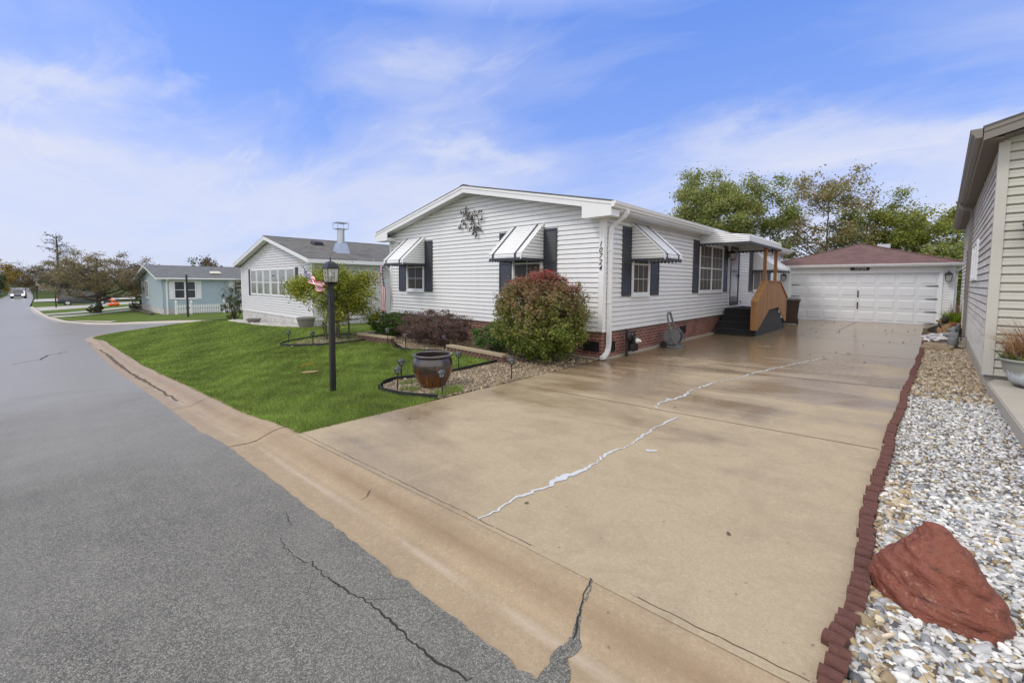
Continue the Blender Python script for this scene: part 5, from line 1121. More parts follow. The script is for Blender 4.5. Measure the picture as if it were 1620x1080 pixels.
for s in (-1,1): mb=MB(); mb.mat('rubber'); mb.lathe([(0,-.025),(.08,-.03),(.09,-.02),(.09,.02),(.08,.03),(0,.025)],(-.18,s*.24,.09),20,'y'); mb.build('wheel',parent=hr)
# ------------------------------------------------------------------ gas meters
def gas_meter(loc,rz,label,mat,cap,s=1.):
    g=thing('gas_meter',label,'gas meter',loc,rz)
    mb=MB(); mb.mat(mat); f=lambda *p:tuple(q*s for q in p)
    mb.tube([f(0,0,-.02),f(0,0,.62)],.020*s,8); mb.tube([f(.03,.02,.0),f(.03,.02,.45)],.013*s,6); mb.tube([f(0,0,.56),f(.02,.14,.54),f(.02,.42,.54)],.018*s,8); mb.tube([f(0,0,.50),f(.12,.02,.48),f(.22,.06,.50)],.015*s,6); mb.tube([f(.03,.17,.55),f(.04,.17,.40)],.016*s,8); mb.tube([f(.03,.30,.55),f(.04,.30,.40)],.016*s,8)
    for z in (.12,.5,.60): mb.lathe([(.028*s,-.02*s),(.028*s,.02*s)],f(0,0,z),8)
    mb.build('pipe',parent=g,smooth=True)
    mb=MB(); mb.mat(mat); mb.lathe([(0,-.05*s),(.05*s,-.045*s),(.09*s,-.015*s),(.10*s,0),(.09*s,.015*s),(.05*s,.045*s),(0,.05*s)],f(.07,.03,.45),20,'x'); mb.lathe([(0,-.01*s),(.03*s,-.01*s),(.03*s,.05*s),(0,.05*s)],f(.12,.03,.45),10,'x'); mb.build('regulator',parent=g,smooth=True)
    mb=MB(); mb.mat(mat); mb.bbox(-.03*s,.13*s,.13*s,.34*s,.28*s,.42*s,.02*s); mb.lathe([(0,0),(.075*s,0),(.085*s,.02*s),(.085*s,.15*s),(.06*s,.17*s),(0,.17*s)],f(.05,.17,.12),16); mb.lathe([(0,0),(.075*s,0),(.085*s,.02*s),(.085*s,.15*s),(.06*s,.17*s),(0,.17*s)],f(.05,.29,.12),16); mb.build('meter_body',parent=g,smooth=True)
    mb=MB(); mb.mat(cap); mb.lathe([(0,0),(.06*s,0),(.06*s,.03*s),(.045*s,.05*s),(.03*s,.10*s),(0,.10*s)],f(.13,.24,.35),14,'x'); mb.build('dial',parent=g,smooth=True)
    return g
gas_meter((-4.60,8.66,0),0,'black gas meter with a white dial beside the downspout of the white home','black_metal','white_pvc')
gas_meter((.84,15.3,.04),R_(172),'grey gas meter on pipes beside the wall of the tan home','pipe_grey','pipe_grey',1.05)
# ------------------------------------------------------------------ lamp post with flag
lp=thing('lamp_post','tall black lamp post with a glass coach lantern standing on the front lawn','lamp post',(-6.75,3.07,-.16))
mb=MB(); mb.mat('black_metal'); mb.bbox(-.038,.038,-.038,.038,-.02,1.735,.008); mb.bbox(.038,.062,-.025,.025,1.42,1.56,.008); mb.build('post',parent=lp)
def sq(mb,z0,w0,z1,w1): 
    z0,z1=[1.735+(z-1.66)*.70 for z in (z0,z1)]; w0*=.72; w1*=.72; mb.hexa([(-w0,-w0,z0),(w0,-w0,z0),(w0,w0,z0),(-w0,w0,z0),(-w1,-w1,z1),(w1,-w1,z1),(w1,w1,z1),(-w1,w1,z1)])
Zf=lambda z:1.735+(z-1.66)*.70
mb=MB(); mb.mat('black_metal')
sq(mb,1.66,.055,1.70,.115); sq(mb,1.70,.118,1.715,.118)
sq(mb,2.005,.128,2.022,.136); sq(mb,2.022,.134,2.06,.120); sq(mb,2.06,.120,2.115,.098); sq(mb,2.115,.098,2.155,.066); sq(mb,2.155,.066,2.175,.030)
mb.lathe([(.009,Zf(2.17)),(.015,Zf(2.19)),(.008,Zf(2.205)),(.011,Zf(2.225)),(.005,Zf(2.25)),(.003,Zf(2.29)),(0,Zf(2.295))],n=8)
q=.72
for a,b in ((-1,-1),(1,-1),(1,1),(-1,1)): mb.tube([(a*.108*q,b*.108*q,Zf(1.71)),(a*.122*q,b*.122*q,Zf(2.01))],.006,4)
for a in (-1,1):
    for ax in (0,1):
        for off in (-.022,.022):
            P=[(off,a*.112*q,Zf(1.715)),(off*1.05,a*.124*q,Zf(2.005))] if ax==0 else [(a*.112*q,off,Zf(1.715)),(a*.124*q,off*1.05,Zf(2.005))]
            mb.tube(P,.002,4)
        c=lambda u,z:(u,a*.119*q,Zf(z)) if ax==0 else (a*.119*q,u,Zf(z))
        mb.tube([c(0,1.79),c(.026,1.86),c(0,1.93),c(-.026,1.86),c(0,1.79)],.002,4)
mb.build('lantern_frame',parent=lp)
mb=MB(); mb.mat('lantern_glass')
for a,b in (((-1,-1),(1,-1)),((1,-1),(1,1)),((1,1),(-1,1)),((-1,1),(-1,-1))):
    mb.face([(a[0]*.106*q,a[1]*.106*q,Zf(1.715)),(b[0]*.106*q,b[1]*.106*q,Zf(1.715)),(b[0]*.120*q,b[1]*.120*q,Zf(2.005)),(a[0]*.120*q,a[1]*.120*q,Zf(2.005))])
mb.build('lantern_glass',parent=lp)
mb=MB(); mb.mat('white_pvc'); mb.lathe([(0,Zf(1.83)),(.014,Zf(1.83)),(.020,Zf(1.86)),(.021,Zf(1.89)),(.014,Zf(1.92)),(0,Zf(1.93))],n=12); mb.mat('black_metal'); mb.lathe([(.022,Zf(1.715)),(.022,Zf(1.78)),(.014,Zf(1.83))],n=10); mb.build('bulb',parent=lp,smooth=True)
# flag on a slanted pole
tip=Vector((-7.73,2.95,1.96)); foot=Vector((-6.79,3.05,1.34))
fl=thing('flag','american flag hanging from a slanted wooden pole on the black lamp post','flag',foot[:])
mb=MB(); mb.mat('cedar'); mb.tube([foot,tip],.007,8); mb.build('pole',parent=fl,world=True)
mb=MB(); mb.mat('black_metal'); mb.tube([foot+Vector((.03,0,-.03)),foot+(tip-foot)*.10],.013,8); mb.build('bracket',parent=fl,world=True)
mb=MB(); mb.mat('flag_cloth'); nu,nv=60,16; vs=[];uv=[]
# the limp cloth slides along the pole: hoist from tip down, fly end drooping to the lamp post
h1=Vector((-7.60,2.94,1.895)); h0=Vector((-7.36,2.96,1.725)); e1=Vector((-6.70,2.93,1.60)); e0=Vector((-6.72,2.95,1.50))
for i in range(nu+1):
    u=i/nu
    for j in range(nv+1):
        v=j/nv; a=h1*(1-u)+e1*u+Vector((0,0,-.07*math.sin(math.pi*u)+.015*math.sin(u*17))); b=h0*(1-u)+e0*u+Vector((-.0,0,-.10*math.sin(math.pi*u*.9)+.018*math.sin(u*13+1)))
        p=a*v+b*(1-v); p.y+=.030*math.sin(v*12+u*5)*min(1,u*4)+.02*math.sin(u*16); vs.append(p); uv.append((u,v))
mb.mesh(vs,[(i*(nv+1)+j,(i+1)*(nv+1)+j,(i+1)*(nv+1)+j+1,i*(nv+1)+j+1) for i in range(nu) for j in range(nv)]); mb.build('cloth',parent=fl,world=True,smooth=True,uv=uv)
f2=thing('flag','american flag hanging straight down at the left corner of the white home','flag',(-13.12,7.86,2.2))
mb=MB(); mb.mat('white_pvc'); mb.tube([(-12.98,7.93,2.0),(-13.16,7.78,2.22)],.012,6); mb.build('pole',parent=f2,world=True)
mb=MB(); mb.mat('flag_cloth'); vs=[];uv=[]; nu,nv=40,18
for i in range(nu+1):
    u=i/nu
    for j in range(nv+1):
        v=j/nv; w_=.38+.03*u; vs.append((-13.40+w_*v*(1-.12*math.sin(u*9)),7.80+.020*math.sin(v*11+u*3)-.05*v,2.17-u*1.60-.05*v)); uv.append((u,v))
mb.mesh(vs,[(i*(nv+1)+j,(i+1)*(nv+1)+j,(i+1)*(nv+1)+j+1,i*(nv+1)+j+1) for i in range(nu) for j in range(nv)]); mb.build('cloth',parent=f2,world=True,smooth=True,uv=uv)
# ------------------------------------------------------------------ glazed pot
PS=Vector((1.18,1.18,.95))
pt=thing('planter_pot','large round glazed pot with rust brown drips on the river gravel','pot',(-5.50,4.10,float(G(-5.5,4.1))+.02))
prof=[(.0,.0),(.15,.0),(.165,.015),(.215,.12),(.255,.24),(.268,.34),(.262,.42),(.240,.475),(.232,.49),(.262,.498),(.270,.512),(.262,.530),(.245,.534),(.226,.525),(.222,.50),(.235,.44),(.245,.34),(.22,.2),(0,.2)]
mb=MB(); mb.mat('glaze_pot'); mb.lathe(prof[:18],n=64); mb.build('pot',parent=pt,smooth=True); pt.scale=PS
mb=MB(); mb.mat('soil'); mb.lathe([(0,.38),(.24,.38)],n=32); mb.build('potting_soil',parent=pt)
# ------------------------------------------------------------------ garden lights
def make_light(tall):
    g=thing('garden_light','-','garden light'); mb=MB(); mb.mat('black_plastic'); H_=tall
    mb.tube([(0,0,-.03),(0,0,H_-.115)],.009,6); mb.build('stake',parent=g)
    mb=MB(); mb.mat('charcoal'); mb.lathe([(.050,H_-.045),(.052,H_-.04),(.040,H_-.018),(.022,H_-.004),(0,H_)],n=14); mb.lathe([(.012,H_-.125),(.020,H_-.118),(.036,H_-.10),(.012,H_-.115)],n=12)
    for k in range(8):
        a=2*math.pi*k/8; b=a+.5; mb.tube([(.035*math.cos(a),.035*math.sin(a),H_-.10),(.044*math.cos((a+b)/2),.044*math.sin((a+b)/2),H_-.07),(.042*math.cos(b),.042*math.sin(b),H_-.045)],.0035,4); mb.tube([(.035*math.cos(b),.035*math.sin(b),H_-.10),(.044*math.cos((a+b)/2),.044*math.sin((a+b)/2),H_-.07),(.042*math.cos(a),.042*math.sin(a),H_-.045)],.0035,4)
    mb.build('lamp_cage',parent=g,smooth=True)
    mb=MB(); mb.mat('lantern_glass'); mb.lathe([(.026,H_-.10),(.032,H_-.05)],n=10); mb.build('lamp_glass',parent=g,smooth=True); return g
proto=make_light(.37)
LG=[(-5.75,3.62,1.,'garden stake light in the rounded tip of the gravel bed, nearest the lawn'),(-6.42,4.12,1.,'garden stake light just behind the edging, left of the glazed pot'),(-4.84,3.78,1.,'garden stake light in front of the glazed pot at the driveway corner'),(-6.15,5.18,.95,'garden stake light right of the glazed pot against the straight edging'),(-4.86,5.24,.98,'garden stake light at the middle of the driveway edge of the gravel bed'),(-4.85,7.1,.35,'short garden stake at the driveway edge in front of the big red and green bush'),(-8.15,6.42,.95,'garden stake light right of the purple barberry, at the end of the block wall'),(-9.1,5.97,.95,'garden stake light in front of the purple barberry, near its left side'),(-9.95,6.0,1.15,'garden stake light at the right end of the far low block wall'),(-13.25,4.75,1.,'garden stake light at the far left tip of the kidney shaped bed'),(-12.0,4.93,1.,'garden stake light in front of the small yellow-green tree, left of the lamp post'),(-12.6,5.5,1.25,'garden stake light behind the kidney shaped bed, left of the lamp post')]
def copy_tree(o):
    c=o.copy(); COL.objects.link(c)
    for ch in list(o.children):
        k=ch.copy(); COL.objects.link(k); k.parent=c
        for g2 in ch.children: k2=g2.copy(); COL.objects.link(k2); k2.parent=k
    return c
kids0=list(proto.children)
for i,(x,y,s,lab) in enumerate(LG):
    o=proto if i==0 else copy_tree(proto)
    o.location=(x,y,float(G(x,y))); o.scale=(1.2 if s>.5 else .8,1.2 if s>.5 else .8,s*1.04); o.rotation_euler=(random.uniform(-.04,.04),random.uniform(-.04,.04),random.uniform(0,6)); o['label']=lab; o['group']='solar garden lights in the beds'
# ------------------------------------------------------------------ bed edging
def edging(name,pts,label,hh=.055,close=False):
    P=[Vector((*p,0)) for p in pts]
    # smooth
    Q=[]
    for i in range(len(P)-1):
        p0=P[max(i-1,0)];p1=P[i];p2=P[i+1];p3=P[min(i+2,len(P)-1)]
        for k in range(8):
            t=k/8; Q.append(.5*((2*p1)+(-p0+p2)*t+(2*p0-5*p1+4*p2-p3)*t*t+(-p0+3*p1-3*p2+p3)*t**3))
    Q.append(P[-1]); mb=MB(); mb.mat('black_plastic')
    for q in Q: q.z=float(G(q.x,q.y))
    top=[q+Vector((0,0,hh)) for q in Q]; mb.tube(top,.009,6); n=len(Q); vs=[]
    for i,q in enumerate(Q):
        t=(Q[min(i+1,n-1)]-Q[max(i-1,0)]); t.z=0; t.normalize(); nn=Vector((-t.y,t.x,0))*.004; vs+=[q-nn-Vector((0,0,.03)),q-nn+Vector((0,0,hh)),q+nn+Vector((0,0,hh)),q+nn-Vector((0,0,.03))]
    mb.mesh(vs,[(i*4+k,(i+1)*4+k,(i+1)*4+(k+1)%4,i*4+(k+1)%4) for i in range(n-1) for k in range(4)]); o=mb.build(name,smooth=True); tag(o,label,'edging'); return o
edging('bed_edging',[(-4.80,3.66),(-5.35,3.47),(-6.05,3.52),(-6.45,3.78),(-6.55,4.08),(-6.33,4.45),(-6.15,4.85),(-6.12,5.4),(-6.13,6.0),(-6.16,6.42)],'black plastic edging curving around the glazed pot and its river gravel')
edging('bed_edging',[(-8.0,6.22),(-8.4,6.0),(-8.9,5.82),(-9.4,5.85),(-9.95,6.08)],'black plastic edging on the lawn in front of the purple barberry',.05)
edging('bed_edging',[(-11.0,6.0),(-11.1,5.6),(-11.4,5.15),(-12.0,4.82),(-12.8,4.55),(-13.3,4.52),(-13.5,4.75),(-13.3,5.15),(-12.9,5.75),(-12.35,6.2)],'black plastic edging around the kidney shaped bed under the small tree',.065)
# ------------------------------------------------------------------ retaining walls of small blocks
def block_wall(label,a,b,rows,cap,bw=.17,bh=.085):
    a=Vector((*a,0)); b=Vector((*b,0)); L=(b-a).length; d=(b-a)/L; nn=Vector((d.y,-d.x,0)); z0=min(float(G(a.x,a.y)),float(G(b.x,b.y)))-.01
    w_=thing('retaining_wall',label,'wall',(a.x,a.y,z0)); mb=MB(); mb.mat('block_brown'); rr=random.Random(4)
    for r in range(rows):
        x=(-.5*bw if r%2 else 0)
        while x<L:
            x0=max(0,x)+.003; x1=min(L,x+bw)-.003
            if x1-x0>.03:
                ch=.022; j=rr.uniform(-.008,.008)
                pr=[(x0,-.06),(x1,-.06),(x1,.05+j-ch),(x1-ch,.06+j),(x0+ch,.06+j),(x0,.05+j-ch)]
                z=z0+r*bh
                mb.prism([a+d*u+nn*v+Vector((0,0,z)) for u,v in pr],(0,0,.002),(0,0,bh-.002))
            x+=bw
    mb.build('blocks',parent=w_,world=True)
    mb=MB(); mb.mat('stone_cap'); x=0
    while x<L:
        x1=min(L,x+.42); mb.prism([a+d*(x+.002)-nn*.08,a+d*(x1-.002)-nn*.08,a+d*(x1-.002)+nn*.085,a+d*(x+.002)+nn*.085],(0,0,z0+rows*bh+.002),(0,0,z0+rows*bh+.05)); x+=.42
    if cap: mb.build('cap',parent=w_,world=True)
    return w_
block_wall('low brown block wall with a tan cap between the glazed pot and the big bush',(-7.85,6.32),(-5.95,6.22),2,True,.13,.070)
block_wall('short brown block wall with a tan cap beyond the barberry, next to the small tree',(-11.35,5.95),(-9.9,6.12),2,True,.15,.08)
# ------------------------------------------------------------------ brick edging of the driveway
def edge_x(y): return float(np.interp(y,[1.2,1.74,4.6,7,10,13,18.9],[-.19,-.185,-.165,-.09,.03,.13,.30]))
mb=MB(); mb.mat('red_edge'); n=9; prof_=[]
for k in range(n+1):
    a=math.pi*k/n; prof_.append((-math.cos(a)*.031,.030+math.sin(a)*.031))
pts=[(-.031,-.04)]+prof_+[(.031,-.04)]
mb.prism([(-.033,y,z) for y,z in pts],(0,0,0),(.068,0,0)); eb=mb.build('edging_block',smooth=True)
y=1.32; i=0
while y<20.2:
    o=eb if i==0 else eb.copy()
    if i: COL.objects.link(o)
    j=random.uniform(-.008,.008)+(-.012 if 2.02<y<2.2 else 0)+(.012*math.sin(y*3)); x=edge_x(y)+.042+j
    o.location=(x,y,float(G(x,y))-.012+random.uniform(-.006,.005)-(0.02 if y<1.6 else 0)); o.rotation_euler=(random.uniform(-.08,.08),random.uniform(-.06,.06),random.uniform(-.06,.06)-(.3 if 2.02<y<2.12 else 0)); s=random.uniform(.92,1.06); o.scale=(s*random.uniform(.95,1.1),1,random.uniform(.85,1.15))
    tag(o,'dark red scalloped edging block in the row between driveway and gravel','edging block','red edging blocks along the driveway'); y+=.0665; i+=1
# ------------------------------------------------------------------ rocks
def rock(name,pts,mat,label,loc,sub=4,noise=.012,seed=3,rz=0.,flat=None):
    bm=bmesh.new(); [bm.verts.new(p) for p in pts]; bmesh.ops.convex_hull(bm,input=bm.verts[:]); bmesh.ops.delete(bm,geom=[v for v in bm.verts if not v.link_faces],context='VERTS')
    bmesh.ops.triangulate(bm,faces=bm.faces[:]); 
    for it in range(sub):
        bmesh.ops.subdivide_edges(bm,edges=bm.edges[:],cuts=1,use_grid_fill=True)
        if it<3: bmesh.ops.smooth_vert(bm,verts=bm.verts[:],factor=[.28,.2,.3][it],use_axis_x=True,use_axis_y=True,use_axis_z=True)
    from mathutils import noise as mn
    for v in bm.verts:
        c=v.co; f=mn.fractal(c*5+Vector((seed,0,0)),1.0,2.0,4); f2=mn.fractal(Vector((c.x*7,c.y*7,c.z*22+c.x*6)),1.,2.,3); v.co+=v.normal*(f*noise*1.6+f2*noise*.8)
    mb=MB(); mb.mat(mat); bm.verts.index_update(); mb.mesh([v.co[:] for v in bm.verts],[[v.index for v in f.verts] for f in bm.faces]); bm.free()
    o=mb.build(name,smooth=False); o.data.polygons.foreach_set('use_smooth',[True]*len(o.data.polygons)); o.location=loc; o.rotation_euler=(0,0,rz); tag(o,label,'rock'); return o
BP=[(-.30,-.02,-.05),(-.31,.0,.10),(-.24,-.10,.04),(-.24,-.12,-.05),(-.08,-.20,-.05),(-.06,-.20,.06),(.10,-.20,-.05),(.12,-.19,.08),(.24,-.12,-.05),(.27,-.08,.07),(.30,.02,-.05),(.29,.06,.05),(.2,.2,-.05),(.16,.2,.12),(-.02,.26,-.05),(-.04,.22,.24),(-.09,.16,.33),(-.04,.10,.34),(.03,.14,.33),(-.24,.2,-.05),(-.27,.14,.10),(-.22,.02,.22),(-.05,-.10,.22),(.12,-.02,.24),(.22,-.02,.15),(-.30,.10,.02)]
BP=[(x*.80,y*.95,z) for x,y,z in BP]
rock('boulder',BP,'boulder_red','big dark red painted boulder resting on the white gravel',(.155,2.62,.185),5,.016,3,0.)
rock('rock',[(-.28,-.13,-.03),(-.30,.12,-.03),(.28,-.12,-.03),(.30,.10,-.03),(-.26,-.10,.17),(-.26,.09,.19),(.02,.08,.20),(.04,-.09,.16),(.24,-.08,.09),(.24,.07,.09),(-.31,0,.09)],'rock_tan','oblong tan field rock on the pebbles by the driveway edge',(.47,14.3,.07),4,.012,9,-.35)
# porch planter
pp=thing('planter_pot','pale glazed bowl planter with dried ornamental grasses on the tan home walkway','planter',(1.165,8.42,.335))
mb=MB(); mb.mat('glaze_pale'); mb.lathe([(0,0),(.16,0),(.175,.02),(.215,.07),(.275,.20),(.295,.30),(.30,.325),(.325,.33),(.335,.345),(.325,.36),(.30,.36),(.28,.33),(.25,.2),(0,.2)],n=48); mb.build('pot',parent=pp,smooth=True)
mb=MB(); mb.mat('soil'); mb.lathe([(0,.33),(.29,.32)],n=24); mb.build('potting_soil',parent=pp)
def stems(name,parent,n,base_r,hgt,spread,cols,wid,seedr=2,loc=(0,0,0),mat='blade',droop=.5):
    r2=np.random.default_rng(seedr); V=[];F=[];C=[]; k=0; S_=6
    for i in range(n):
        a=r2.uniform(0,6.28); r0=base_r*math.sqrt(r2.random()); x,y=r0*math.cos(a),r0*math.sin(a); hh=hgt*r2.uniform(.5,1.1); lx,ly=math.cos(a)*spread*r2.uniform(.1,1)+r2.normal(0,.04),math.sin(a)*spread*r2.uniform(.1,1)+r2.normal(0,.04); b=r2.uniform(0,6.28); c=np.array(cols[r2.integers(len(cols))])*r2.uniform(.7,1.25); dr=droop*r2.uniform(0,1)
        for s in range(S_+1):
            t=s/S_; w_=wid*(1-t*.85)*.5; px,py,pz=x+lx*t**1.6,y+ly*t**1.6,hh*(t-dr*t**3*.8)
            V+=[(loc[0]+px-w_*math.cos(b),loc[1]+py-w_*math.sin(b),loc[2]+pz),(loc[0]+px+w_*math.cos(b),loc[1]+py+w_*math.sin(b),loc[2]+pz)]; C+=[c,c]
        for s in range(S_): F.append((k+2*s,k+2*s+1,k+2*s+3,k+2*s+2))
        k+=2*(S_+1)
    o=npmesh(name,np.array(V),np.array(F),np.array(C),mat,smooth=False); o.parent=parent; return o
stems('grasses',pp,620,.24,.56,.36,[(.40,.20,.07),(.50,.32,.15),(.25,.12,.05),(.45,.25,.08),(.30,.17,.14),(.55,.42,.22)],.010,3,(0,0,.33),droop=.75)
stems('seed_heads',pp,300,.22,.55,.22,[(.22,.11,.10),(.28,.15,.12),(.35,.24,.16)],.005,5,(0,0,.33),droop=.2)
stems('leaves',pp,240,.29,.16,.18,[(.10,.16,.04),(.18,.24,.05),(.35,.30,.06),(.33,.40,.38)],.030,6,(0,0,.33),droop=.7)
# ------------------------------------------------------------------ clutter by the garage corner
tb=thing('timber_edging','weathered landscape timbers stacked at the corner of the pebble bed by the garage','timber',(.4,19.6,0))
for a,b,z in (((.30,19.35),(.95,24.1),.0),((.30,19.35),(.62,19.30),.0),((.32,19.5),(.93,23.9),.11)):
    mb=MB(); mb.mat('wood_grey'); A=Vector((*a,z));B=Vector((*b,z)); d=(B-A).normalized(); nn=Vector((-d.y,d.x,0))*.055
    mb.prism([A-nn,B-nn,B+nn,A+nn],(0,0,0),(0,0,.105)); mb.build('timber',parent=tb,world=True)
def dog_statue(loc,rz,s,label):
    g=thing('dog_figurine',label,'figurine',loc,rz); mb=MB(); mb.mat('dog_fur_dark')
    def ell(c,r,mat):
        mb.mat(mat); V0,F0=ico(2); mb.mesh([(c[0]*s+v[0]*r[0]*s,c[1]*s+v[1]*r[1]*s,c[2]*s+v[2]*r[2]*s) for v in V0],F0.tolist())
    ell((0,.05,.20),(.13,.20,.17),'dog_fur_dark'); ell((0,-.10,.28),(.10,.11,.18),'dog_fur_tan'); ell((0,-.17,.50),(.085,.10,.085),'dog_fur_dark'); ell((0,-.27,.475),(.045,.07,.04),'dog_fur_tan'); ell((0,-.335,.485),(.02,.015,.015),'dog_fur_dark')
    for q in (-1,1): ell((q*.07,-.15,.57),(.03,.02,.06),'dog_fur_dark'); ell((q*.06,-.18,.12),(.035,.045,.13),'dog_fur_tan'); ell((q*.11,.08,.08),(.05,.12,.08),'dog_fur_dark'); ell((q*.035,-.245,.53),(.012,.01,.012),'dog_fur_tan')
    ell((0,.27,.10),(.03,.12,.03),'dog_fur_dark'); mb.build('body',parent=g,smooth=True); return g
dog_statue((.86,18.1,.02),R_(-60),1.15,'seated dark brown and tan dog figurine, the taller of the two by the garage corner')
dog_statue((.62,19.0,.0),R_(20),.75,'small black dog figurine lying lower at the end of the timber edging')
mb=MB(); mb.mat('plastic_bag'); V0,F0=ico(4)
from mathutils import noise as mn
mb.mesh([tuple(np.array(v)*[.36,.26,.15]*(1+.35*mn.noise(Vector(v)*3))+[0,0,.10]) for v in V0],F0.tolist()); o=mb.build('plastic_bag',smooth=True); o.location=(.62,16.9,.03); tag(o,'crumpled clear plastic bag on the pebbles beside the grey gas meter','bag')
pk=thing('flower_pot','terracotta pot with bright yellow-green foliage beside the garage','plant',(1.02,19.6,0))
mb=MB(); mb.mat('terracotta'); mb.lathe([(0,0),(.17,0),(.24,.40),(.26,.40),(.26,.46),(.22,.46),(.0,.42)],n=24); mb.build('pot',parent=pk,smooth=True)
stems('foliage',pk,520,.20,.40,.30,[(.30,.42,.04),(.38,.48,.05),(.20,.34,.04)],.035,8,(0,0,.44),droop=.5); stems('flower_spikes',pk,60,.18,.75,.16,[(.20,.10,.10),(.28,.16,.12)],.02,9,(0,0,.44),droop=.1)
# planters at the white neighbour
def urn(x,y,r,hh,label,mat):
    z=float(G(x,y)); o_=thing('planter_pot',label,'planter',(x,y,z)); mb=MB(); mb.mat(mat); n=28; prof=[(r*.62,0),(r*.68,hh*.1),(r*.9,hh*.85),(r,hh*.87),(r,hh),(r*.85,hh),(r*.8,hh*.7),(0,hh*.7)]
    mb.lathe(prof,n=n); mb.mesh([],[]); 
    for k in range(14): a=2*math.pi*k/14; mb.tube([(r*.66*math.cos(a),r*.66*math.sin(a),.02),(r*.9*math.cos(a),r*.9*math.sin(a),hh*.84)],.012,4)
    mb.build('pot',parent=o_,smooth=True); return o_
simple('planter_grey',(.24,.225,.21),.8,.15,8)
urn(-17.6,6.98,.36,.42,'grey ribbed planter on the white stones right of the six-sash window','planter_grey')
urn(-24.2,7.05,.34,.22,'low grey planter bowl on the white stones under the six-sash window','planter_grey')
urn(-57.6,6.4,.9,.42,'low pale round planter in front of the small white garage','far_conc')
# ------------------------------------------------------------------ metal wall art
wa=thing('wall_art','dark bronze metal branch of leaves hung high on the white gable','wall art',(-8.85,7.93,3.25))
mb=MB(); mb.mat('bronze'); R3=random.Random(12); segs=[((-.43,-.02),(-.15,.14)),((-.15,.14),(.05,.02)),((.05,.02),(.22,-.18)),((.22,-.18),(.36,-.26)),((-.15,.14),(-.18,.36)),((-.15,.14),(-.36,.28)),((-.43,-.02),(-.46,-.12)),((.05,.02),(.12,.24)),((.05,.02),(-.02,.2)),((.12,.1),(.38,.22)),((.22,-.18),(.10,-.30)),((.25,-.1),(.42,.06)),((.05,.0),(-.02,-.18)),((.22,-.18),(.2,-.38)),((-.3,.06),(-.22,-.12))]
for a,b in segs: mb.tube([(a[0],-.03,a[1]),((a[0]+b[0])/2,-.045,(a[1]+b[1])/2+.01),(b[0],-.03,b[1])],.006,5)
def leaf2(x,z,a,l=.085,w_=.045):
    c,s=math.cos(a),math.sin(a); P=[(0,0),(l*.35,w_*.5),(l*.7,w_*.42),(l,0),(l*.7,-w_*.42),(l*.35,-w_*.5)]
    mb.prism([(x+p*c-q*s,-.05+R3.uniform(-.012,.012),z+p*s+q*c) for p,q in P],(0,-.004,0),(0,0,0))
for a,b in segs:
    n=4
    for k in range(n):
        t=(k+.6)/n; x=a[0]+(b[0]-a[0])*t; z=a[1]+(b[1]-a[1])*t; base=math.atan2(b[1]-a[1],b[0]-a[0]); leaf2(x,z,base+R3.choice([-1,1])*R3.uniform(.6,1.3)); 
    leaf2(b[0],b[1],math.atan2(b[1]-a[1],b[0]-a[0]))
for o_ in (mb.build('branch',parent=wa),): pass
# ------------------------------------------------------------------ fallen leaves on the driveway
mb=MB(); mb.mat('soil'); P=[(0,0,0),(.010,.011,.003),(.026,.013,.002),(.038,.004,.008),(.044,0,.006),(.036,-.008,.003),(.022,-.013,.004),(.008,-.009,.001)]
mb.face(P); lf=mb.build('fallen_leaf'); first=True
for k in range(46):
    y=random.choice([random.uniform(2.,9.),random.uniform(10,22),random.uniform(16,23.8)]); x=random.uniform(-4.4,edge_x(y)-.2)
    if 14.6<y<18.9 and x<-3.3: continue
    o=lf if first else lf.copy()
    if not first: COL.objects.link(o)
    first=False; s=random.uniform(.5,.9) if y<9 else random.uniform(1.2,2.2); o.location=(x,y,float(G(x,y))+.008); o.scale=(s,s,s*1.5); o.rotation_euler=(random.uniform(-.2,.2),random.uniform(-.2,.2),random.uniform(0,6)); tag(o,'small dead brown leaf lying on the wet driveway','leaf','dead leaves scattered on the driveway')
# ------------------------------------------------------------------ street furniture farther down
def pole_thing(name,label,cat,x,y,hh,r=.05,top=None,mat='black_metal'):
    z=float(G(x,y)); g=thing(name,label,cat,(x,y,z)); mb=MB(); mb.mat(mat); mb.tube([(0,0,-.05),(0,0,hh)],r,8); mb.build('post',parent=g); return g
q=pole_thing('lamp_post','slim black post without a lantern on the lawn before the light blue home','lamp post',-36.5,6.6,2.9,.06)
mb=MB(); mb.mat('black_metal'); mb.box(-.3,.35,-.06,.06,.62,.70); mb.build('bracket',parent=q)
q=pole_thing('mailbox_post','short dark post at the lawn edge near the parked suv','post',-71.5,.75,2.0,.06)
q=pole_thing('mailbox_post','short dark post beside the street beyond the parked suv','post',-108,-1.0,2.2,.08)
sl_=thing('street_lamp','tall pale street lamp with an arm over the far end of the street','street lamp',(-154,-6.9,-1.95)); sl_.scale=(.8,.95,.8)
mb=MB(); mb.mat('far_conc'); mb.tube([(0,0,0),(0,0,8.2),(.0,.3,8.9),(.0,1.2,9.2)],[.14,.09,.08,.07],8); mb.build('pole',parent=sl_); mb=MB(); mb.mat('galv'); mb.bbox(-.18,.18,1.6,3.2,9.15,9.32,.05); mb.build('lamp_head',parent=sl_)
mb=MB(); mb.mat('galv'); mb.tube([(0,1.2,9.2),(0,1.7,9.25)],.06,6); mb.build('arm',parent=sl_)
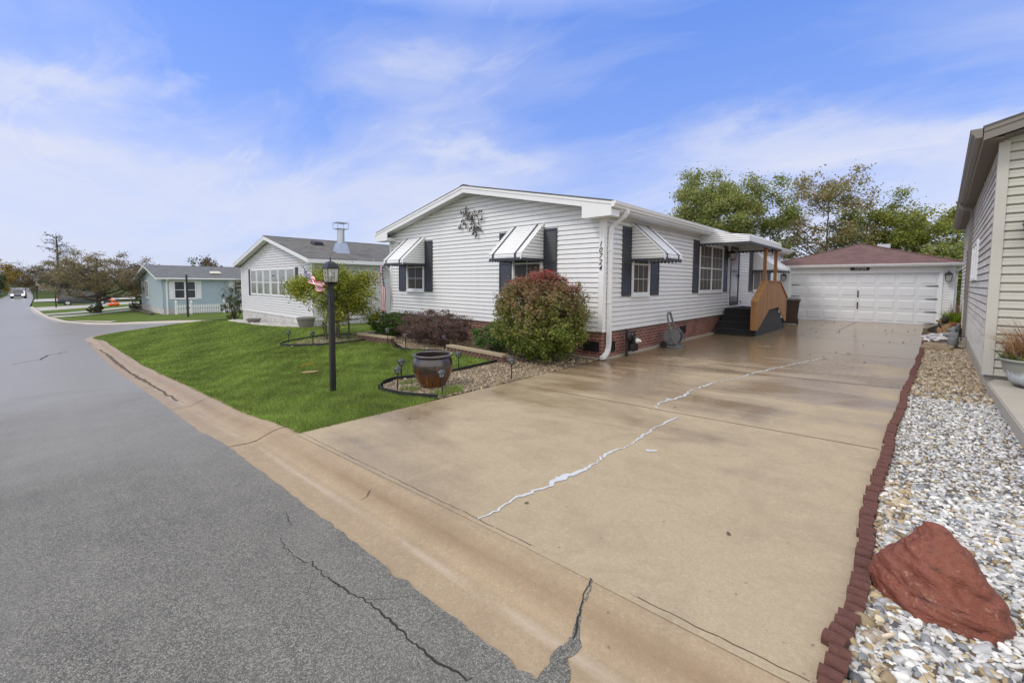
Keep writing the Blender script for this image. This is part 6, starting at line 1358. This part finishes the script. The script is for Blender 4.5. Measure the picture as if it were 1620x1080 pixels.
def mailboxes(x,y,label):
    z=float(G(x,y)); g=thing('mailbox_bank',label,'mailbox',(x,y,z)); mb=MB(); mb.mat('black_metal'); mb.box(-.06,.06,-.4,-.28,0,1.0); mb.box(-.06,.06,.28,.4,0,1.); mb.box(-.2,.2,-.9,.9,1.,1.08)
    mb.build('stand',parent=g)
    for k in range(3):
        mb=MB(); mb.mat('charcoal'); P=[(-.27,0),(.27,0),(.27,.2)]+[(.2*math.cos(a)*1.35,.2+.14*math.sin(a)) for a in np.linspace(.2,math.pi-.2,6)]+[(-.27,.2)]
        mb.prism([(px,-.7+k*.55,1.08+pz) for px,pz in P],(0,-.1,0),(0,.28,0)); mb.build('mailbox',parent=g)
mailboxes(-121.5,-6.2,'bank of dark mailboxes at the far left kerb below the street lamp')
mailboxes(-97,-7.0,'second bank of dark mailboxes, nearer of the two at the far left kerb') if False else None
# picket fence in front of the blue home
fe=thing('picket_fence','low white picket fence along the side of the light blue home','fence',(-43.6,9,-1.2)); rr=random.Random(5)
mb=MB(); mb.mat('white_pvc'); xs_=-43.5
for y in np.arange(7.2,12.6,.16): z=float(G(xs_,y)); mb.prism([(xs_,y-.04,z+.08),(xs_,y+.04,z+.08),(xs_,y+.04,z+.78),(xs_,y,z+.84),(xs_,y-.04,z+.78)],(0,0,0),(.02,0,0))
mb.build('pickets',parent=fe,world=True)
mb=MB(); mb.mat('white_pvc'); mb.box(xs_-.04,xs_-.003,7.2,12.6,-.92,-.84); mb.box(xs_-.04,xs_-.003,7.2,12.6,-.52,-.44); mb.build('rails',parent=fe,world=True)
for y in (7.1,8.1,10.4,12.7): mb=MB(); mb.mat('white_pvc'); z=float(G(xs_,y)); mb.box(xs_-.06,xs_+.06,y-.06,y+.06,z,z+1.0); mb.hexa([(xs_-.09,y-.09,z+1.0),(xs_+.09,y-.09,z+1.),(xs_+.09,y+.09,z+1.),(xs_-.09,y+.09,z+1.),(xs_-.02,y-.02,z+1.16),(xs_+.02,y-.02,z+1.16),(xs_+.02,y+.02,z+1.16),(xs_-.02,y+.02,z+1.16)]); mb.build('fence_post',parent=fe,world=True)
# landscape timbers in front of the blue home
mb=MB(); mb.mat('bark_dark'); 
for k in range(3): mb.prism([(-57.0+k*.2,6.0-k*.2,-1.45+k*.10),(-45.2,5.7,-1.32+k*.08),(-45.2,5.95,-1.32+k*.08),(-57.0+k*.2,6.25-k*.2,-1.45+k*.10)],(0,0,0),(0,0,.10))
tag(mb.build('timber_edging'),'dark landscape timbers along the front bed of the light blue home','timber')
# orange inflatable pumpkins by the garage
pz=float(G(-72,5.3))
pm=thing('pumpkin_decoration','bright orange stacked pumpkin decoration beyond the crab apple trunk','decoration',(-68.5,5.6,float(G(-68.5,5.6))))
pm.scale=(.55,.55,.55)
for c,r_ in (((0,0,.42),.5),((-.15,-.9,.33),.42),((-.1,-.5,1.15),.38),((-.2,-1.0,1.6),.26)):
    mb=MB(); mb.mat('orange_plastic'); vs=[];n=24;m_=10
    for i in range(m_+1):
        ph=math.pi*i/m_
        for k in range(n): a=2*math.pi*k/n; rr_=r_*math.sin(ph)*(1+.08*math.cos(a*8)); vs.append((c[0]+rr_*math.cos(a),c[1]+rr_*math.sin(a),c[2]+r_*.82*math.cos(ph)))
    mb.mesh(vs,[(i*n+k,(i+1)*n+k,(i+1)*n+(k+1)%n,i*n+(k+1)%n) for i in range(m_) for k in range(n)]); mb.build('pumpkin',parent=pm,smooth=True)
mb=MB(); mb.mat('teal_plastic'); mb.bbox(-.3,.3,-.3,.3,0,.6,.06); o=mb.build('storage_box'); o.location=(-65.5,3.9,float(G(-65.5,3.9))); tag(o,'small teal box on the lawn near the crab apple trunk','box')
# ------------------------------------------------------------------ vehicles
def vehicle(name,label,cat,loc,rz,L,Wd,H_,belt,prof_low,prof_cab,paint,suv=True,lit=False):
    """x = length (front at +x), y = width"""
    g=thing(name,label,cat,loc,rz); hw=Wd/2; mb=MB(); mb.mat(paint)
    # lower body lofted through stations of (x, bottom, top, half width)
    n=len(prof_low); ring=[]
    for x,b,t,w_ in prof_low:
        ring.append([(x,-w_*.93,b),(x,-w_,b+.18*(t-b)),(x,-w_,b+.62*(t-b)),(x,-w_*.95,t-.02),(x,-w_*.80,t),(x,w_*.80,t),(x,w_*.95,t-.02),(x,w_,b+.62*(t-b)),(x,w_,b+.18*(t-b)),(x,w_*.93,b)])
    vs=[p for r_ in ring for p in r_]; k=10
    mb.mesh(vs,[(i*k+j,(i+1)*k+j,(i+1)*k+(j+1)%k,i*k+(j+1)%k) for i in range(n-1) for j in range(k)]+[tuple(range(k)),tuple(reversed(range((n-1)*k,n*k)))]); mb.build('body',parent=g,smooth=True)
    # cabin: glass band and roof
    mb=MB(); mb.mat('glass_dark'); r0=[];
    (x0,x1,x2,x3)=prof_cab  # rear base, rear top, front top, front base
    zb,zt=belt-.01,H_-.05; wb_,wt=hw*.90,hw*.74
    mb.hexa([(x0,-wb_,zb),(x3,-wb_,zb),(x3,wb_,zb),(x0,wb_,zb),(x1,-wt,zt),(x2,-wt,zt),(x2,wt,zt),(x1,wt,zt)]); mb.build('windows',parent=g)
    mb=MB(); mb.mat(paint); mb.bbox(x1-.04,x2+.04,-wt-.02,wt+.02,zt-.03,H_,.03)
    for t_ in (0,.36,.66,1.):
        for s in (-1,1):
            xb=x0+(x3-x0)*t_; xt=x1+(x2-x1)*t_; mb.tube([(xb,s*wb_*1.01,zb),(xt,s*wt*1.01,zt)],.045 if t_ in (0,1) else .03,5)
    mb.build('roof',parent=g)
    wr=.34 if suv else .31
    for x in (-L/2+.85,L/2-.88):
        for s in (-1,1):
            mb=MB(); mb.mat('rubber'); mb.lathe([(wr*.62,-.10),(wr*.93,-.11),(wr,-.07),(wr,.07),(wr*.93,.11),(wr*.62,.10)],(x,s*(hw-.10),wr),28,'y'); wv=mb.build('wheel',parent=g,smooth=True)
            mb=MB(); mb.mat('steel_rim'); yy=s*(hw-.10)+s*.085; mb.lathe([(wr*.60,-.02),(wr*.64,.0),(wr*.60,.02)],(x,yy,wr),24,'y'); mb.lathe([(0,-.01),(.07,-.01),(.07,.02),(0,.02)],(x,yy,wr),12,'y')
            for q_ in range(7): a=2*math.pi*q_/7; mb.tube([(x,yy,wr),(x+math.cos(a)*wr*.62,yy,wr+math.sin(a)*wr*.62)],.028,4)
            o=mb.build('rim'); o.parent=wv
    mb=MB(); mb.mat('black_plastic')
    mb.bbox(-L/2-.03,-L/2+.12,-hw*.92,hw*.92,.30,.52,.03); mb.bbox(L/2-.14,L/2+.03,-hw*.9,hw*.9,.24,.42,.03); mb.bbox(L/2-.08,L/2+.015,-hw*.5,hw*.5,.50,.68,.02); mb.build('bumper',parent=g)
    for s in (-1,1):
        mb=MB(); mb.mat('headlamp_lit' if lit else 'steel_rim'); mb.bbox(L/2-.16,L/2+.01,s*hw*.72-.17,s*hw*.72+.17,.60,.76,.03); mb.build('headlight',parent=g)
        mb=MB(); mb.mat('tail_red'); mb.bbox(-L/2-.01,-L/2+.12,s*hw*.84-.09,s*hw*.84+.09,.80,1.08 if suv else .95,.02); mb.build('taillight',parent=g)
        mb=MB(); mb.mat(paint); mb.bbox(x3-.35,x3-.2,s*(hw+.09)-.08,s*(hw+.09)+.08,belt,belt+.15,.03); mb.build('mirror',parent=g)
    mb=MB(); mb.mat('plate_white'); mb.box(-L/2-.04,-L/2-.03,-.16,.16,.62,.78); mb.build('licence_plate',parent=g)
    if lit: mb=MB(); mb.mat('plate_white'); mb.box(L/2+.03,L/2+.04,-.5,.5,.30,.36); mb.build('licence_plate',parent=g)
    return g
vehicle('parked_car','dark grey suv parked on a driveway behind the bare crab apple tree','suv',(-77.8,3.4,-1.62),R_(88),4.8,1.95,1.78,1.08,[(-2.38,.35,.95,.86),(-2.30,.28,1.12,.94),(-1.6,.25,1.13,.975),(0,.25,1.12,.975),(1.0,.25,1.10,.97),(1.6,.25,1.04,.95),(2.2,.28,.92,.88),(2.4,.35,.75,.78)],(-2.25,-2.0,.55,1.25),'paint_dark',True)
vehicle('parked_car','oncoming grey sedan with its headlights on in the far street','car',(-121.9,-3.4,-1.90),R_(-2),4.6,1.82,1.45,.92,[(-2.28,.35,.85,.8),(-2.1,.28,.98,.88),(-1.2,.22,.98,.91),(0,.22,.96,.91),(.9,.22,.93,.90),(1.7,.24,.84,.87),(2.2,.28,.74,.80),(2.3,.35,.6,.72)],(-1.75,-1.1,.35,1.15),'paint_grey',False,True).name='car'
# ------------------------------------------------------------------ vegetation
def leaves(name,P,size,cols,parent,local=True,up=.3,N=None,var=.25,weights=None,aspect=.55):
    """one small folded leaf per point"""
    n=len(P); a=rng.normal(0,1,(n,3)); a[:,2]*=.6; a/=np.linalg.norm(a,axis=1)[:,None]
    nn=rng.normal(0,1,(n,3)); nn[:,2]=np.abs(nn[:,2])+up
    if N is not None: nn=nn*.6+N*1.1
    nn-=a*(nn*a).sum(1)[:,None]; nn/=np.linalg.norm(nn,axis=1)[:,None]+1e-9; b=np.cross(nn,a)
    s=size*np.exp(rng.normal(0,.25,n))[:,None]
    V=np.stack([P-a*s*.5,P+b*s*aspect*.5-nn*s*.10,P+a*s*.5,P-b*s*aspect*.5-nn*s*.10],1).reshape(-1,3)
    F=np.arange(4*n).reshape(n,4)
    if callable(cols): c=cols(P)
    else: pal=np.array(cols); c=pal[rng.choice(len(pal),n,p=weights)]
    c=c*rng.uniform(1-var,1+var,(n,1)); C=np.repeat(c,4,0)
    o=npmesh(name,V,F,C,'leaf',smooth=False); 
    if parent is not None: o.parent=parent
    return o
def bez(p0,p1,p2,n=6): return [p0*(1-t)**2+p1*2*t*(1-t)+p2*t*t for t in np.linspace(0,1,n)]
def tree(name,label,loc,height,crown,bare=.35,nl=9000,ls=.16,cols=((.06,.11,.02),),clusters=60,cr=.5,trunk_r=.16,group=None,bark='bark',limbs=9,seed=1,tilt=(0,0),stems_n=1,cat='tree',weights=None,shape=1.,twigs=True,lowz=None,flat=.8,cl_jit=None):
    """crown=(rx,ry,z0,z1): ellipsoid envelope; clumps of leaves hang on twigs that grow from real limbs"""
    global rng
    old=rng; rng=np.random.default_rng(seed)
    g=thing(name,label,cat,loc,group=group); rx,ry,z0,z1=crown; zc=(z0+z1)/2; rz_=(z1-z0)/2
    mb=MB(); mb.mat(bark); V=lambda *p:np.array(p,float)
    top=V(tilt[0],tilt[1],z0+(z1-z0)*.80); nodes=[]
    for s in range(stems_n):
        off=V(rng.normal(0,.08),rng.normal(0,.08),0)*(stems_n>1)*2; tp=top+(V(rng.normal(0,rx*.35),rng.normal(0,ry*.35),rng.uniform(-.3,0)*rz_) if stems_n>1 else 0)
        tr=bez(V(*off[:2],-.1),V(tilt[0]*.3+off[0]*2,tilt[1]*.3+off[1]*2,height*bare),tp,10); tr=[p+V(rng.normal(0,.02),rng.normal(0,.02),0)*min(1,i)*height*.15 for i,p in enumerate(tr)]
        rad=[trunk_r/(stems_n**.5)*(1.25 if i==0 else (1-i/9.6)**.8+.04) for i in range(10)]; mb.tube(tr,rad,7)
        nodes+= [(p,r) for p,r in zip(tr[3:],rad[3:])]
    # clump centres: inside the envelope, biased outward, uneven
    Cn=[]; tries=0
    while len(Cn)<clusters and tries<clusters*40:
        tries+=1; d=rng.normal(0,1,3); d/=np.linalg.norm(d); r=rng.uniform(.25,1)**.5
        lump=1+.16*math.sin(d[0]*5+seed)+.13*math.sin(d[1]*6+d[2]*4+seed*2); p=V(d[0]*rx*r*lump,d[1]*ry*r*lump,zc+d[2]*rz_*r*lump)
        if p[2]<z0: continue
        if shape!=1.: 
            f=(p[2]-z0)/(z1-z0); k=max(.15,1-f**shape); 
            if math.hypot(p[0]/rx,p[1]/ry)>k*1.15: continue
        p+=V(tilt[0],tilt[1],0)*max(0,(p[2])/height); Cn.append(p)
    Cn=np.array(Cn)
    lim=[]
    L=[]
    for i in range(limbs):
        c=Cn[rng.integers(len(Cn))]; cand=[q for q in nodes if q[0][2]<c[2]-.32*math.hypot(q[0][0]-c[0],q[0][1]-c[1])] or nodes[:2]; q=min(cand,key=lambda q:np.linalg.norm((q[0]-c)*[1,1,1.6])+rng.uniform(0,.8)); 
        m_=(q[0]*.45+c*.55)+V(0,0,-.10*np.linalg.norm(c-q[0])); pts=bez(q[0],m_,c,7); r0=min(q[1]*.75,trunk_r*.55); mb.tube(pts,[r0*(1-k/7.5)+.006 for k in range(7)],5); L+= [(p,r0*(1-k/7.5)+.006) for k,p in enumerate(pts[1:])]
    base=L+nodes; BP_=np.array([p for p,r in base])
    for c in Cn:
        d=np.linalg.norm(BP_-c,axis=1)+np.maximum(0,BP_[:,2]-c[2]+.3*np.hypot(BP_[:,0]-c[0],BP_[:,1]-c[1]))*1.5; k=int(np.argmin(d)); p=BP_[k]; 
        if d[k]<.05: continue
        mid=(p+c)/2+rng.normal(0,.07,3)*d[k]+V(0,0,-.04*d[k]); r0=min(base[k][1]*.6,.012+.010*d[k]); pts=bez(p,mid,c,4); mb.tube(pts,[r0,r0*.75,r0*.5,r0*.25],4,cap=False)
        if twigs:
            for _ in range(4):
                e=c+rng.normal(0,1,3)*cr*[.7,.7,.55]; mb.tube([c*.8+p*.2 if False else c,(c+e)/2+rng.normal(0,.03,3),e],[r0*.35,r0*.25,.003],3,cap=False)
    mb.build('trunk',parent=g,smooth=True)
    per=rng.poisson(nl/len(Cn)*rng.uniform(.35,1.65,len(Cn))); P=np.repeat(Cn,per,0); P=P+rng.normal(0,1,P.shape)*cr*[.62,.62,.62*flat]
    leaves('crown',P,ls,cols,g,weights=weights); rng=old; return g
def shrub(name,label,loc,rx,ry,h_,nl,ls,cols,seed,trunks=8,group=None,shell=.35,zoff=.12,lump=.10,weights=None,shape='round',cat='bush'):
    global rng
    old=rng; rng=np.random.default_rng(seed); g=thing(name,label,cat,loc,group=group)
    mb=MB(); mb.mat('bark_dark')
    for i in range(trunks):
        a=6.28*i/trunks+rng.uniform(-.3,.3); r=.55+.4*rng.random(); p2=np.array([math.cos(a)*rx*r,math.sin(a)*ry*r,h_*rng.uniform(.45,.9)]); p0=np.array([math.cos(a)*.05,math.sin(a)*.05,-.03]); p1=np.array([math.cos(a)*rx*.25,math.sin(a)*ry*.25,h_*.35]); pts=bez(p0,p1,p2,7); mb.tube(pts,[.022*(1-k/8) for k in range(7)],5)
        for _ in range(5): k=rng.integers(2,6); q=pts[k]; e=q+rng.normal(0,1,3)*[rx*.25,ry*.25,h_*.15]; mb.tube([q,(q+e)/2,e],[.009,.006,.003],4,cap=False)
    mb.build('stems',parent=g,smooth=True)
    d=rng.normal(0,1,(nl,3)); d/=np.linalg.norm(d,axis=1)[:,None]
    az=np.arctan2(d[:,1],d[:,0]); el=d[:,2]
    lm=1+lump*(np.sin(az*5+el*4+seed)*.6+np.sin(az*9-el*7+seed*2)*.4+np.sin(az*3+el*11)*.35)
    # clumps: quantise directions around sprig centres so that dark gaps open between them
    sc_n=max(60,int(nl/75)); sd=rng.normal(0,1,(sc_n,3)); sd/=np.linalg.norm(sd,axis=1)[:,None]; sr=rng.uniform(.55,1.04,sc_n)**.5; pick=rng.integers(0,sc_n,nl)
    D=sd[pick]; az=np.arctan2(D[:,1],D[:,0]); el=D[:,2]; lm=1+lump*(np.sin(az*5+el*4+seed)*.6+np.sin(az*9-el*7+seed*2)*.4+np.sin(az*3+el*11)*.35)
    rad=(sr[pick]*lm)[:,None]; hc=h_*(.5+zoff*.5); P=D*rad*[rx,ry,(h_-h_*zoff)/2]+[0,0,hc]
    P+=rng.normal(0,1,(nl,3))*np.array([rx,ry,h_*.5])*.060
    inner=rng.random(nl)<.12; P[inner]=(P[inner]-[0,0,hc])*rng.uniform(.3,.9,(inner.sum(),1))+[0,0,hc]
    P[:,2]=np.maximum(P[:,2],.02+rng.random(nl)*.05)
    Nn=(P-[0,0,hc])/np.array([rx,ry,h_*.5]); Nn/=np.linalg.norm(Nn,axis=1)[:,None]+1e-6
    leaves('foliage',P,ls,cols,g,N=Nn,weights=weights); rng=old; return g
# the big burning bush: green below turning red at the top
def burn(P):
    n=len(P); t=np.clip((P[:,2]-.72)/1.10+rng.normal(0,.20,n)+.10*np.sin(P[:,0]*5)+.1*np.sin(P[:,1]*6+1),0,1)
    g1=np.array([(.16,.23,.035),(.24,.31,.055),(.33,.34,.10),(.09,.13,.02)])[rng.integers(0,4,n)]; g2=np.array([(.26,.23,.08),(.30,.20,.11),(.18,.23,.05),(.33,.22,.13)])[rng.integers(0,4,n)]; g3=np.array([(.33,.13,.10),(.40,.13,.12),(.26,.13,.09),(.17,.12,.06)])[rng.integers(0,4,n)]
    hot=(P[:,2]>1.62)&(rng.random(n)<.30*np.clip((P[:,2]-1.6)*5,0,1)*(np.sin(P[:,0]*9)>-.2)); a=np.clip(t*2,0,1)[:,None]; b=np.clip(t*2-1,0,1)[:,None]
    c=g1*(1-a)+g2*a; c=c*(1-b)+g3*b; c[hot]=np.array([.52,.035,.05])*rng.uniform(.7,1.2,(hot.sum(),1)); return c
shrub('bush','big rounded bush turning from green to red, at the front corner of the white home',(-5.66,6.95,-.02),1.02,.86,1.84,46000,.050,burn,21,12,shell=.3,zoff=.04,lump=.05)
shrub('bush','purple-brown barberry bush, wide and low, between the two block walls',(-9.15,6.85,0),1.25,.72,.86,22000,.034,[(.13,.075,.080),(.19,.105,.10),(.09,.055,.06),(.24,.14,.12),(.09,.10,.05)],22,14,zoff=.05,lump=.13)
shrub('bush','low dark green yew bush left of the purple barberry',(-11.45,7.1,0),1.15,.62,.74,16000,.038,[(.06,.125,.022),(.09,.165,.03),(.13,.20,.035),(.035,.075,.015)],23,10,zoff=.05,lump=.12)
shrub('bush','small dark green bush between the barberry and the big red and green bush',(-7.05,7.15,0),.72,.55,.70,11000,.036,[(.07,.15,.03),(.10,.20,.04),(.15,.25,.05),(.035,.08,.02)],24,8,zoff=.05,lump=.12)
# small multi-stem tree in the kidney bed
tree('tree','small multi-stemmed yellow-green tree in the kidney shaped bed behind the lamp post',(-12.15,5.72,-.06),2.1,(1.25,1.15,.50,2.0),.30,26000,.058,((.26,.32,.04),(.38,.39,.045),(.18,.24,.032),(.50,.46,.06),(.11,.16,.025)),46,.26,.075,bark='bark_dark',limbs=12,seed=31,stems_n=5,flat=.75)
# trees behind the garage
G1=((.25,.31,.08),(.31,.37,.10),(.19,.24,.06),(.37,.41,.15),(.40,.35,.15))
G2=((.31,.28,.12),(.38,.32,.15),(.27,.29,.10),(.39,.24,.13),(.21,.24,.08))
G3=((.23,.28,.05),(.31,.34,.06),(.18,.23,.05),(.38,.37,.09))
tree('tree','broad green maple rising behind the white home roof, tallest of the trees on the right',(-11.2,35.2,0),10.6,(3.9,4.1,1.6,10.1),.28,70000,.165,G1,260,.52,.24,seed=41,limbs=22)
tree('tree','thinning brownish green tree with bare branches showing, behind the left end of the garage',(-5.0,40.0,0),10.3,(3.1,3.1,1.8,10.1),.14,16000,.16,G2,170,.46,.13,seed=42,limbs=26,bark='bark_dark')
tree('tree','green tree behind the garage ridge, right of the thinning brown tree',(-2.2,42.8,0),9.0,(2.7,2.7,1.6,8.2),.2,21000,.165,G3,120,.50,.18,seed=43,limbs=16,tilt=(.5,0))
tree('tree','yellow-green tree behind the right side of the garage roof',(1.6,44.5,0),8.3,(3.4,3.4,1.2,7.7),.2,26000,.165,G3,130,.50,.18,seed=44,limbs=16,tilt=(.6,0))
tree('tree','olive tree standing lower, just left of the tan home gutter',(7.2,54.,0),8,(4.2,4,.4,7.0),.2,16000,.24,((.11,.11,.04),(.15,.13,.05),(.08,.09,.03)),90,.6,.18,seed=45)
tree('tree','green shrubby tree behind the right wall of the garage',(2.9,37,0),5.5,(3.,2.2,.3,4.7),.2,14000,.17,G1,90,.45,.12,seed=46)
# crab apple by the street
tree('tree','wide crab apple with sparse brown-green leaves growing by the driveways on the left',(-55.2,3.3,-1.47),6.3,(3.7,3.7,1.3,6.0),.22,21000,.115,((.27,.20,.13),(.22,.19,.10),(.30,.25,.13),(.19,.21,.08),(.36,.28,.18)),210,.36,.22,seed=51,limbs=30,bark='bark_dark',flat=.6)
shrub('bush','small round green bush around the foot of the crab apple trunk',(-55.3,3.0,-1.47),.75,.6,.75,2200,.09,[(.06,.075,.02),(.09,.10,.03)],52,4)
# sparse conifer
g=thing('tree','tall nearly bare larch with drooping branches rising behind the crab apple','tree',(-86.8,1.3,-1.65)); rr=np.random.default_rng(53); mb=MB(); mb.mat('bark_dark'); HT=9.6; mb.tube([(0,0,0),(.1,0,4),(0,.05,8),(.05,0,HT)],[.22,.17,.10,.02],7); LP=[]
for i in range(46):
    z=1.8+(HT-2.2)*(i/46)**.9; L_=(1-(z/HT))*5.0+.9; L_*=rr.uniform(.55,1.1); a=rr.uniform(0,6.28); d=np.array([math.cos(a),math.sin(a),0]); up=rr.uniform(.05,.45)*(.3+z/HT)
    pts=[np.array([0,0,z]),np.array([0,0,z])+d*L_*.5+[0,0,L_*up*.35],np.array([0,0,z])+d*L_+[0,0,L_*up*.55]]; mb.tube(pts,[.04,.025,.010],4,cap=False)
    for k in range(7):
        t=rr.uniform(.25,1); p=pts[0]*(1-t)+pts[2]*t+[0,0,.1*L_*t*(1-t)]; e=p+rr.normal(0,.35,3)+[0,0,rr.uniform(-.3,.25)]; mb.tube([p,e],[.02,.006],3,cap=False)
        for _ in range(2): LP.append(p+(e-p)*rr.random()+rr.normal(0,.12,3)*[1,1,.35])
mb.build('trunk',parent=g); leaves('crown',np.array(LP),.26,[(.09,.085,.06),(.12,.11,.08),(.07,.07,.04)],g,aspect=.35)
# column shrubs near houses
shrub('bush','upright wispy green shrub at the left corner of the pale grey home',(-29.6,7.6,-.66),.62,.6,1.9,5200,.055,[(.06,.085,.025),(.09,.12,.04),(.13,.15,.07)],54,8,lump=.25,zoff=.0)
tree('bush','airy arching rose bush beside the picket fence of the blue home',(-33.5,8.9,-.9),2.6,(1.5,1.3,.8,2.6),.3,1300,.06,((.09,.12,.05),(.12,.14,.06)),60,.3,.03,seed=55,cat='bush',bark='bark')
shrub('bush','tall narrow green shrub between the small garage and the crab apple',(-59.5,6.9,-1.4),.9,.8,3.2,3000,.12,[(.05,.07,.02),(.08,.10,.03)],56,6)
shrub('bush','low dark green bush at the corner of the light blue home',(-56.9,6.0,-1.35),.5,.5,.9,700,.1,[(.04,.05,.03),(.06,.07,.03)],57,4)
# far trees down the street
YL=((.42,.27,.05),(.50,.32,.06),(.28,.22,.05),(.18,.17,.05)); DG=((.08,.11,.045),(.11,.14,.055),(.06,.08,.035)); BR=((.20,.145,.085),(.16,.125,.07),(.12,.13,.06))
FT=[('golden yellow tree at the far left, behind the street lamp',-184,-9.5,9.0,5.0,YL,61),('dark green tree below the golden tree at the far left',-153,-8.6,5.4,3.0,DG,62),('dark green tree at the far left edge by the mailboxes',-140,-8.6,4.6,2.6,DG,63),('brown tree in the distance right of the oncoming car',-166,2.2,6.6,5.,BR,64),('dull green tree in the distance behind the larch',-128,5.5,6.5,5,((.09,.10,.045),(.11,.11,.05)),65),('brown-leaved tree beyond the parked suv',-118,14,6.8,4.5,BR,66),('round brown tree left of the larch',-222,-1.5,7.5,7.,((.14,.10,.04),(.10,.08,.035)),67),('tree crown showing above the ridge of the light blue home',-78,25,6.6,4.0,((.07,.07,.03),(.10,.09,.035)),68),('distant olive tree closing the far end of the street',-310,-5,10,11.,((.10,.10,.04),(.13,.11,.045)),69),('distant dark tree at the far end of the street, left of the road',-240,-14,8.,8,DG,70),('far brown tree behind the grey roofed home',-105,22,7.5,6,BR,71)]
for lab,x,y,hh,r_,cc,sd_ in FT:
    tree('tree',lab,(x,y,float(G(x,y))-.1),hh,(r_,r_,.6,hh),.2,5200,.42,cc,70,r_*.16,.25,seed=sd_,limbs=8,twigs=False,group=None)
# far woods: one mass beyond the rooftops
global_r=np.random.default_rng(77)
Pw=[];Cw=[]
for az in np.linspace(-78,62,360):
    a=R_(az+ -0); d=global_r.uniform(270,430); hh=global_r.uniform(5.5,10.5)*(d/330); x,y=math.sin(R_(az-0))*d,math.cos(R_(az-0))*d
    n=110; q=global_r.normal(0,1,(n,3)); q/=np.linalg.norm(q,axis=1)[:,None]; Pw.append(q*[6,6,hh*.55]*global_r.uniform(.6,1.05,(n,1))+[x,y,hh*.45-2]); Cw.append(np.tile(np.array([(.06,.07,.03),(.09,.085,.035),(.10,.075,.04),(.05,.06,.03)][global_r.integers(4)]),(n,1)))
Pw=np.concatenate(Pw); Cw=np.concatenate(Cw); cc=Cw.copy()
o=leaves('woods',Pw,2.6,lambda P:cc,None,aspect=.8); o['kind']='stuff'; o['label']='far-off band of trees along the horizon'; o['category']='woods'
# thin autumn haze down the street
mb=MB(); hm=bpy.data.materials.new('haze'); hm.use_nodes=True; t=NT(hm.node_tree); t.n.clear(); vo=t.node('ShaderNodeVolumePrincipled'); vo.inputs['Color'].default_value=(.86,.90,1,1); vo.inputs['Density'].default_value=.0009; oo=t.node('ShaderNodeOutputMaterial'); t.l.new(vo.outputs[0],oo.inputs[1]); MATS['haze']=hm
